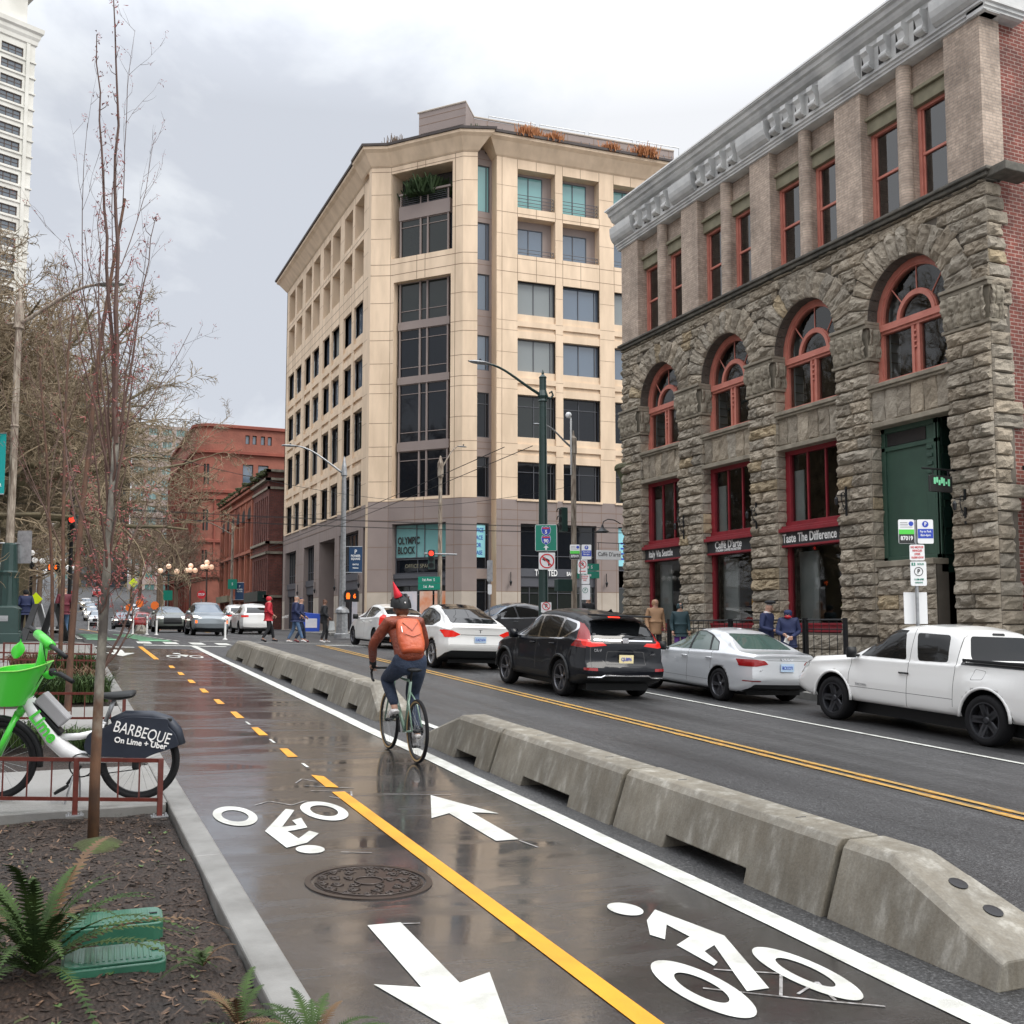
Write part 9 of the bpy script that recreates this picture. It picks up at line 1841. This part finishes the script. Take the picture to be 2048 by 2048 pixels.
o, T0, r_ = parkset('sign post with green and blue parking signs before the dark doorway, behind the pickup', 14.95, 14.8, 3.78)
F_ = sgn(o, V((0, 0, T0-.60)), .28, .30, 'sign_white', NV, .03); disc
for k, s_ in enumerate(('NO MOTOR', 'VEHICLES', 'OVER', '10,000 GVW')): tx(o, F_, 0, .10-k*.065, s_, .055, 'sign_red', .8, .001)
F_ = sgn(o, V((.02, 0, T0-1.00)), .30, .46, 'sign_white', NV, .03); band(o, F_, -.13, -.06, .15, .21, 'sign_green'); tx(o, F_, -.095, .18, '2', .06, 'sign_white', .9, .002, .008); tx(o, F_, .04, .18, 'HOUR', .05, 'sign_green', .9, .001); disc(o, F_, 0, .04, .085, 'sign_black', .004, .072, 'ring'); tx(o, F_, 0, .04, 'P', .11, 'sign_black', .9, .003); tx(o, F_, 0, -.11, '11AM-6PM', .05, 'sign_green', .8, .001); tx(o, F_, 0, -.17, 'SUNDAYS', .04, 'sign_green', .8, .001)
F_ = sgn(o, V((.02, .10, T0-1.65)), .44, .60, 'sign_white', NV, .01)
o, T0, r_ = parkset('sign post with green and blue parking signs near the dark green lamp', 14.85, 28.3, 4.25)
nopark(o, V((.05, -.0, T0-.64)), .30, .46); F_ = sgn(o, V((.12, 0, T0-1.04)), .30, .29, 'sign_white', NV, .03); [tx(o, F_, 0, .09-k*.06, s_, .05, 'sign_red', .8, .001) for k, s_ in enumerate(('NO MOTOR', 'VEHICLES', 'OVER'))]
F_ = sgn(o, V((.14, 0, T0-1.44)), .30, .46, 'sign_white', NV, .03); disc(o, F_, 0, .06, .085, 'sign_green', .004, .07, 'ring'); tx(o, F_, 0, .06, 'P', .11, 'sign_green', .9, .003)
o = empty('parking_sign_post', (13.7, 27.2, G(13.7, 27.2)+.2), 'slim post with blank sign back left of the dark green lamp', 'sign post', 'parking sign posts'); o.location = (14.0, 33.6, 1.2); b = MB(); b.box((-.025, -.02, 0), (.025, .02, 2.9)); b.obj('post', 'galvanised', o); sgn(o, V((0, -.03, 2.5)), .2, .75, 'galvanised', NV); sgn(o, V((0, -.03, 1.85)), .14, .36, 'sign_white', NV)
# --- news box by the tan block
nb_ = empty('newspaper_box', (15.3, 67.0, OG), 'bright blue newspaper box on the pavement by the tan block', 'box'); mat('news_blue', (.02, .07, .42), .4, var=0); b = MB(); b.prism([(-.55, 0), (.55, 0), (.6, 1.15), (-.6, 1.25)], -.3, .3, lambda u, v, d: (u, d, v)); b.obj('box_body', 'news_blue', nb_, recalc=True, bevel=.03); b = MB(); b.box((-.38, -.32, .25), (.38, -.30, .85)); b.obj('display_window', 'pale_poster', nb_)
# --- globe lamps
def globes(label, x, y, H, n, r, gm, pm='plastic_black', top=True, arm=.5):
    o = empty('globe_lamp', (x, y, G(x, y)), label, 'street lamp', 'old globe street lamps'); b = MB(); b.lathe([(.32, 0), (.3, .3), (.2, .4), (.18, 1.2), (.10, 1.4), (.08, H-.9), (.13, H-.85), (.06, H-.5), (.05, H-.25)], 10); 
    for k in range(n): a = 2*pi*k/n+.3; b.tube([(0, 0, H-.85), (arm*.6*cos(a), arm*.6*sin(a), H-.95), (arm*cos(a), arm*sin(a), H-.72)], .035, 6)
    b.obj('pole', pm, o)
    for k in range(n): a = 2*pi*k/n+.3; b = MB(); b.ball((arm*cos(a), arm*sin(a), H-.72+r), r, 12); b.obj('globe', gm, o, smooth=True)
    if top: b = MB(); b.ball((0, 0, H-.25+r), r, 12); b.obj('globe', gm, o, smooth=True)
globes('black five globe lamp left of the grey wall', -1.3, 70, 4.9, 4, .17, 'globe_white', arm=.62); globes('black globe lamp behind the orange hand signal', .5, 74, 4.7, 5, .17, 'globe_white', arm=.6); globes('black globe lamp cut by the left picture edge', -3.0, 62, 4.2, 4, .17, 'globe_white', arm=.6)
globes('three globe lamp with rosy glow before the red stone office', 10.4, 108, 6.2, 2, .26, 'globe_warm', 'dark_green_metal', arm=.85); globes('warm globe lamp left of the arched entrance of the red stone office', 13.2, 114, 6.6, 3, .27, 'globe_warm', 'dark_brown_trim', arm=.5); globes('warm globe lamp right of the arched entrance of the red stone office', 14.6, 112, 6.9, 3, .27, 'globe_warm', 'dark_brown_trim', arm=.5)
# --- distant signs and signals
def post_sign(label, nm, cat, x, y, zc, w, h, m, pole=True, shape='rect', txt=None, lift=0):
    z = G(x, y); o = empty(nm, (x, y, z), label, cat); b = MB(); b.tube([(0, .06, 0), (0, .06, zc-z+h/2)], .045, 6); b.obj('post', 'galvanised', o); c = V((0, 0, zc-z))
    if shape == 'rect': F_ = sgn(o, c, w, h, m, NV, .05); 
    else:
        F_ = frame(c, V((-NV[1], NV[0], 0))); n, a0 = (8, pi/8) if shape == 'oct' else (4, 0); b = MB(); b.prism([(w/2*cos(a0+2*pi*i/n), w/2*sin(a0+2*pi*i/n)) for i in range(n)], -.02, 0, lambda u, v, d: F_ @ V((u, v, d))); b.obj('sign_panel', m, o, recalc=True)
    if txt: tx(o, F_, 0, 0, txt, h*.36, 'sign_white', .8, .01)
    return o
mat('fluoro_yellow', (.62, .75, .02), .4, var=0, emis=(.6, .8, 0), es=.15); mat('sign_orange', (.85, .18, .03), .4, var=0)
post_sign('red STOP sign in front of the red stone office', 'stop_sign', 'stop sign', 12.6, 100, 4.6, .85, .85, 'sign_red', shape='oct', txt='STOP'); post_sign('small red stop sign at the left beside the silver cars', 'stop_sign', 'stop sign', 1.6, 96, 4.4, .75, .75, 'sign_red', shape='oct')
post_sign('green route sign on a pole by the brown brick building', 'route_sign', 'sign', 14.1, 91.6, 5.3, .8, .85, 'sign_green', txt='5'); post_sign('green route sign before the red stone office by the three globe lamp', 'route_sign', 'sign', 10.0, 104, 4.6, .9, .95, 'sign_green')
post_sign('fluorescent yellow diamond pedestrian sign far up the street', 'pedestrian_sign', 'sign', 6.6, 100, 5.6, .85, .85, 'fluoro_yellow', shape='dia'); post_sign('fluorescent yellow sign edge by the left sandwich boards', 'pedestrian_sign', 'sign', -.6, 42, 2.75, .5, .5, 'fluoro_yellow', shape='dia')
for k, (x, y, zc) in enumerate(((9.0, 125, 4.2), (10.2, 120, 3.9), (8.2, 130, 3.8))): post_sign(['round orange work sign highest beside the queue', 'round orange work sign nearest the grey green car', 'round orange work sign farthest up the street'][k], 'work_sign', 'sign', x, y, zc, .95, .95, 'sign_orange', shape='oct')
cn = empty('traffic_cone', (7.3, 84, G(7.3, 84)), 'orange channeliser leaning beside the grey green car', 'cone'); b = MB(); b.lathe([(.3, 0), (.3, .05), (.17, .06), (.05, 1.1), (.01, 1.1)], 12, M=Matrix.Rotation(.3, 3, 'X')); b.obj('cone_body', 'sign_orange', cn)
sp_o = empty('signal_pole', (.55, 43.0, G(.5, 43)), 'dark signal pole with red light behind the young trees', 'signal pole'); b = MB(); b.tube([(0, 0, 0), (0, 0, 5.4)], .07, 8); b.obj('pole', 'plastic_black', sp_o)
signal('red traffic light high between the young tree stems', (.55, 42.8, G(.5, 43)+4.15), NV, s=.95); signal('orange hand walk signal between the young tree stems', (-.05, 42.7, G(.5, 43)+2.6), NV, ped=True, s=.9)
signal('traffic light seen edge on beside the weathered café corner pole', (17.1, 34.2, 5.7), (-1, 0, 0), lit=9, s=.9)
gsb = empty('signal_cabinet', (17.35, 34.1, SW(18, 34)+2.05), 'dark green box on the weathered pole at the cafe corner', 'cabinet'); b = MB(); b.cbox((-.25, -.1, 0), (.6, .3, .45)); b.obj('box_body', 'dark_green_metal', gsb, bevel=.02)
# --- white delineator posts
for k, (x, y, lb) in enumerate(((6.45, 43.5, 'white flexible post on the crossing beyond the end of the barrier row'), (4.7, 54.0, 'white post right of the short barrier beyond the junction'), (4.3, 54.6, 'white post in front of the short barrier beyond the junction'), (3.7, 55.5, 'white post left of the short barrier beyond the junction'), (2.6, 88, 'white post far up the bicycle lane'), (3.4, 92, 'second white post far up the bicycle lane'))):
    o = empty('lane_post', (x, y, G(x, y)), lb, 'bollard', 'white flexible lane posts'); b = MB(); b.lathe([(.10, 0), (.10, .03), (.045, .05), (.045, .9), (.03, .93), (.001, .93)], 12); b.obj('post_body', 'white_letters', o, smooth=False); b = MB(); b.lathe([(.047, .72), (.047, .80)], 12); b.obj('reflective_band', 'battery_grey', o)
# --- trolley wires
GW = 'overhead trolley wires'
def wire(label, a, c, sag=.25, r=.012):
    a, c = V(a), V(c); m_ = (a+c)/2; o = empty('overhead_wire', m_, label, 'wire', GW); b = MB(); b.tube([a.lerp(c, t)-m_-V((0, 0, sag*4*t*(1-t))) for t in [i/16 for i in range(17)]], r, 4, cap=False); b.obj('cable', 'plastic_black', o)
wire('left trolley wire running up the street from the green lamp', (11.7, 27, 6.9), (12.4, 140, 8.2), .9); wire('right trolley wire running up the street from the green lamp', (12.6, 27, 7.0), (13.2, 140, 8.3), .9)
for k, (y, z, lb) in enumerate(((43.2, 6.9, 'nearer lower trolley wire across the junction'), (44.0, 6.95, 'nearer upper trolley wire across the junction'), (48.2, 7.1, 'farther lower trolley wire across the junction'), (49.0, 7.15, 'farther upper trolley wire across the junction'))): wire(lb, (46, y, z+.4), (-16, y+1.0, z+.1), .8)
wire('span wire from the chamfered corner pole to the left lamp', (18.4, 50.9, 8.2), (-1.2, 33, 8.0), .6, .010); wire('span wire from the banner pole to the cafe corner pole', (13.1, 50, 7.6), (17.7, 34.3, 7.0), .3, .010); wire('span wire from the banner pole to the left pavement', (13.1, 50, 7.4), (-6, 56, 7.2), .5, .010)
